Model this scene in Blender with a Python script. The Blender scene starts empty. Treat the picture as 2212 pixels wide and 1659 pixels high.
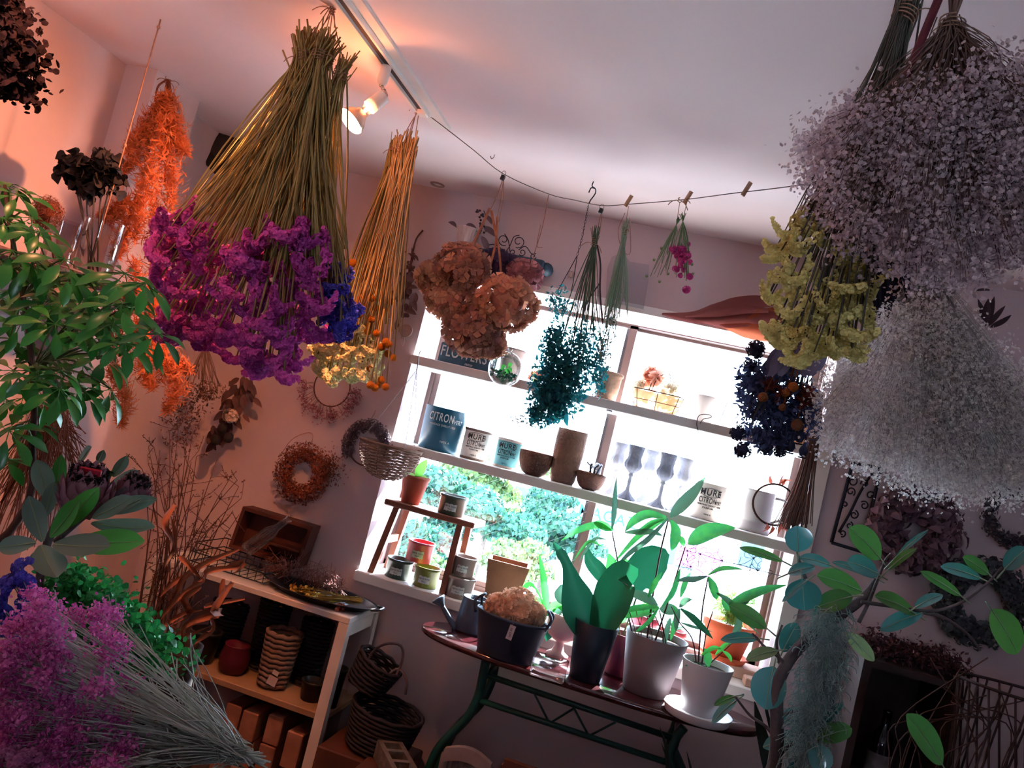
import bpy, math, random
import numpy as np
from mathutils import Vector, Matrix
rng = np.random.default_rng(7); random.seed(7)
PI = math.pi
scn = bpy.context.scene
COL = scn.collection

# ------------------------------------------------------------------ camera
FPX, EYE, D = 1750.0, 1.55, 2.60            # focal length in px of a 2212 px wide frame, eye height, distance to window wall
YAW, PITCH, ROLL = (math.radians(a) for a in (13.423, 3.543, 13.915))
_f = np.array([-math.sin(YAW)*math.cos(PITCH), math.cos(YAW)*math.cos(PITCH), math.sin(PITCH)])
_r = np.array([math.cos(YAW), math.sin(YAW), 0.0]); _u = np.cross(_r, _f)
_r, _u = math.cos(ROLL)*_r+math.sin(ROLL)*_u, -math.sin(ROLL)*_r+math.cos(ROLL)*_u
CAM = np.array([0, 0, EYE])
cd = bpy.data.cameras.new('camera'); cam = bpy.data.objects.new('camera', cd); COL.objects.link(cam)
cd.sensor_fit = 'HORIZONTAL'; cd.sensor_width = 36; cd.lens = 36*FPX/2212; cd.clip_start = .02; cd.clip_end = 500
m = Matrix.Identity(4)
for i in range(3):
    m[i][0] = _r[i]; m[i][1] = _u[i]; m[i][2] = -_f[i]; m[i][3] = CAM[i]
cam.matrix_world = m
scn.camera = cam

# ------------------------------------------------------------------ world, sun, exposure
w = bpy.data.worlds.new('world'); scn.world = w; w.use_nodes = True
bg = w.node_tree.nodes['Background']; bg.inputs[0].default_value = (.66, .80, 1, 1); bg.inputs[1].default_value = 11.0
def light(name, kind, loc, energy, color, target=None, size=.1, **kw):
    l = bpy.data.lights.new(name, kind); l.energy = energy; l.color = color
    o = bpy.data.objects.new(name, l); COL.objects.link(o); o.location = loc
    if target is not None:
        o.rotation_euler = (Vector(target)-Vector(loc)).to_track_quat('-Z', 'Y').to_euler()
    if kind == 'SUN': l.angle = size
    elif kind == 'AREA': l.shape = 'DISK'; l.size = size
    else: l.shadow_soft_size = size
    for k, v in kw.items(): setattr(l, k, v)
    return o
light('sun', 'SUN', (1.1, 6, 4.05), 70.0, (1, .92, .86), (.1, 2.3, .94), math.radians(.8))
vs = scn.view_settings; vs.view_transform = 'Standard'; vs.look = 'None'; vs.exposure = 1.35; vs.gamma = 1.0; vs.use_curve_mapping = False
cy = scn.cycles
cy.use_adaptive_sampling = True; cy.adaptive_threshold = .02; cy.adaptive_min_samples = 32
cy.max_bounces = 6; cy.diffuse_bounces = 3; cy.glossy_bounces = 3; cy.transmission_bounces = 6; cy.transparent_max_bounces = 10
cy.caustics_reflective = False; cy.caustics_refractive = False; cy.sample_clamp_indirect = 6.0

# ------------------------------------------------------------------ pixel <-> world helpers
def ray(x, y): return _f+(x-1106)/FPX*_r-(y-829.5)/FPX*_u
def P(x, y, Y): d = ray(x, y); return CAM+d*(Y/d[1])
def Pz(x, y, z): d = ray(x, y); return CAM+d*((z-EYE)/d[2])
def Px(x, y, X): d = ray(x, y); return CAM+d*(X/d[0])
def S(px, py, Y):                            # metres per pixel there
    d = ray(px, py); return Y/d[1]/FPX
def A(*a): return np.array(a, float)

# ------------------------------------------------------------------ materials
def lin(c):
    if isinstance(c, str):
        c = [int(c[i:i+2], 16)/255 for i in (0, 2, 4)]
    return tuple((x/12.92 if x <= .04045 else ((x+.055)/1.055)**2.4) for x in c[:3])+(1,)
MATS = {}
def M(name, c, c2=None, rough=.6, metal=0, noise=0, bump=0, bscale=40, trans=0, spec=.4, rnd=0, coat=0, sheen=0, glass=0, emit=0):
    if name in MATS: return MATS[name]
    mt = bpy.data.materials.new(name); mt.use_nodes = True; nt = mt.node_tree; N = nt.nodes; L = nt.links
    b = N['Principled BSDF']; out = N['Material Output']
    b.inputs['Base Color'].default_value = lin(c); b.inputs['Roughness'].default_value = rough; b.inputs['Metallic'].default_value = metal
    b.inputs['Specular IOR Level'].default_value = spec; b.inputs['Coat Weight'].default_value = coat; b.inputs['Sheen Weight'].default_value = sheen
    colsock = None
    tc = N.new('ShaderNodeTexCoord')
    if c2 is not None:
        mx = N.new('ShaderNodeMix'); mx.data_type = 'RGBA'; mx.inputs[6].default_value = lin(c); mx.inputs[7].default_value = lin(c2)
        fac = None
        if rnd:
            at = N.new('ShaderNodeAttribute'); at.attribute_name = 'rnd'; fac = at.outputs['Fac']
            if rnd == 2:
                oi = N.new('ShaderNodeObjectInfo'); ad = N.new('ShaderNodeMath'); ad.operation = 'ADD'
                L.new(fac, ad.inputs[0]); L.new(oi.outputs['Random'], ad.inputs[1])
                hf = N.new('ShaderNodeMath'); hf.operation = 'MULTIPLY'; hf.inputs[1].default_value = .5
                L.new(ad.outputs[0], hf.inputs[0]); fac = hf.outputs[0]
        if noise or not rnd:
            nz = N.new('ShaderNodeTexNoise'); nz.inputs['Scale'].default_value = noise or 8; nz.inputs['Detail'].default_value = 5
            L.new(tc.outputs['Object'], nz.inputs['Vector'])
            rp = N.new('ShaderNodeMapRange'); rp.inputs[1].default_value = .35; rp.inputs[2].default_value = .65
            L.new(nz.outputs['Fac'], rp.inputs[0])
            if fac is not None:
                av = N.new('ShaderNodeMath'); av.operation = 'ADD'; L.new(fac, av.inputs[0]); L.new(rp.outputs[0], av.inputs[1])
                h2 = N.new('ShaderNodeMath'); h2.operation = 'MULTIPLY'; h2.inputs[1].default_value = .5; L.new(av.outputs[0], h2.inputs[0]); fac = h2.outputs[0]
            else: fac = rp.outputs[0]
        L.new(fac, mx.inputs[0]); colsock = mx.outputs[2]; L.new(colsock, b.inputs['Base Color'])
    if bump:
        nb = N.new('ShaderNodeTexNoise'); nb.inputs['Scale'].default_value = bscale; nb.inputs['Detail'].default_value = 4
        L.new(tc.outputs['Object'], nb.inputs['Vector'])
        bp = N.new('ShaderNodeBump'); bp.inputs['Strength'].default_value = bump; bp.inputs['Distance'].default_value = .01
        L.new(nb.outputs['Fac'], bp.inputs['Height']); L.new(bp.outputs[0], b.inputs['Normal'])
    if trans:
        tr = N.new('ShaderNodeBsdfTranslucent'); tr.inputs[0].default_value = lin(c)
        if colsock: L.new(colsock, tr.inputs[0])
        ms = N.new('ShaderNodeMixShader'); ms.inputs[0].default_value = trans
        L.new(b.outputs[0], ms.inputs[1]); L.new(tr.outputs[0], ms.inputs[2]); L.new(ms.outputs[0], out.inputs[0])
    if glass:
        tr = N.new('ShaderNodeBsdfTransparent'); tr.inputs[0].default_value = lin(c)
        gl = N.new('ShaderNodeBsdfGlossy'); gl.inputs['Roughness'].default_value = rough
        lw = N.new('ShaderNodeLayerWeight'); lw.inputs[0].default_value = .35
        ml = N.new('ShaderNodeMath'); ml.operation = 'MULTIPLY_ADD'; ml.inputs[1].default_value = .6; ml.inputs[2].default_value = glass
        L.new(lw.outputs['Fresnel'], ml.inputs[0])
        ms = N.new('ShaderNodeMixShader'); L.new(ml.outputs[0], ms.inputs[0])
        L.new(tr.outputs[0], ms.inputs[1]); L.new(gl.outputs[0], ms.inputs[2]); L.new(ms.outputs[0], out.inputs[0])
    if emit:
        b.inputs['Emission Color'].default_value = lin(c); b.inputs['Emission Strength'].default_value = emit
    MATS[name] = mt
    return mt

# ------------------------------------------------------------------ mesh building
def nrm(v): v = np.asarray(v, float); n = np.linalg.norm(v); return v/n if n > 1e-9 else A(0, 0, 1)
def frames(d, spin=None):                    # (n,3) directions -> (n,3,3) matrices whose z column is d
    d = np.atleast_2d(d).astype(float); d = d/np.maximum(np.linalg.norm(d, axis=1, keepdims=True), 1e-9)
    h = np.where(np.abs(d[:, 2:3]) < .9, A(0, 0, 1), A(1, 0, 0))
    x = np.cross(h, d); x /= np.linalg.norm(x, axis=1, keepdims=True); y = np.cross(d, x)
    if spin is None: spin = rng.uniform(0, 2*PI, len(d))
    spin = np.broadcast_to(spin, (len(d),)); c, s = np.cos(spin)[:, None], np.sin(spin)[:, None]
    return np.stack([c*x+s*y, -s*x+c*y, d], -1)
def rdir(n):
    v = rng.normal(size=(n, 3)); return v/np.linalg.norm(v, axis=1, keepdims=True)
class MB:
    def __init__(s): s.v = []; s.f = {3: [], 4: []}; s.r = []; s.n = 0
    def add(s, v, faces, r=None):
        v = np.asarray(v, float).reshape(-1, 3)
        for k in (3, 4):
            fk = [q for q in faces if len(q) == k] if not isinstance(faces, dict) else faces.get(k, [])
            if len(fk): s.f[k].append(np.asarray(fk, int).reshape(-1, k)+s.n)
        s.v.append(v); s.r.append(np.full(len(v), rng.random()) if r is None else np.broadcast_to(r, (len(v),)).astype(float)); s.n += len(v)
        return s
    def inst(s, T, pos, rot=None, scale=1, r=None):       # T = (verts, faces)
        tv, tf = T; pos = np.atleast_2d(pos); n = len(pos); m = len(tv)
        if n == 0: return s
        sc = np.asarray(scale, float)
        sc = sc[:, None, None] if sc.ndim == 1 else (sc[:, None, :] if sc.ndim == 2 else sc)
        V = tv[None]*sc
        V = np.einsum('nij,nkj->nki', rot, np.broadcast_to(V, (n, m, 3))) if rot is not None else np.broadcast_to(V, (n, m, 3))
        V = (V+pos[:, None]).reshape(-1, 3)
        for k in (3, 4):
            fk = np.array([q for q in tf if len(q) == k], int)
            if len(fk): s.f[k].append((fk[None]+(np.arange(n)*m)[:, None, None]).reshape(-1, k)+s.n)
        s.v.append(V); s.r.append(np.repeat(rng.random(n) if r is None else np.broadcast_to(r, (n,)), m)); s.n += n*m
        return s
    def tube(s, path, rad, seg=6, r=None, cap=True):
        p = np.asarray(path, float); n = len(p); rad = np.broadcast_to(rad, (n,))
        t = np.gradient(p, axis=0); t /= np.maximum(np.linalg.norm(t, axis=1, keepdims=True), 1e-9)
        h = A(0, 0, 1) if abs(t[0][2]) < .9 else A(1, 0, 0)
        x = nrm(np.cross(h, t[0])); X = []
        for i in range(n):
            x = nrm(x-t[i]*np.dot(x, t[i])); X.append(x)
        X = np.array(X); Yv = np.cross(t, X); a = np.arange(seg)*2*PI/seg
        V = p[:, None]+rad[:, None, None]*(np.cos(a)[None, :, None]*X[:, None]+np.sin(a)[None, :, None]*Yv[:, None])
        i, j = np.meshgrid(np.arange(n-1), np.arange(seg), indexing='ij'); j2 = (j+1) % seg
        q = np.stack([i*seg+j, i*seg+j2, (i+1)*seg+j2, (i+1)*seg+j], -1).reshape(-1, 4)
        V = V.reshape(-1, 3); fd = {4: q, 3: []}
        if cap and seg > 2:
            V = np.vstack([V, p[0], p[-1]]); k = n*seg; jj = np.arange(seg); j2 = (jj+1) % seg
            fd[3] = np.vstack([np.stack([np.full(seg, k), j2, jj], -1), np.stack([np.full(seg, k+1), (n-1)*seg+jj, (n-1)*seg+j2], -1)])
        return s.add(V, fd, r)
    def lathe(s, prof, c=(0, 0, 0), seg=24, axis=(0, 0, 1), sx=1, sy=1, r=None, spin=0.0, mod=None):
        p = np.asarray(prof, float); n = len(p); a = np.arange(seg)*2*PI/seg
        V = np.stack([p[:, 0:1]*np.cos(a)*sx, p[:, 0:1]*np.sin(a)*sy, np.broadcast_to(p[:, 1:2], (n, seg))], -1).reshape(-1, 3)
        if mod is not None: V = mod(V)
        V = V@frames(axis, spin)[0].T+np.asarray(c, float)
        i, j = np.meshgrid(np.arange(n-1), np.arange(seg), indexing='ij'); j2 = (j+1) % seg
        q = np.stack([i*seg+j, i*seg+j2, (i+1)*seg+j2, (i+1)*seg+j], -1).reshape(-1, 4)
        return s.add(V, {4: q}, r)
    def box(s, c, size, R=None, taper=1.0, bev=0.0, r=None):
        hx, hy, hz = np.asarray(size, float)/2
        if bev <= 0:
            V = np.array([[sx*hx*(taper if sz < 0 else 1), sy*hy*(taper if sz < 0 else 1), sz*hz] for sx in (-1, 1) for sy in (-1, 1) for sz in (-1, 1)])
            q = [(0, 1, 3, 2), (4, 6, 7, 5), (0, 4, 5, 1), (2, 3, 7, 6), (0, 2, 6, 4), (1, 5, 7, 3)]
        else:
            b = bev; V = []; q = []; prof = [(hx-b, hy-b, -hz), (hx, hy, -hz+b), (hx, hy, hz-b), (hx-b, hy-b, hz)]
            for (x, y, z) in prof:
                for (cx, cyy) in ((1, 1), (-1, 1), (-1, -1), (1, -1)):
                    d = min(b, hx, hy)
                    pts = [(x, y-d), (x-d, y)] if cx*cyy > 0 else [(x-d, y), (x, y-d)]
                    for (px, py) in pts: V.append((cx*px, cyy*py, z))
            for i in range(3):
                for j in range(8): q.append((i*8+j, i*8+(j+1) % 8, (i+1)*8+(j+1) % 8, (i+1)*8+j))
            V = np.array(V+[(0, 0, -hz), (0, 0, hz)])
            for j in range(8): q += [(32, (j+1) % 8, j), (33, 24+j, 24+(j+1) % 8)]
        if R is not None: V = V@np.asarray(R).T
        return s.add(V+np.asarray(c, float), q, r)
    def leaf(s, base, d, up, L, W, curl=.25, fold=.12, n=7, shape=None, r=None, twist=0.0, tip=.0):
        v, f = leaf_t(L, W, curl, fold, n, shape)
        z = nrm(d); x = nrm(np.cross(up, z)) if np.linalg.norm(np.cross(up, z)) > 1e-4 else frames(z, 0)[0][:, 0]; y = np.cross(z, x)
        R = np.stack([x, z, y], -1)
        return s.add(v@R.T+np.asarray(base, float), f, r)
    def build(s, name, mat, parent=None, smooth=True, mesh_only=False, origin=None):
        V = np.vstack(s.v) if s.v else np.zeros((0, 3))
        org = np.asarray(origin if origin is not None else (PB.get(parent.name, (0, 0, 0)) if parent else (0, 0, 0)), float)
        me = bpy.data.meshes.new(name)
        f3 = np.vstack(s.f[3]) if s.f[3] else np.zeros((0, 3), int); f4 = np.vstack(s.f[4]) if s.f[4] else np.zeros((0, 4), int)
        me.vertices.add(len(V)); me.vertices.foreach_set('co', (V-org).ravel())
        me.loops.add(f3.size+f4.size); me.loops.foreach_set('vertex_index', np.concatenate([f3.ravel(), f4.ravel()]).astype(np.int32))
        np_ = len(f3)+len(f4); me.polygons.add(np_)
        st = np.concatenate([np.arange(len(f3))*3, len(f3)*3+np.arange(len(f4))*4]); me.polygons.foreach_set('loop_start', st.astype(np.int32))
        me.polygons.foreach_set('loop_total', np.concatenate([np.full(len(f3), 3), np.full(len(f4), 4)]).astype(np.int32))
        me.polygons.foreach_set('use_smooth', np.full(np_, smooth))
        at = me.attributes.new('rnd', 'FLOAT', 'POINT'); at.data.foreach_set('value', np.concatenate(s.r).astype(np.float32) if s.r else np.zeros(0, np.float32))
        me.update(calc_edges=True); me.validate()
        if mat: me.materials.append(mat)
        if mesh_only: return me
        return link(name, me, parent, loc=(org if parent is None else None))
PB = {}                                       # world location of every thing / part origin
def link(name, me, parent=None, loc=None, mw=None):
    o = bpy.data.objects.new(name, me); COL.objects.link(o)
    if parent is not None:
        o.parent = parent; b = PB.get(parent.name, (0, 0, 0))
        if mw is not None: o.matrix_local = Matrix.Translation(Vector([-x for x in b]))@mw; PB[o.name] = tuple(mw.translation)
        else: PB[o.name] = b
    else:
        if mw is not None: o.matrix_world = mw; PB[o.name] = tuple(mw.translation)
        else:
            o.location = loc if loc is not None else (0, 0, 0); PB[o.name] = tuple(o.location)
    return o
def thing(name, label, cat, base, group=None):
    o = bpy.data.objects.new(name, None); COL.objects.link(o); o.location = [float(x) for x in base]; o.empty_display_size = .05
    PB[o.name] = tuple(float(x) for x in base)
    return tag(o, label, cat, group)
def tag(o, label, cat, group=None):
    o['label'] = label; o['category'] = cat
    if group: o['group'] = group
    return o
def struct(o): o['kind'] = 'structure'; return o
def stuff(o): o['kind'] = 'stuff'; return o
def mat4(pos, R=None, sc=1):
    m = Matrix.Identity(4); sc = np.broadcast_to(sc, (3,))
    R = np.eye(3) if R is None else np.asarray(R)
    for i in range(3):
        for j in range(3): m[i][j] = float(R[i][j]*sc[j])
        m[i][3] = float(pos[i])
    return m
def Rxyz(rx=0, ry=0, rz=0):
    return np.array((Matrix.Rotation(rz, 3, 'Z')@Matrix.Rotation(ry, 3, 'Y')@Matrix.Rotation(rx, 3, 'X')))
def leafR(d, up):                             # leaf template: y along the leaf, z = upper side
    y = nrm(d); x = np.cross(y, up); x = nrm(x) if np.linalg.norm(x) > 1e-4 else frames(y, 0)[0][:, 0]
    z = np.cross(x, y); return np.stack([x, y, z], -1)
def leaf_t(L=1, W=.4, curl=.25, fold=.12, n=7, shape=None):
    t = np.linspace(0, 1, n)
    if shape is None: wv = np.sin(PI*t**.8)**.8
    elif shape == 'round': wv = np.sqrt(np.maximum(0, 1-(2*t-1)**2))
    elif shape == 'lance': wv = np.sin(PI*t**.6)
    elif shape == 'obov': wv = np.sin(PI*t**1.35)**.75
    elif shape == 'strap': wv = np.minimum(1, np.minimum(t*6+.35, (1-t)*4))
    else: wv = np.interp(t, np.linspace(0, 1, len(shape)), shape)
    wv = wv*W/2; wv[-1] = max(wv[-1], 1e-4)
    y = t*L*(1-.15*abs(curl)); z = -curl*L*t**2+curl*.3*L*t
    V = []
    for i in range(n):
        V += [(-wv[i], y[i], z[i]+fold*wv[i]*2), (0, y[i], z[i]), (wv[i], y[i], z[i]+fold*wv[i]*2)]
    q = []
    for i in range(n-1):
        a = 3*i; q += [(a, a+1, a+4, a+3), (a+1, a+2, a+5, a+4)]
    return np.array(V), q
def octa(sz=1):
    return np.array([[1, 0, 0], [-1, 0, 0], [0, 1, 0], [0, -1, 0], [0, 0, 1], [0, 0, -1]], float)*sz, [(0, 2, 4), (2, 1, 4), (1, 3, 4), (3, 0, 4), (2, 0, 5), (1, 2, 5), (3, 1, 5), (0, 3, 5)]
def cupflower(k=5, open_=.6, L=1.0, W=.7):   # k petals round z
    V = []; q = []
    for i in range(k):
        a = 2*PI*i/k; ca, sa = math.cos(a), math.sin(a); t = (-sa, ca)
        def pt(rr, z, w): return (ca*rr+t[0]*w, sa*rr+t[1]*w, z)
        b = len(V); V += [(0, 0, 0), pt(L*.6*open_+.12, L*.45, -W*L/2), pt(L*open_+.05, L*(1-open_*.75), 0), pt(L*.6*open_+.12, L*.45, W*L/2)]
        q.append((b, b+1, b+2, b+3))
    return np.array(V, float), q
def ico(n=1):
    import bmesh
    bm = bmesh.new(); bmesh.ops.create_icosphere(bm, subdivisions=n, radius=1); v = np.array([x.co[:] for x in bm.verts]); f = [tuple(y.index for y in x.verts) for x in bm.faces]; bm.free(); return v, f
ICO1, ICO2, ICO3 = ico(1), ico(2), ico(3); OCT = octa()
def bez(p0, p1, p2, n=8):
    t = np.linspace(0, 1, n)[:, None]; return (1-t)**2*np.asarray(p0)+2*t*(1-t)*np.asarray(p1)+t*t*np.asarray(p2)
def poly(pts, n=4):                           # smooth curve through points (Catmull-Rom)
    p = np.asarray(pts, float); p = np.vstack([2*p[0]-p[1], p, 2*p[-1]-p[-2]]); out = []
    for i in range(1, len(p)-2):
        for t in np.arange(n)/n:
            out.append(.5*((2*p[i])+(p[i+1]-p[i-1])*t+(2*p[i-1]-5*p[i]+4*p[i+1]-p[i+2])*t*t+(-p[i-1]+3*p[i]-3*p[i+1]+p[i+2])*t**3))
    return np.array(out+[p[-2]])
def pp(pts, Y):                               # list of pixel points -> world curve points; a point may carry its own depth
    return [P(q[0], q[1], q[2] if len(q) > 2 else Y) for q in pts]
def vnoise(v, amp, fr, seed=0):
    r = np.random.default_rng(seed); k = r.normal(size=(6, 3))*fr; ph = r.uniform(0, 6.28, 6)
    return amp*np.sin(v@k.T+ph).mean(1)
def text_mesh(txt, size, mat, name, parent, M4, font_scale=(1, 1), extrude=.0004, bend=None):
    cu = bpy.data.curves.new(name, 'FONT'); cu.body = txt; cu.size = size; cu.align_x = 'CENTER'; cu.align_y = 'CENTER'; cu.extrude = extrude
    cu.offset = size*.008; cu.space_character = 1.14
    t = bpy.data.objects.new('tmp', cu); COL.objects.link(t)
    dg = bpy.context.evaluated_depsgraph_get(); me = bpy.data.meshes.new_from_object(t.evaluated_get(dg)); bpy.data.objects.remove(t); bpy.data.curves.remove(cu)
    v = np.zeros(len(me.vertices)*3); me.vertices.foreach_get('co', v); v = v.reshape(-1, 3); v[:, 0] *= font_scale[0]; v[:, 1] *= font_scale[1]
    if bend: # wrap round a cylinder of radius bend (z out, x along the arc)
        a = v[:, 0]/bend; rr = bend+v[:, 2]; v = np.stack([np.sin(a)*rr, v[:, 1], np.cos(a)*rr-bend], -1)
    me.vertices.foreach_set('co', v.ravel()); me.materials.clear(); me.materials.append(mat); me.update()
    return link(name, me, parent, mw=M4)
# ================================================================== setting
XL, XR, ZC = -1.797, 2.3, 2.32               # left wall, right wall, ceiling
WX0, WX1, WZ0, WZ1 = -.980, .350, .992, 2.030  # window opening
YB = -3.4                                     # back of the room behind the camera
plaster = M('plaster', 'cdb9bc', 'c4afb3', rough=.9, noise=3, bump=.06, bscale=60, spec=.1)
white = M('white_paint', 'efeae6', 'e4ded9', rough=.5, noise=6, spec=.3)
ceilm = M('ceiling_paint', 'f3e4e7', 'ecdce0', rough=.95, noise=2, spec=.05)
def slab(mb, x0, x1, y0, y1, z0, z1, bev=0): mb.box(((x0+x1)/2, (y0+y1)/2, (z0+z1)/2), (x1-x0, y1-y0, z1-z0), bev=bev)
b = MB()
slab(b, XL-.15, WX0, D, D+.30, 0, ZC); slab(b, WX1, XR+.15, D, D+.30, 0, ZC); slab(b, WX0, WX1, D, D+.30, 0, WZ0-.02); slab(b, WX0, WX1, D, D+.30, WZ1, ZC)
wb = struct(b.build('wall_back', plaster, smooth=False))
b = MB(); slab(b, XL-.15, XL, YB, D, 0, ZC); struct(b.build('wall_left', plaster, smooth=False))
b = MB(); slab(b, XL, XL+.107, 1.928, 2.13, 0, ZC); o = struct(b.build('wall_pillar', plaster, smooth=False))
b = MB(); slab(b, XR, XR+.15, YB, D, 0, ZC); struct(b.build('wall_right', plaster, smooth=False))
b = MB(); slab(b, XL-.15, .2, YB-.15, YB, 0, ZC); slab(b, .62, XR+.15, YB-.15, YB, 0, ZC); slab(b, .2, .62, YB-.15, YB, 2.0, ZC)
struct(b.build('wall_front', plaster, smooth=False))        # shop front behind the camera; doorway opening added to let in fill light
b = MB(); slab(b, XL-.15, XR+.15, YB-.15, D+.3, ZC, ZC+.1); struct(b.build('ceiling', ceilm, smooth=False))
b = MB(); slab(b, XL-.15, XR+.15, YB-.15, D+.3, -.1, 0); struct(b.build('floor', M('floor_boards', '6b4b3a', '563a2c', rough=.5, noise=5), smooth=False))

# window: flat trim, sill, sliding sashes with wired glass
b = MB(); slab(b, WX0, WX1+.045, D-.014, D, WZ1, WZ1+.026); slab(b, WX1, WX1+.045, D-.014, D, WZ0-.03, WZ1)
struct(b.build('trim_1', white, smooth=False))
b = MB(); slab(b, WX0-.004, WX1+.045, D-.022, D+.26, WZ0-.034, WZ0, bev=.003); struct(b.build('trim_2', white, smooth=False))
alu = M('brown_aluminium', '6a5450', rough=.4, metal=.3)
win = bpy.data.objects.new('window_1', None); COL.objects.link(win); win['kind'] = 'structure'
YG = 2.855
b = MB()
fw = .016
slab(b, WX0, WX1, YG-.03, YG+.045, WZ0, WZ0+fw); slab(b, WX0, WX1, YG-.03, YG+.045, WZ1-.004, WZ1+.01); slab(b, WX0, WX0+fw, YG-.03, YG+.045, WZ0, WZ1); slab(b, WX1-fw*.5, WX1, YG-.03, YG+.045, WZ0, WZ1)
b.build('window_frame', alu, win, smooth=False)
XM = -.106*YG
glassm = M('window_glass', 'f4fbff', rough=.02, glass=.015)
wirem = M('glass_wire', 'e6ecee', rough=.4)
for k, (x0, x1, yy) in enumerate(((WX0+fw, XM+.02, YG-.012), (XM-.02, WX1-fw*.5, YG+.022))):
    b = MB(); st = .026
    z0, z1 = WZ0+fw, WZ1-.004
    slab(b, x0, x0+(st if k else .02), yy-.012, yy+.012, z0, z1); slab(b, x1-(.02 if k else st), x1, yy-.012, yy+.012, z0, z1); slab(b, x0, x1, yy-.012, yy+.012, z0, z0+.018); slab(b, x0, x1, yy-.012, yy+.012, z1-.010, z1)
    sash = b.build('window_sash', alu, win, smooth=False)
    b = MB(); slab(b, x0+.01, x1-.01, yy-.002, yy+.002, z0+.01, z1-.01); b.build('pane', glassm, sash, smooth=False)
    b = MB()                                                  # safety wires cast into the glass, parallel slanting lines
    for c0 in np.arange(-2.2, 1.6, .034):
        pts = []                                              # line z = z0 + .62*(x - c0)
        for t in (x0+.02, x1-.02): pts.append((t, z0+.62*(t-x0)+c0))
        (xa, za), (xb, zb) = pts; zl, zh = z0+.02, 1.50
        if zb < zl or za > zh: continue
        if za < zl: xa += (zl-za)/.62; za = zl
        if zb > zh: xb -= (zb-zh)/.62; zb = zh
        b.tube([(xa, yy+.0028, za), (xb, yy+.0028, zb)], .0006, seg=3, cap=False)
    stuff(b.build('safety_wire', wirem, sash))
b = MB(); slab(b, XM-.012, XM+.012, YG-.045, YG-.024, 1.46, 1.53, bev=.004); b.tube([(XM, YG-.04, 1.5), (XM-.03, YG-.055, 1.52)], .005); b.build('sash_lock', M('lock_metal', '777780', rough=.3, metal=.8), win)

# shelf boards across the window
shelfm = M('shelf_paint', 'ece6e2', 'dfd8d3', rough=.45, noise=8, spec=.35)
SH1, SH2 = 1.735, 1.438
b = MB(); slab(b, WX0, WX1+.043, D-.026, D+.215, SH1-.030, SH1, bev=.002); tag(b.build('window_shelf', shelfm, smooth=False), 'upper white painted shelf board crossing the window, carrying the small blue box sign', 'shelf')
b = MB(); slab(b, WX0, WX1+.043, D-.026, D+.215, SH2-.030, SH2, bev=.002); tag(b.build('window_shelf', shelfm, smooth=False), 'middle white painted shelf board crossing the window, carrying the printed tins and goblets', 'shelf')

# ------------------------------------------------------------------ lighting track and spot lamp
XT = -.861
tw = thing('lighting_track', 'slim white lighting track with a dark groove screwed to the ceiling', 'lighting track', (XT, 1.0, ZC))
b = MB(); slab(b, XT-.010, XT+.042, -.6, 2.02, ZC-.008, ZC); slab(b, XT-.016, XT-.010, -.6, 1.90, ZC-.020, ZC); slab(b, XT+.010, XT+.016, -.6, 1.90, ZC-.020, ZC)
b.build('rail', white, tw, smooth=False)
b = MB(); slab(b, XT-.010, XT+.010, -.6, 1.895, ZC-.012, ZC-.008); b.build('groove', M('track_groove', '3a2e2c', rough=.5), tw, smooth=False)
b = MB(); slab(b, XT-.014, XT+.014, 1.895, 1.925, ZC-.022, ZC, bev=.003); b.build('end_cap', white, tw, smooth=False)
warm = (1, .34, .13)
def rod(b, p0, p1, r, seg=20): b.tube([p0, p1], r, seg=seg)
def spot_lamp(y0, aim, label, energy, neck):
    base = A(XT, y0, ZC-.02)
    t = thing('spot_lamp', label, 'spot lamp', base, 'track spot lamps')
    sm = M('lamp_plastic', 'f1e8e2', rough=.35, spec=.4)
    b = MB(); b.lathe([(0, -.048), (.006, -.047), (.0105, -.042), (.0125, -.034), (.0125, -.002), (.010, 0), (0, 0)], base, 20); b.build('track_adapter', sm, t)
    j0 = base+A(0, 0, -.046); aim = nrm(aim)
    j1 = j0+A(.016, 0, -.022)
    b = MB(); b.tube([j0, j0+(j1-j0)*.6], .0042, 10); b.tube([j0+(j1-j0)*.5, j1], .0055, 10); b.inst(ICO2, [j0, j1], None, .0062); b.build('swivel_joint', M('chrome', 'c9c4c4', rough=.2, metal=1), t)
    s0 = j1+aim*.004; s1 = s0+aim*.046
    b = MB(); b.lathe([(0, 0), (.0155, 0), (.0165, .002), (.0165, .046), (.0135, .046), (.0135, .03), (0, .03)], s0, 24, axis=aim); b.build('socket', sm, t)
    b = MB(); b.lathe([(.0125, .030), (.0125, .058), (.0140, .066)], s0, 24, axis=aim); bulb = b.build('bulb_neck', M('clear_bulb_glass', 'fff2e4', rough=.02, glass=.03), t)
    b = MB(); b.lathe([(.0135, .066), (.019, .074), (.027, .084), (.0315, .094), (.0318, .0985)], s0, 28, axis=aim); b.build('bulb_reflector', M('silvered_glass', 'e8c9b4', rough=.25, metal=.7), t)
    b = MB(); b.lathe([(.0318, .0985), (.0305, .103), (.026, .1075), (.016, .111), (0, .112)], s0, 28, axis=aim); b.build('bulb_face', M('lit_bulb_face', 'ffe6d0', emit=14), t)
    lp = s0+aim*.118
    light('spot_lamp_beam', 'SPOT', lp, energy, warm, lp+aim, .02, spot_size=math.radians(170), spot_blend=.7)
    if neck:
        b = MB(); b.lathe([(0, .046), (.004, .047), (.004, .058), (0, .06)], s0, 12, axis=aim); b.build('filament', M('filament_glow', 'ffc890', emit=22), t)
        light('spot_lamp_neck_glow', 'POINT', s0+aim*.066, neck, warm, None, .004)
    return t
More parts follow.
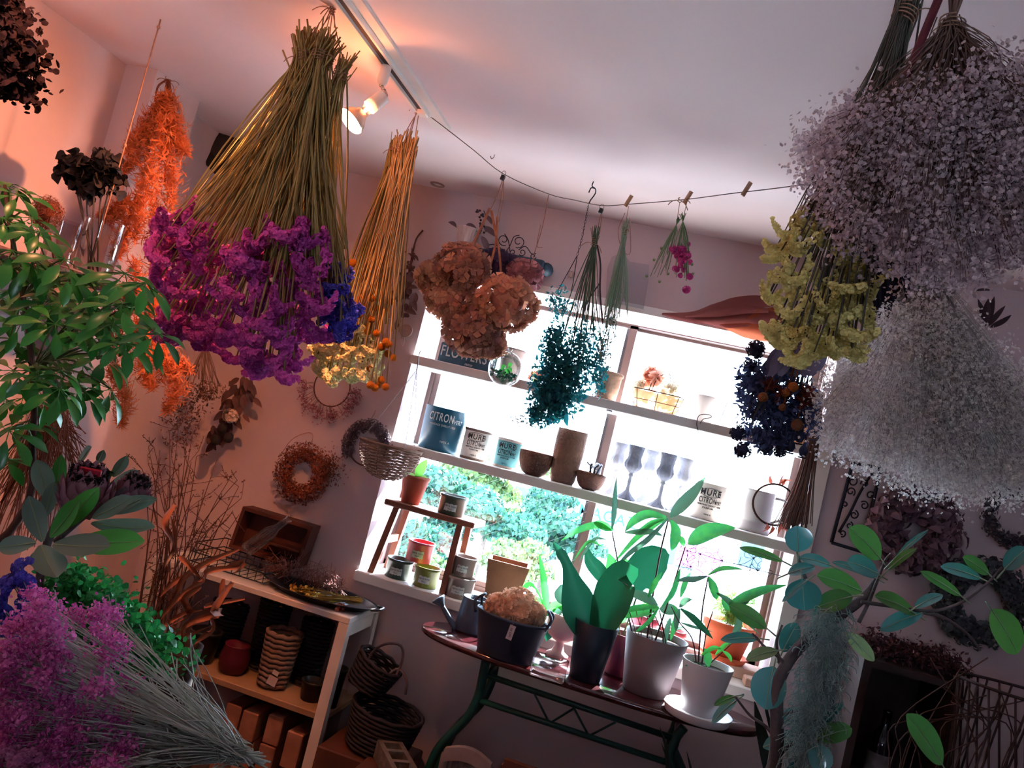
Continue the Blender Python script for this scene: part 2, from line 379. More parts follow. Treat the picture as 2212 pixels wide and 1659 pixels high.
spot_lamp(1.655, -.70*_r-.66*_u-.27*_f, 'lit reflector bulb lamp hanging from the lighting track, pointing at the left wall', 27, .9)
spot_lamp(.75, A(-.92, .3, -.35), 'unseen reflector bulb lamp added on the near part of the lighting track to warm the left wall', 7, 0)  # out-of-view lamp added to warm the left wall
#spot_lamp(.05, A(.8, .5, -.65), 'lit reflector bulb lamp on the track behind the viewer pointing to the right', 8, 0)

# counter added to block low doorway light, and display table on the near side
ctw = M('counter_wood', '4a3228', '38261f', rough=.55, noise=6)
t = thing('blocker_counter', 'tall dark wooden counter added behind the viewer to block low doorway light', 'counter', (.5, -1.1, 0))
b = MB(); slab(b, -1.0, 2.0, -1.28, -.92, 0, 1.36); b.build('blocker_body', ctw, t, smooth=False)
b = MB(); slab(b, -1.03, 2.03, -1.31, -.89, 1.36, 1.39, bev=.004); b.build('blocker_top', ctw, t, smooth=False)
for k in range(5): b = MB(); slab(b, -.95+k*.59, -.42+k*.59, -.918, -.905, .10, 1.30, bev=.004); b.build('blocker_panel', ctw, t, smooth=False)
t = thing('display_table', 'plank display table under the flower bouquets in the left foreground', 'table', (-1.05, .9, 0))
for k in range(5): b = MB(); slab(b, -1.75, -.36, .55+k*.134, .55+k*.134+.131, .855, .88, bev=.002); b.build('plank', ctw, t, smooth=False)
for x in (-1.70, -.45):
    for y in (.60, 1.14): b = MB(); slab(b, x, x+.045, y, y+.045, 0, .855); b.build('leg', ctw, t, smooth=False)
# ------------------------------------------------------------------ outside, seen through the window (upper floor)
ZG = -3.2
gm = M('pavement', 'cfd2d2', 'c2c7c9', rough=.9, noise=.6, spec=.1)
b = MB(); slab(b, -60, 60, 3.6, 90, ZG-.2, ZG); struct(b.build('ground_outside', gm, smooth=False))
b = MB(); slab(b, -14, 2, 10.5, 17, ZG, ZG+.02); struct(b.build('road_outside', M('road', '2c3b4c', '263444', rough=.9, noise=.8, spec=.1), smooth=False))
leafT = leaf_t(1, .6, .2, .1, 4)
def tree(px, py, Y, rad, label, seed, col):
    c = P(px, py, Y); r = np.random.default_rng(seed)
    t = thing('garden_tree', label, 'tree', (c[0], c[1], ZG), 'clipped trees outside the window')
    trunk = M('bark', '5a4a40', '463a32', rough=.9, noise=6)
    b = MB(); b.tube(poll := poly([(c[0], c[1], ZG), (c[0]+.2*rad, c[1], (ZG+c[2])/2), c]), np.linspace(.16, .06, len(poll)), 8); b.build('trunk', trunk, t)
    b = MB(); pads = [c+A(*(r.uniform(-1, 1, 3)*A(.9, .6, .7)*rad)) for _ in range(9)]+[c]
    for pc in pads:
        n = 700; d = rdir(n); d[:, 2] = np.abs(d[:, 2])*.7-.1
        pos = pc+d*A(.62, .62, .42)*rad*(.75+.3*rng.random((n, 1)))
        b.inst(leafT, pos, frames(d+rdir(n)*.7), rng.uniform(.10, .19, n)*rad**.5)
    for pc in pads[::2]:
        n = 0
    stuff(b.build('foliage', col, t, smooth=False))
tg = M('garden_leaves', '2f5a3c', '1b4540', rough=.7, rnd=1, trans=.25)
tg2 = M('garden_leaves_pale', '5f7036', '385a36', rough=.7, rnd=1, trans=.25)
for i, (px, py, Y, rad, lb, cc) in enumerate([
        (955, 1075, 17, .95, 'clipped garden tree outside, left edge of the window above the stool', tg),
        (1050, 1060, 21.5, 1.25, 'pale garden tree outside, behind the middle shelf between stool and tall pot', tg2),
        (1185, 1130, 17.5, .9, 'bushy garden tree outside, just left of the window mullion', tg),
        (1090, 1150, 14.5, .6, 'small clipped tree outside, above the square clay pot', tg),
        (915, 1190, 13.6, .55, 'garden tree outside, seen between the legs of the wooden stool', tg),
        (1130, 1222, 12.2, .42, 'low pale flowering bush outside, right behind the square clay pot', tg2),
        (950, 1262, 11.2, .34, 'low pale bush outside, behind the red ceramic pot', tg2),
        (1215, 1075, 29, 1.2, 'far garden tree outside, beneath the small clay bowl', tg)]):
    tree(px, py, Y, rad, lb, i+3, cc)
def house(x0, x1, y0, y1, z1, wallc, roofc, label, wins=(), roofh=1.2):
    t = thing('house', label, 'house', ((x0+x1)/2, y0, ZG))
    b = MB(); slab(b, x0, x1, y0, y1, ZG, z1); b.build('house_wall', wallc, t, smooth=False)
    b = MB(); yc = (y0+y1)/2
    b.add([(x0-.3, y0-.4, z1), (x1+.3, y0-.4, z1), (x1+.3, y1+.4, z1), (x0-.3, y1+.4, z1), (x0-.3, yc, z1+roofh), (x1+.3, yc, z1+roofh)], [(0, 1, 5, 4), (2, 3, 4, 5), (0, 4, 3), (1, 2, 5), (0, 3, 2, 1)])
    b.build('roof', roofc, t, smooth=False)
    for (wx, wz, ww, wh) in wins:
        b = MB(); slab(b, wx-ww/2, wx+ww/2, y0-.06, y0+.02, wz-wh/2, wz+wh/2); fr = b.build('house_window', M('house_window_frame', 'd9dde0', rough=.5), t, smooth=False)
        b = MB(); slab(b, wx-ww/2+.08, wx+ww/2-.08, y0-.08, y0-.05, wz-wh/2+.08, wz+wh/2-.08); b.build('pane', M('house_pane', '2c4654', rough=.1), fr, smooth=False)
    return t
wallw = M('house_white', 'b9c0c4', 'aab2b8', rough=.8, noise=1); roofb = M('roof_tile_blue', '3a5468', '304a5c', rough=.6, noise=2); roofr = M('roof_tile_red', '7a4a4c', '6c4042', rough=.7, noise=2)
hp = P(1345, 1080, 22)
h = house(hp[0]-1.4, hp[0]+3.2, 22, 27, hp[2]+.05, wallw, roofb, 'white house outside with a blue tiled roof and cyan lettering', [(hp[0]+1.9, hp[2]-1.0, 1.0, .8)])
sp = P(1312, 1117, 21.98)
text_mesh('MAGAZ', .42, M('sign_cyan', '168a98', rough=.5), 'sign_lettering', h, mat4(sp, Rxyz(PI/2, 0, 0)))
hp2 = P(1640, 1125, 29)
house(hp2[0]-3.5, hp2[0]+4.5, 29, 36, hp2[2], wallw, roofb, 'long pale house outside, right of the house with lettering', [(hp2[0]-2+k*1.9, hp2[2]-1.2, 1.1, 1.0) for k in range(4)], 1.6)
hp3 = P(1190, 1015, 40)
house(hp3[0]-5, hp3[0]+2, 40, 46, hp3[2]-.6, wallw, roofr, 'far house outside with a faded red roof, behind the garden trees', [(hp3[0]-1, hp3[2]-1.6, 1.2, 1.0)], 1.4)
for px, py, cc, lb in ((1490, 1193, 'd98ad6', 'left one of two pink banners outside the window'), (1532, 1212, 'd98ad6', 'right one of two pink banners outside the window')):
    p = P(px, py, 14 if px < 1500 else 13.4); b = MB(); 
    t = thing('street_banner', lb, 'banner', (p[0], p[1], ZG), 'pink banners outside')
    b.tube([(p[0]-.2, p[1], ZG), (p[0]-.2, p[1], p[2]+.25)], .02, 6); b.build('pole', white, t)
    b = MB(); xs = np.linspace(-.18, .2, 6); v = []; 
    for x in xs: v += [(p[0]+x, p[1]+.03*math.sin(x*20), p[2]-.25), (p[0]+x, p[1]+.03*math.sin(x*20), p[2]+.22)]
    b.add(v, [(2*i, 2*i+2, 2*i+3, 2*i+1) for i in range(5)]); b.build('cloth', M('banner_pink', 'a04a9c', rough=.8, trans=.3), t)
pl, pr = P(850, 830, 20), P(1830, 1055, 20)
for q, lb in ((pl, 'utility pole outside, left of the window view'), (pr, 'utility pole outside, right of the window view')):
    t = thing('utility_pole', lb, 'utility pole', (q[0], 20, ZG), 'utility poles outside'); b = MB(); b.tube([(q[0], 20, ZG), (q[0], 20, q[2]+1.2)], .12, 10); b.build('pole', M('pole_grey', '9a9c9e', rough=.9), t); b = MB(); b.box((q[0], 20, q[2]+.55), (.9, .1, .1)); b.build('cross_arm', M('pole_grey', '9a9c9e'), t, smooth=False)
for k, lb in enumerate(('topmost power line crossing outside the window', 'middle power line crossing outside the window', 'lowest power line crossing outside the window')):
    dz = .6-.55*k; b = MB(); b.tube(bez(A(pl[0], 20.13, pl[2]+dz), A((pl[0]+pr[0])/2, 20.13, (pl[2]+pr[2])/2+dz-.5), A(pr[0], 20.13, pr[2]+dz), 14), .012, 4); tag(b.build('power_line', M('cable', '9aa0a6', rough=.6)), lb, 'power line', 'power lines outside')
# ================================================================== things on the window shelves, sill and table
RX90 = Rxyz(PI/2, 0, 0)
def az(a): return Rxyz(0, 0, a)@RX90          # upright lettering whose face points to (sin a, -cos a)
tealm = M('teal_enamel', '0e5f7c', '0b5370', rough=.35, noise=4, spec=.5); inkw = M('print_white', 'dfe6e6', rough=.6); inkb = M('print_black', '2c2a30', rough=.7)
creamm = M('cream_enamel', 'd8cdc6', 'cdbfb8', rough=.5, noise=9); paleteal = M('pale_teal_enamel', '6fb4bc', '5aa3ae', rough=.5, noise=9)
def can(name, label, px, py, z, Y, w, h, mat, cat, texts, taper=.94, ang=.35, rimc=None, group=None):
    p = P(px, py, Y); r = w/2
    t = thing(name, label, cat, (p[0], p[1], z), group)
    b = MB(); c = (p[0], p[1], z)
    b.lathe([(0, .001), (r*taper*.97, .001), (r*taper, .003), (r, h-.004), (r*1.02, h-.002), (r*1.02, h), (r*.97, h), (r*taper*.95, .006), (0, .005)], c, 40); b.build('body', mat, t)
    if rimc:
        b = MB(); b.lathe([(r*1.005, h-.008), (r*1.03, h-.004), (r*1.03, h+.001), (r*.96, h+.001)], c, 40); b.build('rim', rimc, t)
        b = MB(); b.lathe([(r*taper*1.01, .0), (r*taper*1.015, .006), (r*taper*1.0, .008)], c, 40); b.build('rim', rimc, t)
    for (s, size, zz, dx, col, fs) in texts:
        rr = r*(taper+(1-taper)*zz/h)+.0006; a = ang+dx
        text_mesh(s, size, col, 'lettering', t, mat4(A(c[0]+math.sin(a)*rr, c[1]-math.cos(a)*rr, z+zz), az(a)), fs, bend=rr)
    return t
can('planter_tin', 'large teal tin with white lettering at the left end of the middle shelf', 944, 978, SH2, 2.70, .150, .148, tealm, 'tin',
    [('CITRON', .031, .114, -.12, inkw, (.72, 1.25)), ('VERT', .019, .108, .74, inkw, (.75, 1.1)), ('HERITAGE DIRECT 1928', .0095, .088, .0, inkw, (.85, 1)), ('100% A', .010, .034, .30, inkw, (1, 1))], .95, .22)
mure = lambda ink: [('MURE', .026, .078, -.05, ink, (.85, 1)), ('CITRON', .019, .055, -.16, ink, (.66, 1.2)), ('VERT', .0125, .053, .52, ink, (.66, 1.05)), ('HERITAGE DIRECT 1928', .0065, .042, 0, ink, (.9, 1)), ('PARFUM', .0075, .034, -.05, ink, (1, 1)), ('100% A', .006, .016, .0, ink, (1, 1))]
def oval_print(t, c, r, taper, h, zz, ang, ink, rx=.033, rz=.014):
    a = np.linspace(0, 2*PI, 33); pts = []
    for q in a:
        th = ang+math.cos(q)*rx/r; z_ = zz+math.sin(q)*rz; rr = r*(taper+(1-taper)*z_/h)+.0008
        pts.append((c[0]+math.sin(th)*rr, c[1]-math.cos(th)*rr, c[2]+z_))
    b = MB(); b.tube(pts, .0006, 4, cap=False); b.build('printed_oval', ink, t)
rust = M('rusty_edge', '8a7268', '6d5850', rough=.8, noise=20)
for (nm, lb, px, py, w, h, mt, ang, rim) in (
        ('printed_tin', 'cream tin with black lettering and dark rim beside the large teal tin', 1018, 1002, .096, .104, creamm, .22, rust),
        ('printed_tin', 'small pale teal printed tin between the cream tin and the clay bowl', 1089, 1016, .092, .098, paleteal, .06, creamm),
        ('printed_tin', 'cream printed tin standing right of the wooden goblets', 1520, 1128, .106, .116, creamm, .06, None)):
    t = can(nm, lb, px, py, SH2, 2.70, w, h, mt, 'tin', [(s, sz*w/.096, zz*h/.104, dx, c, fs) for (s, sz, zz, dx, c, fs) in mure(inkb)], .96, ang, rim, 'printed tins on the middle shelf')
    p = PB[t.name]; oval_print(t, p, w/2, .96, h, .078*h/.104, ang-.05, inkb)

clay = M('rough_clay', '8f6a58', '6f5148', rough=.9, noise=14, bump=.5, bscale=90); clayb = M('brown_clay', '7d5444', '5d3f38', rough=.8, noise=12, bump=.4, bscale=120)
def lath(name, label, cat, px, py, z, Y, prof, mat, part='body', group=None, seg=32, sc=1, mod=None, base=None):
    p = P(px, py, Y) if base is None else np.asarray(base, float)
    t = thing(name, label, cat, (p[0], p[1], z), group); b = MB(); b.lathe([(r*sc, h*sc) for r, h in prof], (p[0], p[1], z), seg, mod=mod); b.build(part, mat, t); return t, A(p[0], p[1], z)
def bowlprof(r, h, t=.005): 
    a = np.linspace(0, PI/2, 8); o = [(r*(.35+.65*math.sin(x)) if x > 0 else r*.35, h*(1-math.cos(x))) for x in a]
    return [(0, 0)]+o+[(r-t, h)]+[(max(q[0]-t, .001), max(q[1], t)+t*.2) for q in o[::-1]]+[(0, t)]
lath('clay_bowl', 'round brown clay bowl in front of the pale teal tin', 'bowl', 1148, 1034, SH2, 2.66, bowlprof(.059, .078), clayb, group='clay bowls on the middle shelf')
t, c = lath('clay_bowl', 'small brown clay bowl next to the window mullion on the middle shelf', 'bowl', 1268, 1066, SH2, 2.67, bowlprof(.049, .056), clayb, group='clay bowls on the middle shelf')
b = MB()
for k in range(7):
    a = k*.9; q = c+A(.012*math.cos(a), .012*math.sin(a), .045); b.tube([q, q+A(.008*math.cos(a*2), .006, .03), q+A(.014*math.cos(a), .0, .042)], .0022, 5)
tag(b.build('dried_sprig', M('dark_sprig', '23303a', rough=.8), origin=c+A(0, 0, .03)), 'little dark dried sprig lying in the small clay bowl', 'dried sprig')
lath('clay_vase', 'tall rough clay pot between the two clay bowls', 'pot', 1211, 1050, SH2, 2.68, [(0, 0), (.036, 0), (.041, .01), (.047, .06), (.0505, .10), (.0505, .15), (.049, .178), (.046, .178), (.046, .1), (.038, .02), (0, .015)], clay,
     mod=lambda V: V+np.stack([V[:, 2]*.06, 0*V[:, 2], 0*V[:, 2]], -1)+vnoise(V, .002, 120)[:, None]*np.sign(V))
# goblets: carved cup on a baluster stem
gobm = M('grey_wood', '8d90a0', '767a8e', rough=.8, noise=18, bump=.3, bscale=200); gobm2 = M('pale_grey_wood', 'b3b2bb', 'a0a0ac', rough=.8, noise=18, bump=.3, bscale=200)
def flute(V):
    a = np.arctan2(V[:, 1], V[:, 0]); k = ((V[:, 2] > .088) & (V[:, 2] < .128)) | (V[:, 2] < .03)
    f = 1+.06*np.cos(a*10)*k; return V*np.stack([f, f, np.ones(len(V))], -1)
gp = [(0, 0), (.034, 0), (.033, .004), (.018, .016), (.007, .030), (.0055, .045), (.0065, .060), (.005, .074), (.009, .080), (.0065, .086), (.014, .092), (.0255, .104), (.0285, .116), (.0255, .126), (.0225, .136), (.0245, .160), (.0275, .178), (.0255, .178), (.022, .14), (.02, .12), (0, .10)]
for k, (px, py, Y, mt, lb) in enumerate(((1346, 958, 2.76, gobm2, 'leftmost pale wooden goblet of the row on the middle shelf'), (1378, 962, 2.68, gobm, 'dark wooden goblet, second from the left in the goblet row'),
                                          (1413, 972, 2.76, gobm2, 'pale wooden goblet in the middle of the goblet row'), (1447, 979, 2.68, gobm, 'dark wooden goblet, second from the right in the goblet row'),
                                          (1484, 992, 2.74, gobm2, 'rightmost pale wooden goblet, with a crack, beside the cream tin'))):
    q = P(px, py, Y)
    lath('goblet', lb, 'goblet', 0, 0, SH2, Y, gp, mt, 'cup_and_stem', 'wooden goblets on the middle shelf', 40, sc=1.0, mod=flute, base=(q[0], Y, 0))
# pitcher with an orange leaf wreath
pitm = M('grey_enamel', 'b9b5b6', 'aaa6a8', rough=.45, noise=5)
t, c = lath('enamel_pitcher', 'pale grey enamel pitcher at the right end of the middle shelf', 'pitcher', 1622, 1158, SH2, 2.70, [(0, 0), (.050, 0), (.052, .004), (.052, .012), (.048, .016), (.049, .03), (.0475, .033), (.049, .036), (.047, .1), (.045, .125), (.048, .132), (.045, .132), (.043, .1), (.043, .02), (0, .015)], pitm)
b = MB(); b.tube(poly([c+A(.046, -.01, .12), c+A(.082, -.012, .115), c+A(.088, -.012, .07), c+A(.048, -.01, .04)]), .0045, 8); b.build('handle', pitm, t)
q = P(1672, 1090, 2.60); b = MB()
t = thing('leaf_wreath', 'small twig ring with orange dried leaves hung at the enamel pitcher', 'wreath', q); twig = M('brown_twig', '5d3f38', '452f2c', rough=.9, noise=20)
rr = .062; b.tube([q+A(rr*math.cos(a), .006*math.sin(3*a), rr*math.sin(a)) for a in np.linspace(0.2, 2*PI+.1, 40)], .0035, 6); b.build('ring', twig, t)
orl = M('orange_dry_leaf', 'c8664a', '8f4a44', rough=.7, rnd=2, trans=.45); LO = MB().add(*leaf_t(.045, .022, .3, .25, 5, 'lance')).build('leaf', orl, mesh_only=True)
for k in range(26):
    a = rng.uniform(-1.9, 2.2); pos = q+A(rr*math.cos(a), rng.normal()*.008, rr*math.sin(a)); d = nrm(A(math.cos(a)*.6, rng.normal()*.6-.3, math.sin(a)*.6)+rdir(1)[0]*.7)
    link('leaf', LO, t, mw=mat4(pos, leafR(d, rdir(1)[0]), rng.uniform(.6, 1.1)))

# ---------------- upper shelf
bluew = M('weathered_blue', '4f7486', '3c5f74', rough=.8, noise=14, bump=.3, bscale=60)
q = P(944, 776, 2.60)
t = thing('sign_box', 'weathered blue wooden box with white FLOWERS lettering on the upper shelf', 'box', (q[0]+.09, 2.64, SH1))
b = MB(); x0, x1, y0, y1, h = q[0]+.004, q[0]+.185, 2.595, 2.68, .066
slab(b, x0, x1, y0, y0+.008, SH1, SH1+h); slab(b, x0, x1, y1-.008, y1, SH1, SH1+h); slab(b, x0, x1, y0+.008, y1-.008, SH1, SH1+.008); slab(b, x1-.008, x1, y0+.008, y1-.008, SH1+.008, SH1+h)
slab(b, x0, x0+.008, y0+.008, y1-.008, SH1+.008, SH1+.030); slab(b, x0, x0+.008, y0+.008, y1-.008, SH1+.048, SH1+h); slab(b, x0, x0+.008, y0+.008, y0+.030, SH1+.030, SH1+.048); slab(b, x0, x0+.008, y1-.030, y1-.008, SH1+.030, SH1+.048)
b.build('box_body', bluew, t, smooth=False)
text_mesh('FLOWERS', .048, inkw, 'lettering', t, mat4(A((x0+x1)/2-.004, y0-.0008, SH1+.038), RX90), (.72, 1.05))
text_mesh('FRESH', .009, inkw, 'lettering', t, mat4(A((x0+x1)/2+.02, y0-.0008, SH1+.0085), RX90), (1, 1))
taupe = M('taupe_ceramic', '8c7b78', '7a6a6a', rough=.6, noise=10)
def potprof(rt, rb, h, lip=.004, th=.004): return [(0, 0), (rb, 0), (rb+.001, .002), (rt-.001, h-lip*2), (rt+lip*.4, h-lip*2), (rt+lip*.4, h), (rt-th, h), (rt-th, h-.02), (rb-th*.5, h*.55), (0, h*.55)]
lath('clay_pot', 'grey clay pot on the upper shelf behind the hanging glass globe', 'pot', 1097, 815, SH1, 2.70, potprof(.046, .032, .105), taupe)
# posy of pink dried flowers
def posy(name, label, cat, c, n, rad, mat, petal=.012, stem=None, leafmat=None, squash=.8, kind=None):
    t = thing(name, label, cat, c); b = MB(); d = rdir(n); d[:, 2] = np.abs(d[:, 2])
    pos = A(*c)+d*A(rad, rad, rad*squash)*(.8+.25*rng.random((n, 1))); T = kind or cupflower(5, .75)
    b.inst(T, pos, frames(d+.5*rdir(n)), petal*rng.uniform(.7, 1.25, n)); b.build('blossoms', mat, t)
    if leafmat:
        b = MB(); n2 = n//3; d = rdir(n2); d[:, 2] = np.abs(d[:, 2])*.5; b.inst(leaf_t(1, .5, .2, .2, 4), A(*c)+d*rad*.8, frames(d+.4*rdir(n2)), rng.uniform(.02, .04, n2)); b.build('foliage', leafmat, t)
    return t
pinkp = M('peach_petal', 'e8b59c', 'd98f78', rough=.7, rnd=1, trans=.35); creamp = M('cream_petal', 'efe6d2', 'd9cbae', rough=.7, rnd=1, trans=.35)
dryg = M('dry_green', '7d8f62', '5c7050', rough=.8, rnd=1, trans=.2)
q = P(1172, 800, 2.68); posy('dried_posy', 'small orange pink dried posy on the upper shelf behind the green bunch', 'dried flowers', (q[0], 2.68, SH1+.02), 60, .036, M('salmon_petal', 'd98066', 'b86050', rough=.7, rnd=1, trans=.3), leafmat=dryg)
# weathered jar with lichen
terr_p = M('pale_terracotta', 'cfae98', 'b89480', rough=.9, noise=16, bump=.5, bscale=80)
t, c = lath('weathered_jar', 'weathered pale clay jar overgrown with grey moss on the upper shelf', 'jar', 1308, 862, SH1, 2.63, [(0, 0), (.030, 0), (.033, .004), (.036, .05), (.037, .078), (.041, .082), (.041, .09), (.037, .092), (.034, .088), (.03, .02), (0, .01)], terr_p)
b = MB(); n = 420; a = rng.uniform(2.4, 4.6, n); z_ = rng.uniform(.012, .095, n)**1; rr = .037+rng.normal(size=n)*.0015
b.inst(leaf_t(1, .5, .3, .2, 4), np.stack([c[0]+np.cos(a)*rr, c[1]+np.sin(a)*rr, c[2]+z_], -1), frames(np.stack([np.cos(a), np.sin(a), .3*rng.normal(size=n)], -1)+.8*rdir(n)), rng.uniform(.005, .011, n)); stuff(b.build('moss', M('lichen', '7f9490', '54706a', rough=.9, rnd=1), t))
b = MB()
for (dx, dz) in ((-.03, -.004), (.026, -.03), (.02, -.012)):
    pos = c+A(dx, -.03, dz)+rdir(22)*.007; b.inst(cupflower(4, .7), pos, frames(rdir(22)), .006)
tag(b.build('dried_sprig', M('grey_mauve', '8d8795', '6b6676', rough=.8, rnd=1), origin=c+A(0, -.03, -.01)), 'little grey dried flower tufts dangling over the shelf edge below the jar', 'dried sprig')
# wire basket of flowers
t = thing('flower_basket', 'wire basket with cloth lining and handle holding peach and white flowers', 'basket', (P(1415, 880, 2.64)[0], 2.66, SH1)); c = A(*PB[t.name]); wirem2 = M('dark_wire', '4b3c3a', rough=.5, metal=.6)
b = MB(); 
def rrect(hx, hy, z, n=32, e=4): 
    a = np.linspace(0, 2*PI, n+1); ca, sa = np.cos(a), np.sin(a); return np.stack([c[0]+hx*np.sign(ca)*np.abs(ca)**(2/e), c[1]+hy*np.sign(sa)*np.abs(sa)**(2/e), np.full(n+1, c[2]+z)], -1)
b.tube(rrect(.082, .042, .062), .0018, 5, cap=False); b.tube(rrect(.068, .034, .003), .0016, 5, cap=False); b.tube(rrect(.075, .038, .03), .0012, 5, cap=False)
for i in range(0, 32, 4): b.tube([rrect(.068, .034, .003)[i], rrect(.082, .042, .062)[i]], .0013, 5)
b.build('wire_frame', wirem2, t)
b = MB(); b.tube(poly([c+A(-.03, -.04, .062), c+A(-.022, -.03, .11), c+A(.012, 0, .138), c+A(.028, .03, .11), c+A(.03, .04, .062)]), .0016, 5); b.tube(poly([c+A(-.022, -.04, .062), c+A(-.012, -.03, .108), c+A(.014, 0, .131), c+A(.022, .03, .11), c+A(.022, .04, .062)]), .0014, 5); b.build('handle', wirem2, t)
b = MB(); V = [rrect(.066, .032, .004), rrect(.074, .037, .03), rrect(.080, .040, .058)]; V = np.vstack(V); b.add(V, [(i*33+j, i*33+j+1, (i+1)*33+j+1, (i+1)*33+j) for i in range(2) for j in range(32)]); b.build('cloth_lining', M('jute_cloth', 'e2bfa0', 'd0a784', rough=.9, noise=40, trans=.55), t)
def ruffle(name, label, c, rad, mat, n=90, group=None, parent=None):
    d = rdir(n); pos = A(*c)+d*rad*rng.uniform(.25, .85, (n, 1)); b = MB(); b.inst(leaf_t(1, .9, .5, .3, 4, 'round'), pos, frames(d+.9*rdir(n)), rad*rng.uniform(.45, .8, n))
    if parent: return b.build(name, mat, parent)
    return tag(b.build(name, mat, origin=A(*c)-A(0, 0, rad)), label, 'flower', group)
ruffle('peach_flower', 'large ruffled peach artificial flower in the wire basket', c+A(-.032, 0, .105), .046, M('peach_flower_petal', 'f6c9b6', 'ecb09a', rough=.7, rnd=1, trans=.6))
for k, (dx, dz, lb) in enumerate(((.022, .072, 'white flower in the middle of the wire basket'), (.055, .055, 'white flower at the right end of the wire basket'), (-.068, .07, 'cream flower at the left end of the wire basket'), (.04, .09, 'small white flower high in the wire basket'))):
    ruffle('white_flower', lb, c+A(dx, -.006*k, dz), .024, creamp, 50, 'flowers in the wire basket')
lath('white_cylinder', 'white cylindrical candle vessel on the upper shelf right of the wire basket', 'candle', 1516, 905, SH1, 2.66, [(0, 0), (.031, 0), (.032, .002), (.033, .086), (.031, .088), (.029, .08), (0, .078)], M('white_wax', 'e6dfdb', rough=.5, trans=.2))
t, c = lath('glass_vial', 'small clear glass vial with a stick beside the white cylinder', 'bottle', 1553, 912, SH1, 2.68, [(0, 0), (.012, 0), (.013, .002), (.013, .045), (.012, .055)], M('clear_glass', 'f2f8f8', rough=.02, glass=.06), 'glass')
b = MB(); b.tube([c+A(0, 0, .004), c+A(.012, 0, .085)], .0014, 5); b.build('stick', twig, t)
b = MB(); q = P(1722, 955, 2.68); b.box((q[0], 2.68, SH1+.042), (.085, .06, .084), bev=.004); tag(b.build('kraft_box', M('kraft', 'c39067', 'b07f58', rough=.9, noise=10), smooth=False), 'tan kraft box at the right end of the upper shelf behind dark dried flowers', 'box')
b = MB(); b.tube(poly(pp([(1508, 930), (1505, 915), (1511, 897), (1532, 896), (1536, 902), (1520, 905), (1512, 915)], 2.565)), .0013, 5); tag(b.build('bent_wire', wirem2, origin=P(1512, 905, 2.565)), 'thin bent wire hook hanging over the edge of the upper shelf', 'wire')

# ---------------- sill: small wooden stool and pots
wood = M('stool_wood', '8a4f38', '6f3d2d', rough=.45, noise=9, spec=.5)
q0, q1 = P(829, 1082, 2.60), P(1026, 1125, 2.60); zt = (q0[2]+q1[2])/2; XS0, XS1 = q0[0], q1[0]
t = thing('wooden_stool', 'small reddish wooden stool standing on the window sill', 'stool', ((XS0+XS1)/2, 2.68, WZ0))
b = MB(); slab(b, XS0, XS1, 2.605, 2.76, zt-.020, zt, bev=.003); b.build('seat', wood, t, smooth=False)
legs = {}
for (sx, sy) in ((0, 0), (1, 0), (0, 1), (1, 1)):
    x_t = XS0+.045 if sx == 0 else XS1-.050; y_t = 2.622 if sy == 0 else 2.742
    x_b = x_t-(.030 if sx == 0 else .0); y_b = y_t+(-.010 if sy == 0 else .018); legs[(sx, sy)] = (A(x_t, y_t, zt-.02), A(x_b, y_b, WZ0+.001))
    b = MB(); p0, p1 = legs[(sx, sy)]; hw = .0105
    V = [p+A(a*hw, c_*hw, 0) for p in (p1, p0) for (a, c_) in ((-1, -1), (1, -1), (1, 1), (-1, 1))]
    b.add(V, [(0, 1, 5, 4), (1, 2, 6, 5), (2, 3, 7, 6), (3, 0, 4, 7), (0, 3, 2, 1), (4, 5, 6, 7)]); b.build('leg', wood, t, smooth=False)
for sx in (0, 1):
    a, c_ = legs[(sx, 0)], legs[(sx, 1)]; m0 = a[0]*.5+a[1]*.5; m1 = c_[0]*.5+c_[1]*.5; b = MB(); cc = (m0+m1)/2
    b.box(cc, (.010, abs(m1[1]-m0[1]), .024)); b.build('stretcher', M('pale_wood_edge', 'd8b69c', 'c7a186', rough=.5, noise=10), t, smooth=False)
TC = M('terracotta', 'a85a48', '8d4638', rough=.85, noise=9, bump=.15); soil = M('soil', '3a2c26', '2a201c', rough=1, noise=30, bump=.6)
def soil_disc(t, c, r, z): b = MB(); b.lathe([(0, z+.002), (r*.7, z+.001), (r, z)], c, 20); b.build('soil', soil, t)
t, c = lath('terracotta_pot', 'terracotta pot with a young leafy plant standing on the wooden stool', 'potted plant', 885, 1088, zt, 2.665, [(0, 0), (.030, 0), (.0315, .002), (.047, .088), (.049, .088), (.050, .096), (.045, .096), (.043, .07), (0, .07)], TC, 'pot')
soil_disc(t, c, .044, .086); yg = M('young_leaf', '8fd25c', '5fae48', rough=.4, rnd=2, trans=.5)
for (d, L, W, cu) in ((A(.3, -.1, 1), .075, .034, .3), (A(-1, -.2, .25), .055, .02, .35), (A(.7, -.3, .3), .05, .022, .3), (A(.1, .5, .5), .04, .02, .3), (A(.3, -.6, .3), .03, .018, .3)):
    b = MB(); b.leaf(c+A(0, 0, .09), d, A(0, -.4, 1) if d[2] < .9 else A(.2, -1, .2), L, W, cu, .15); b.build('leaf', yg, t)
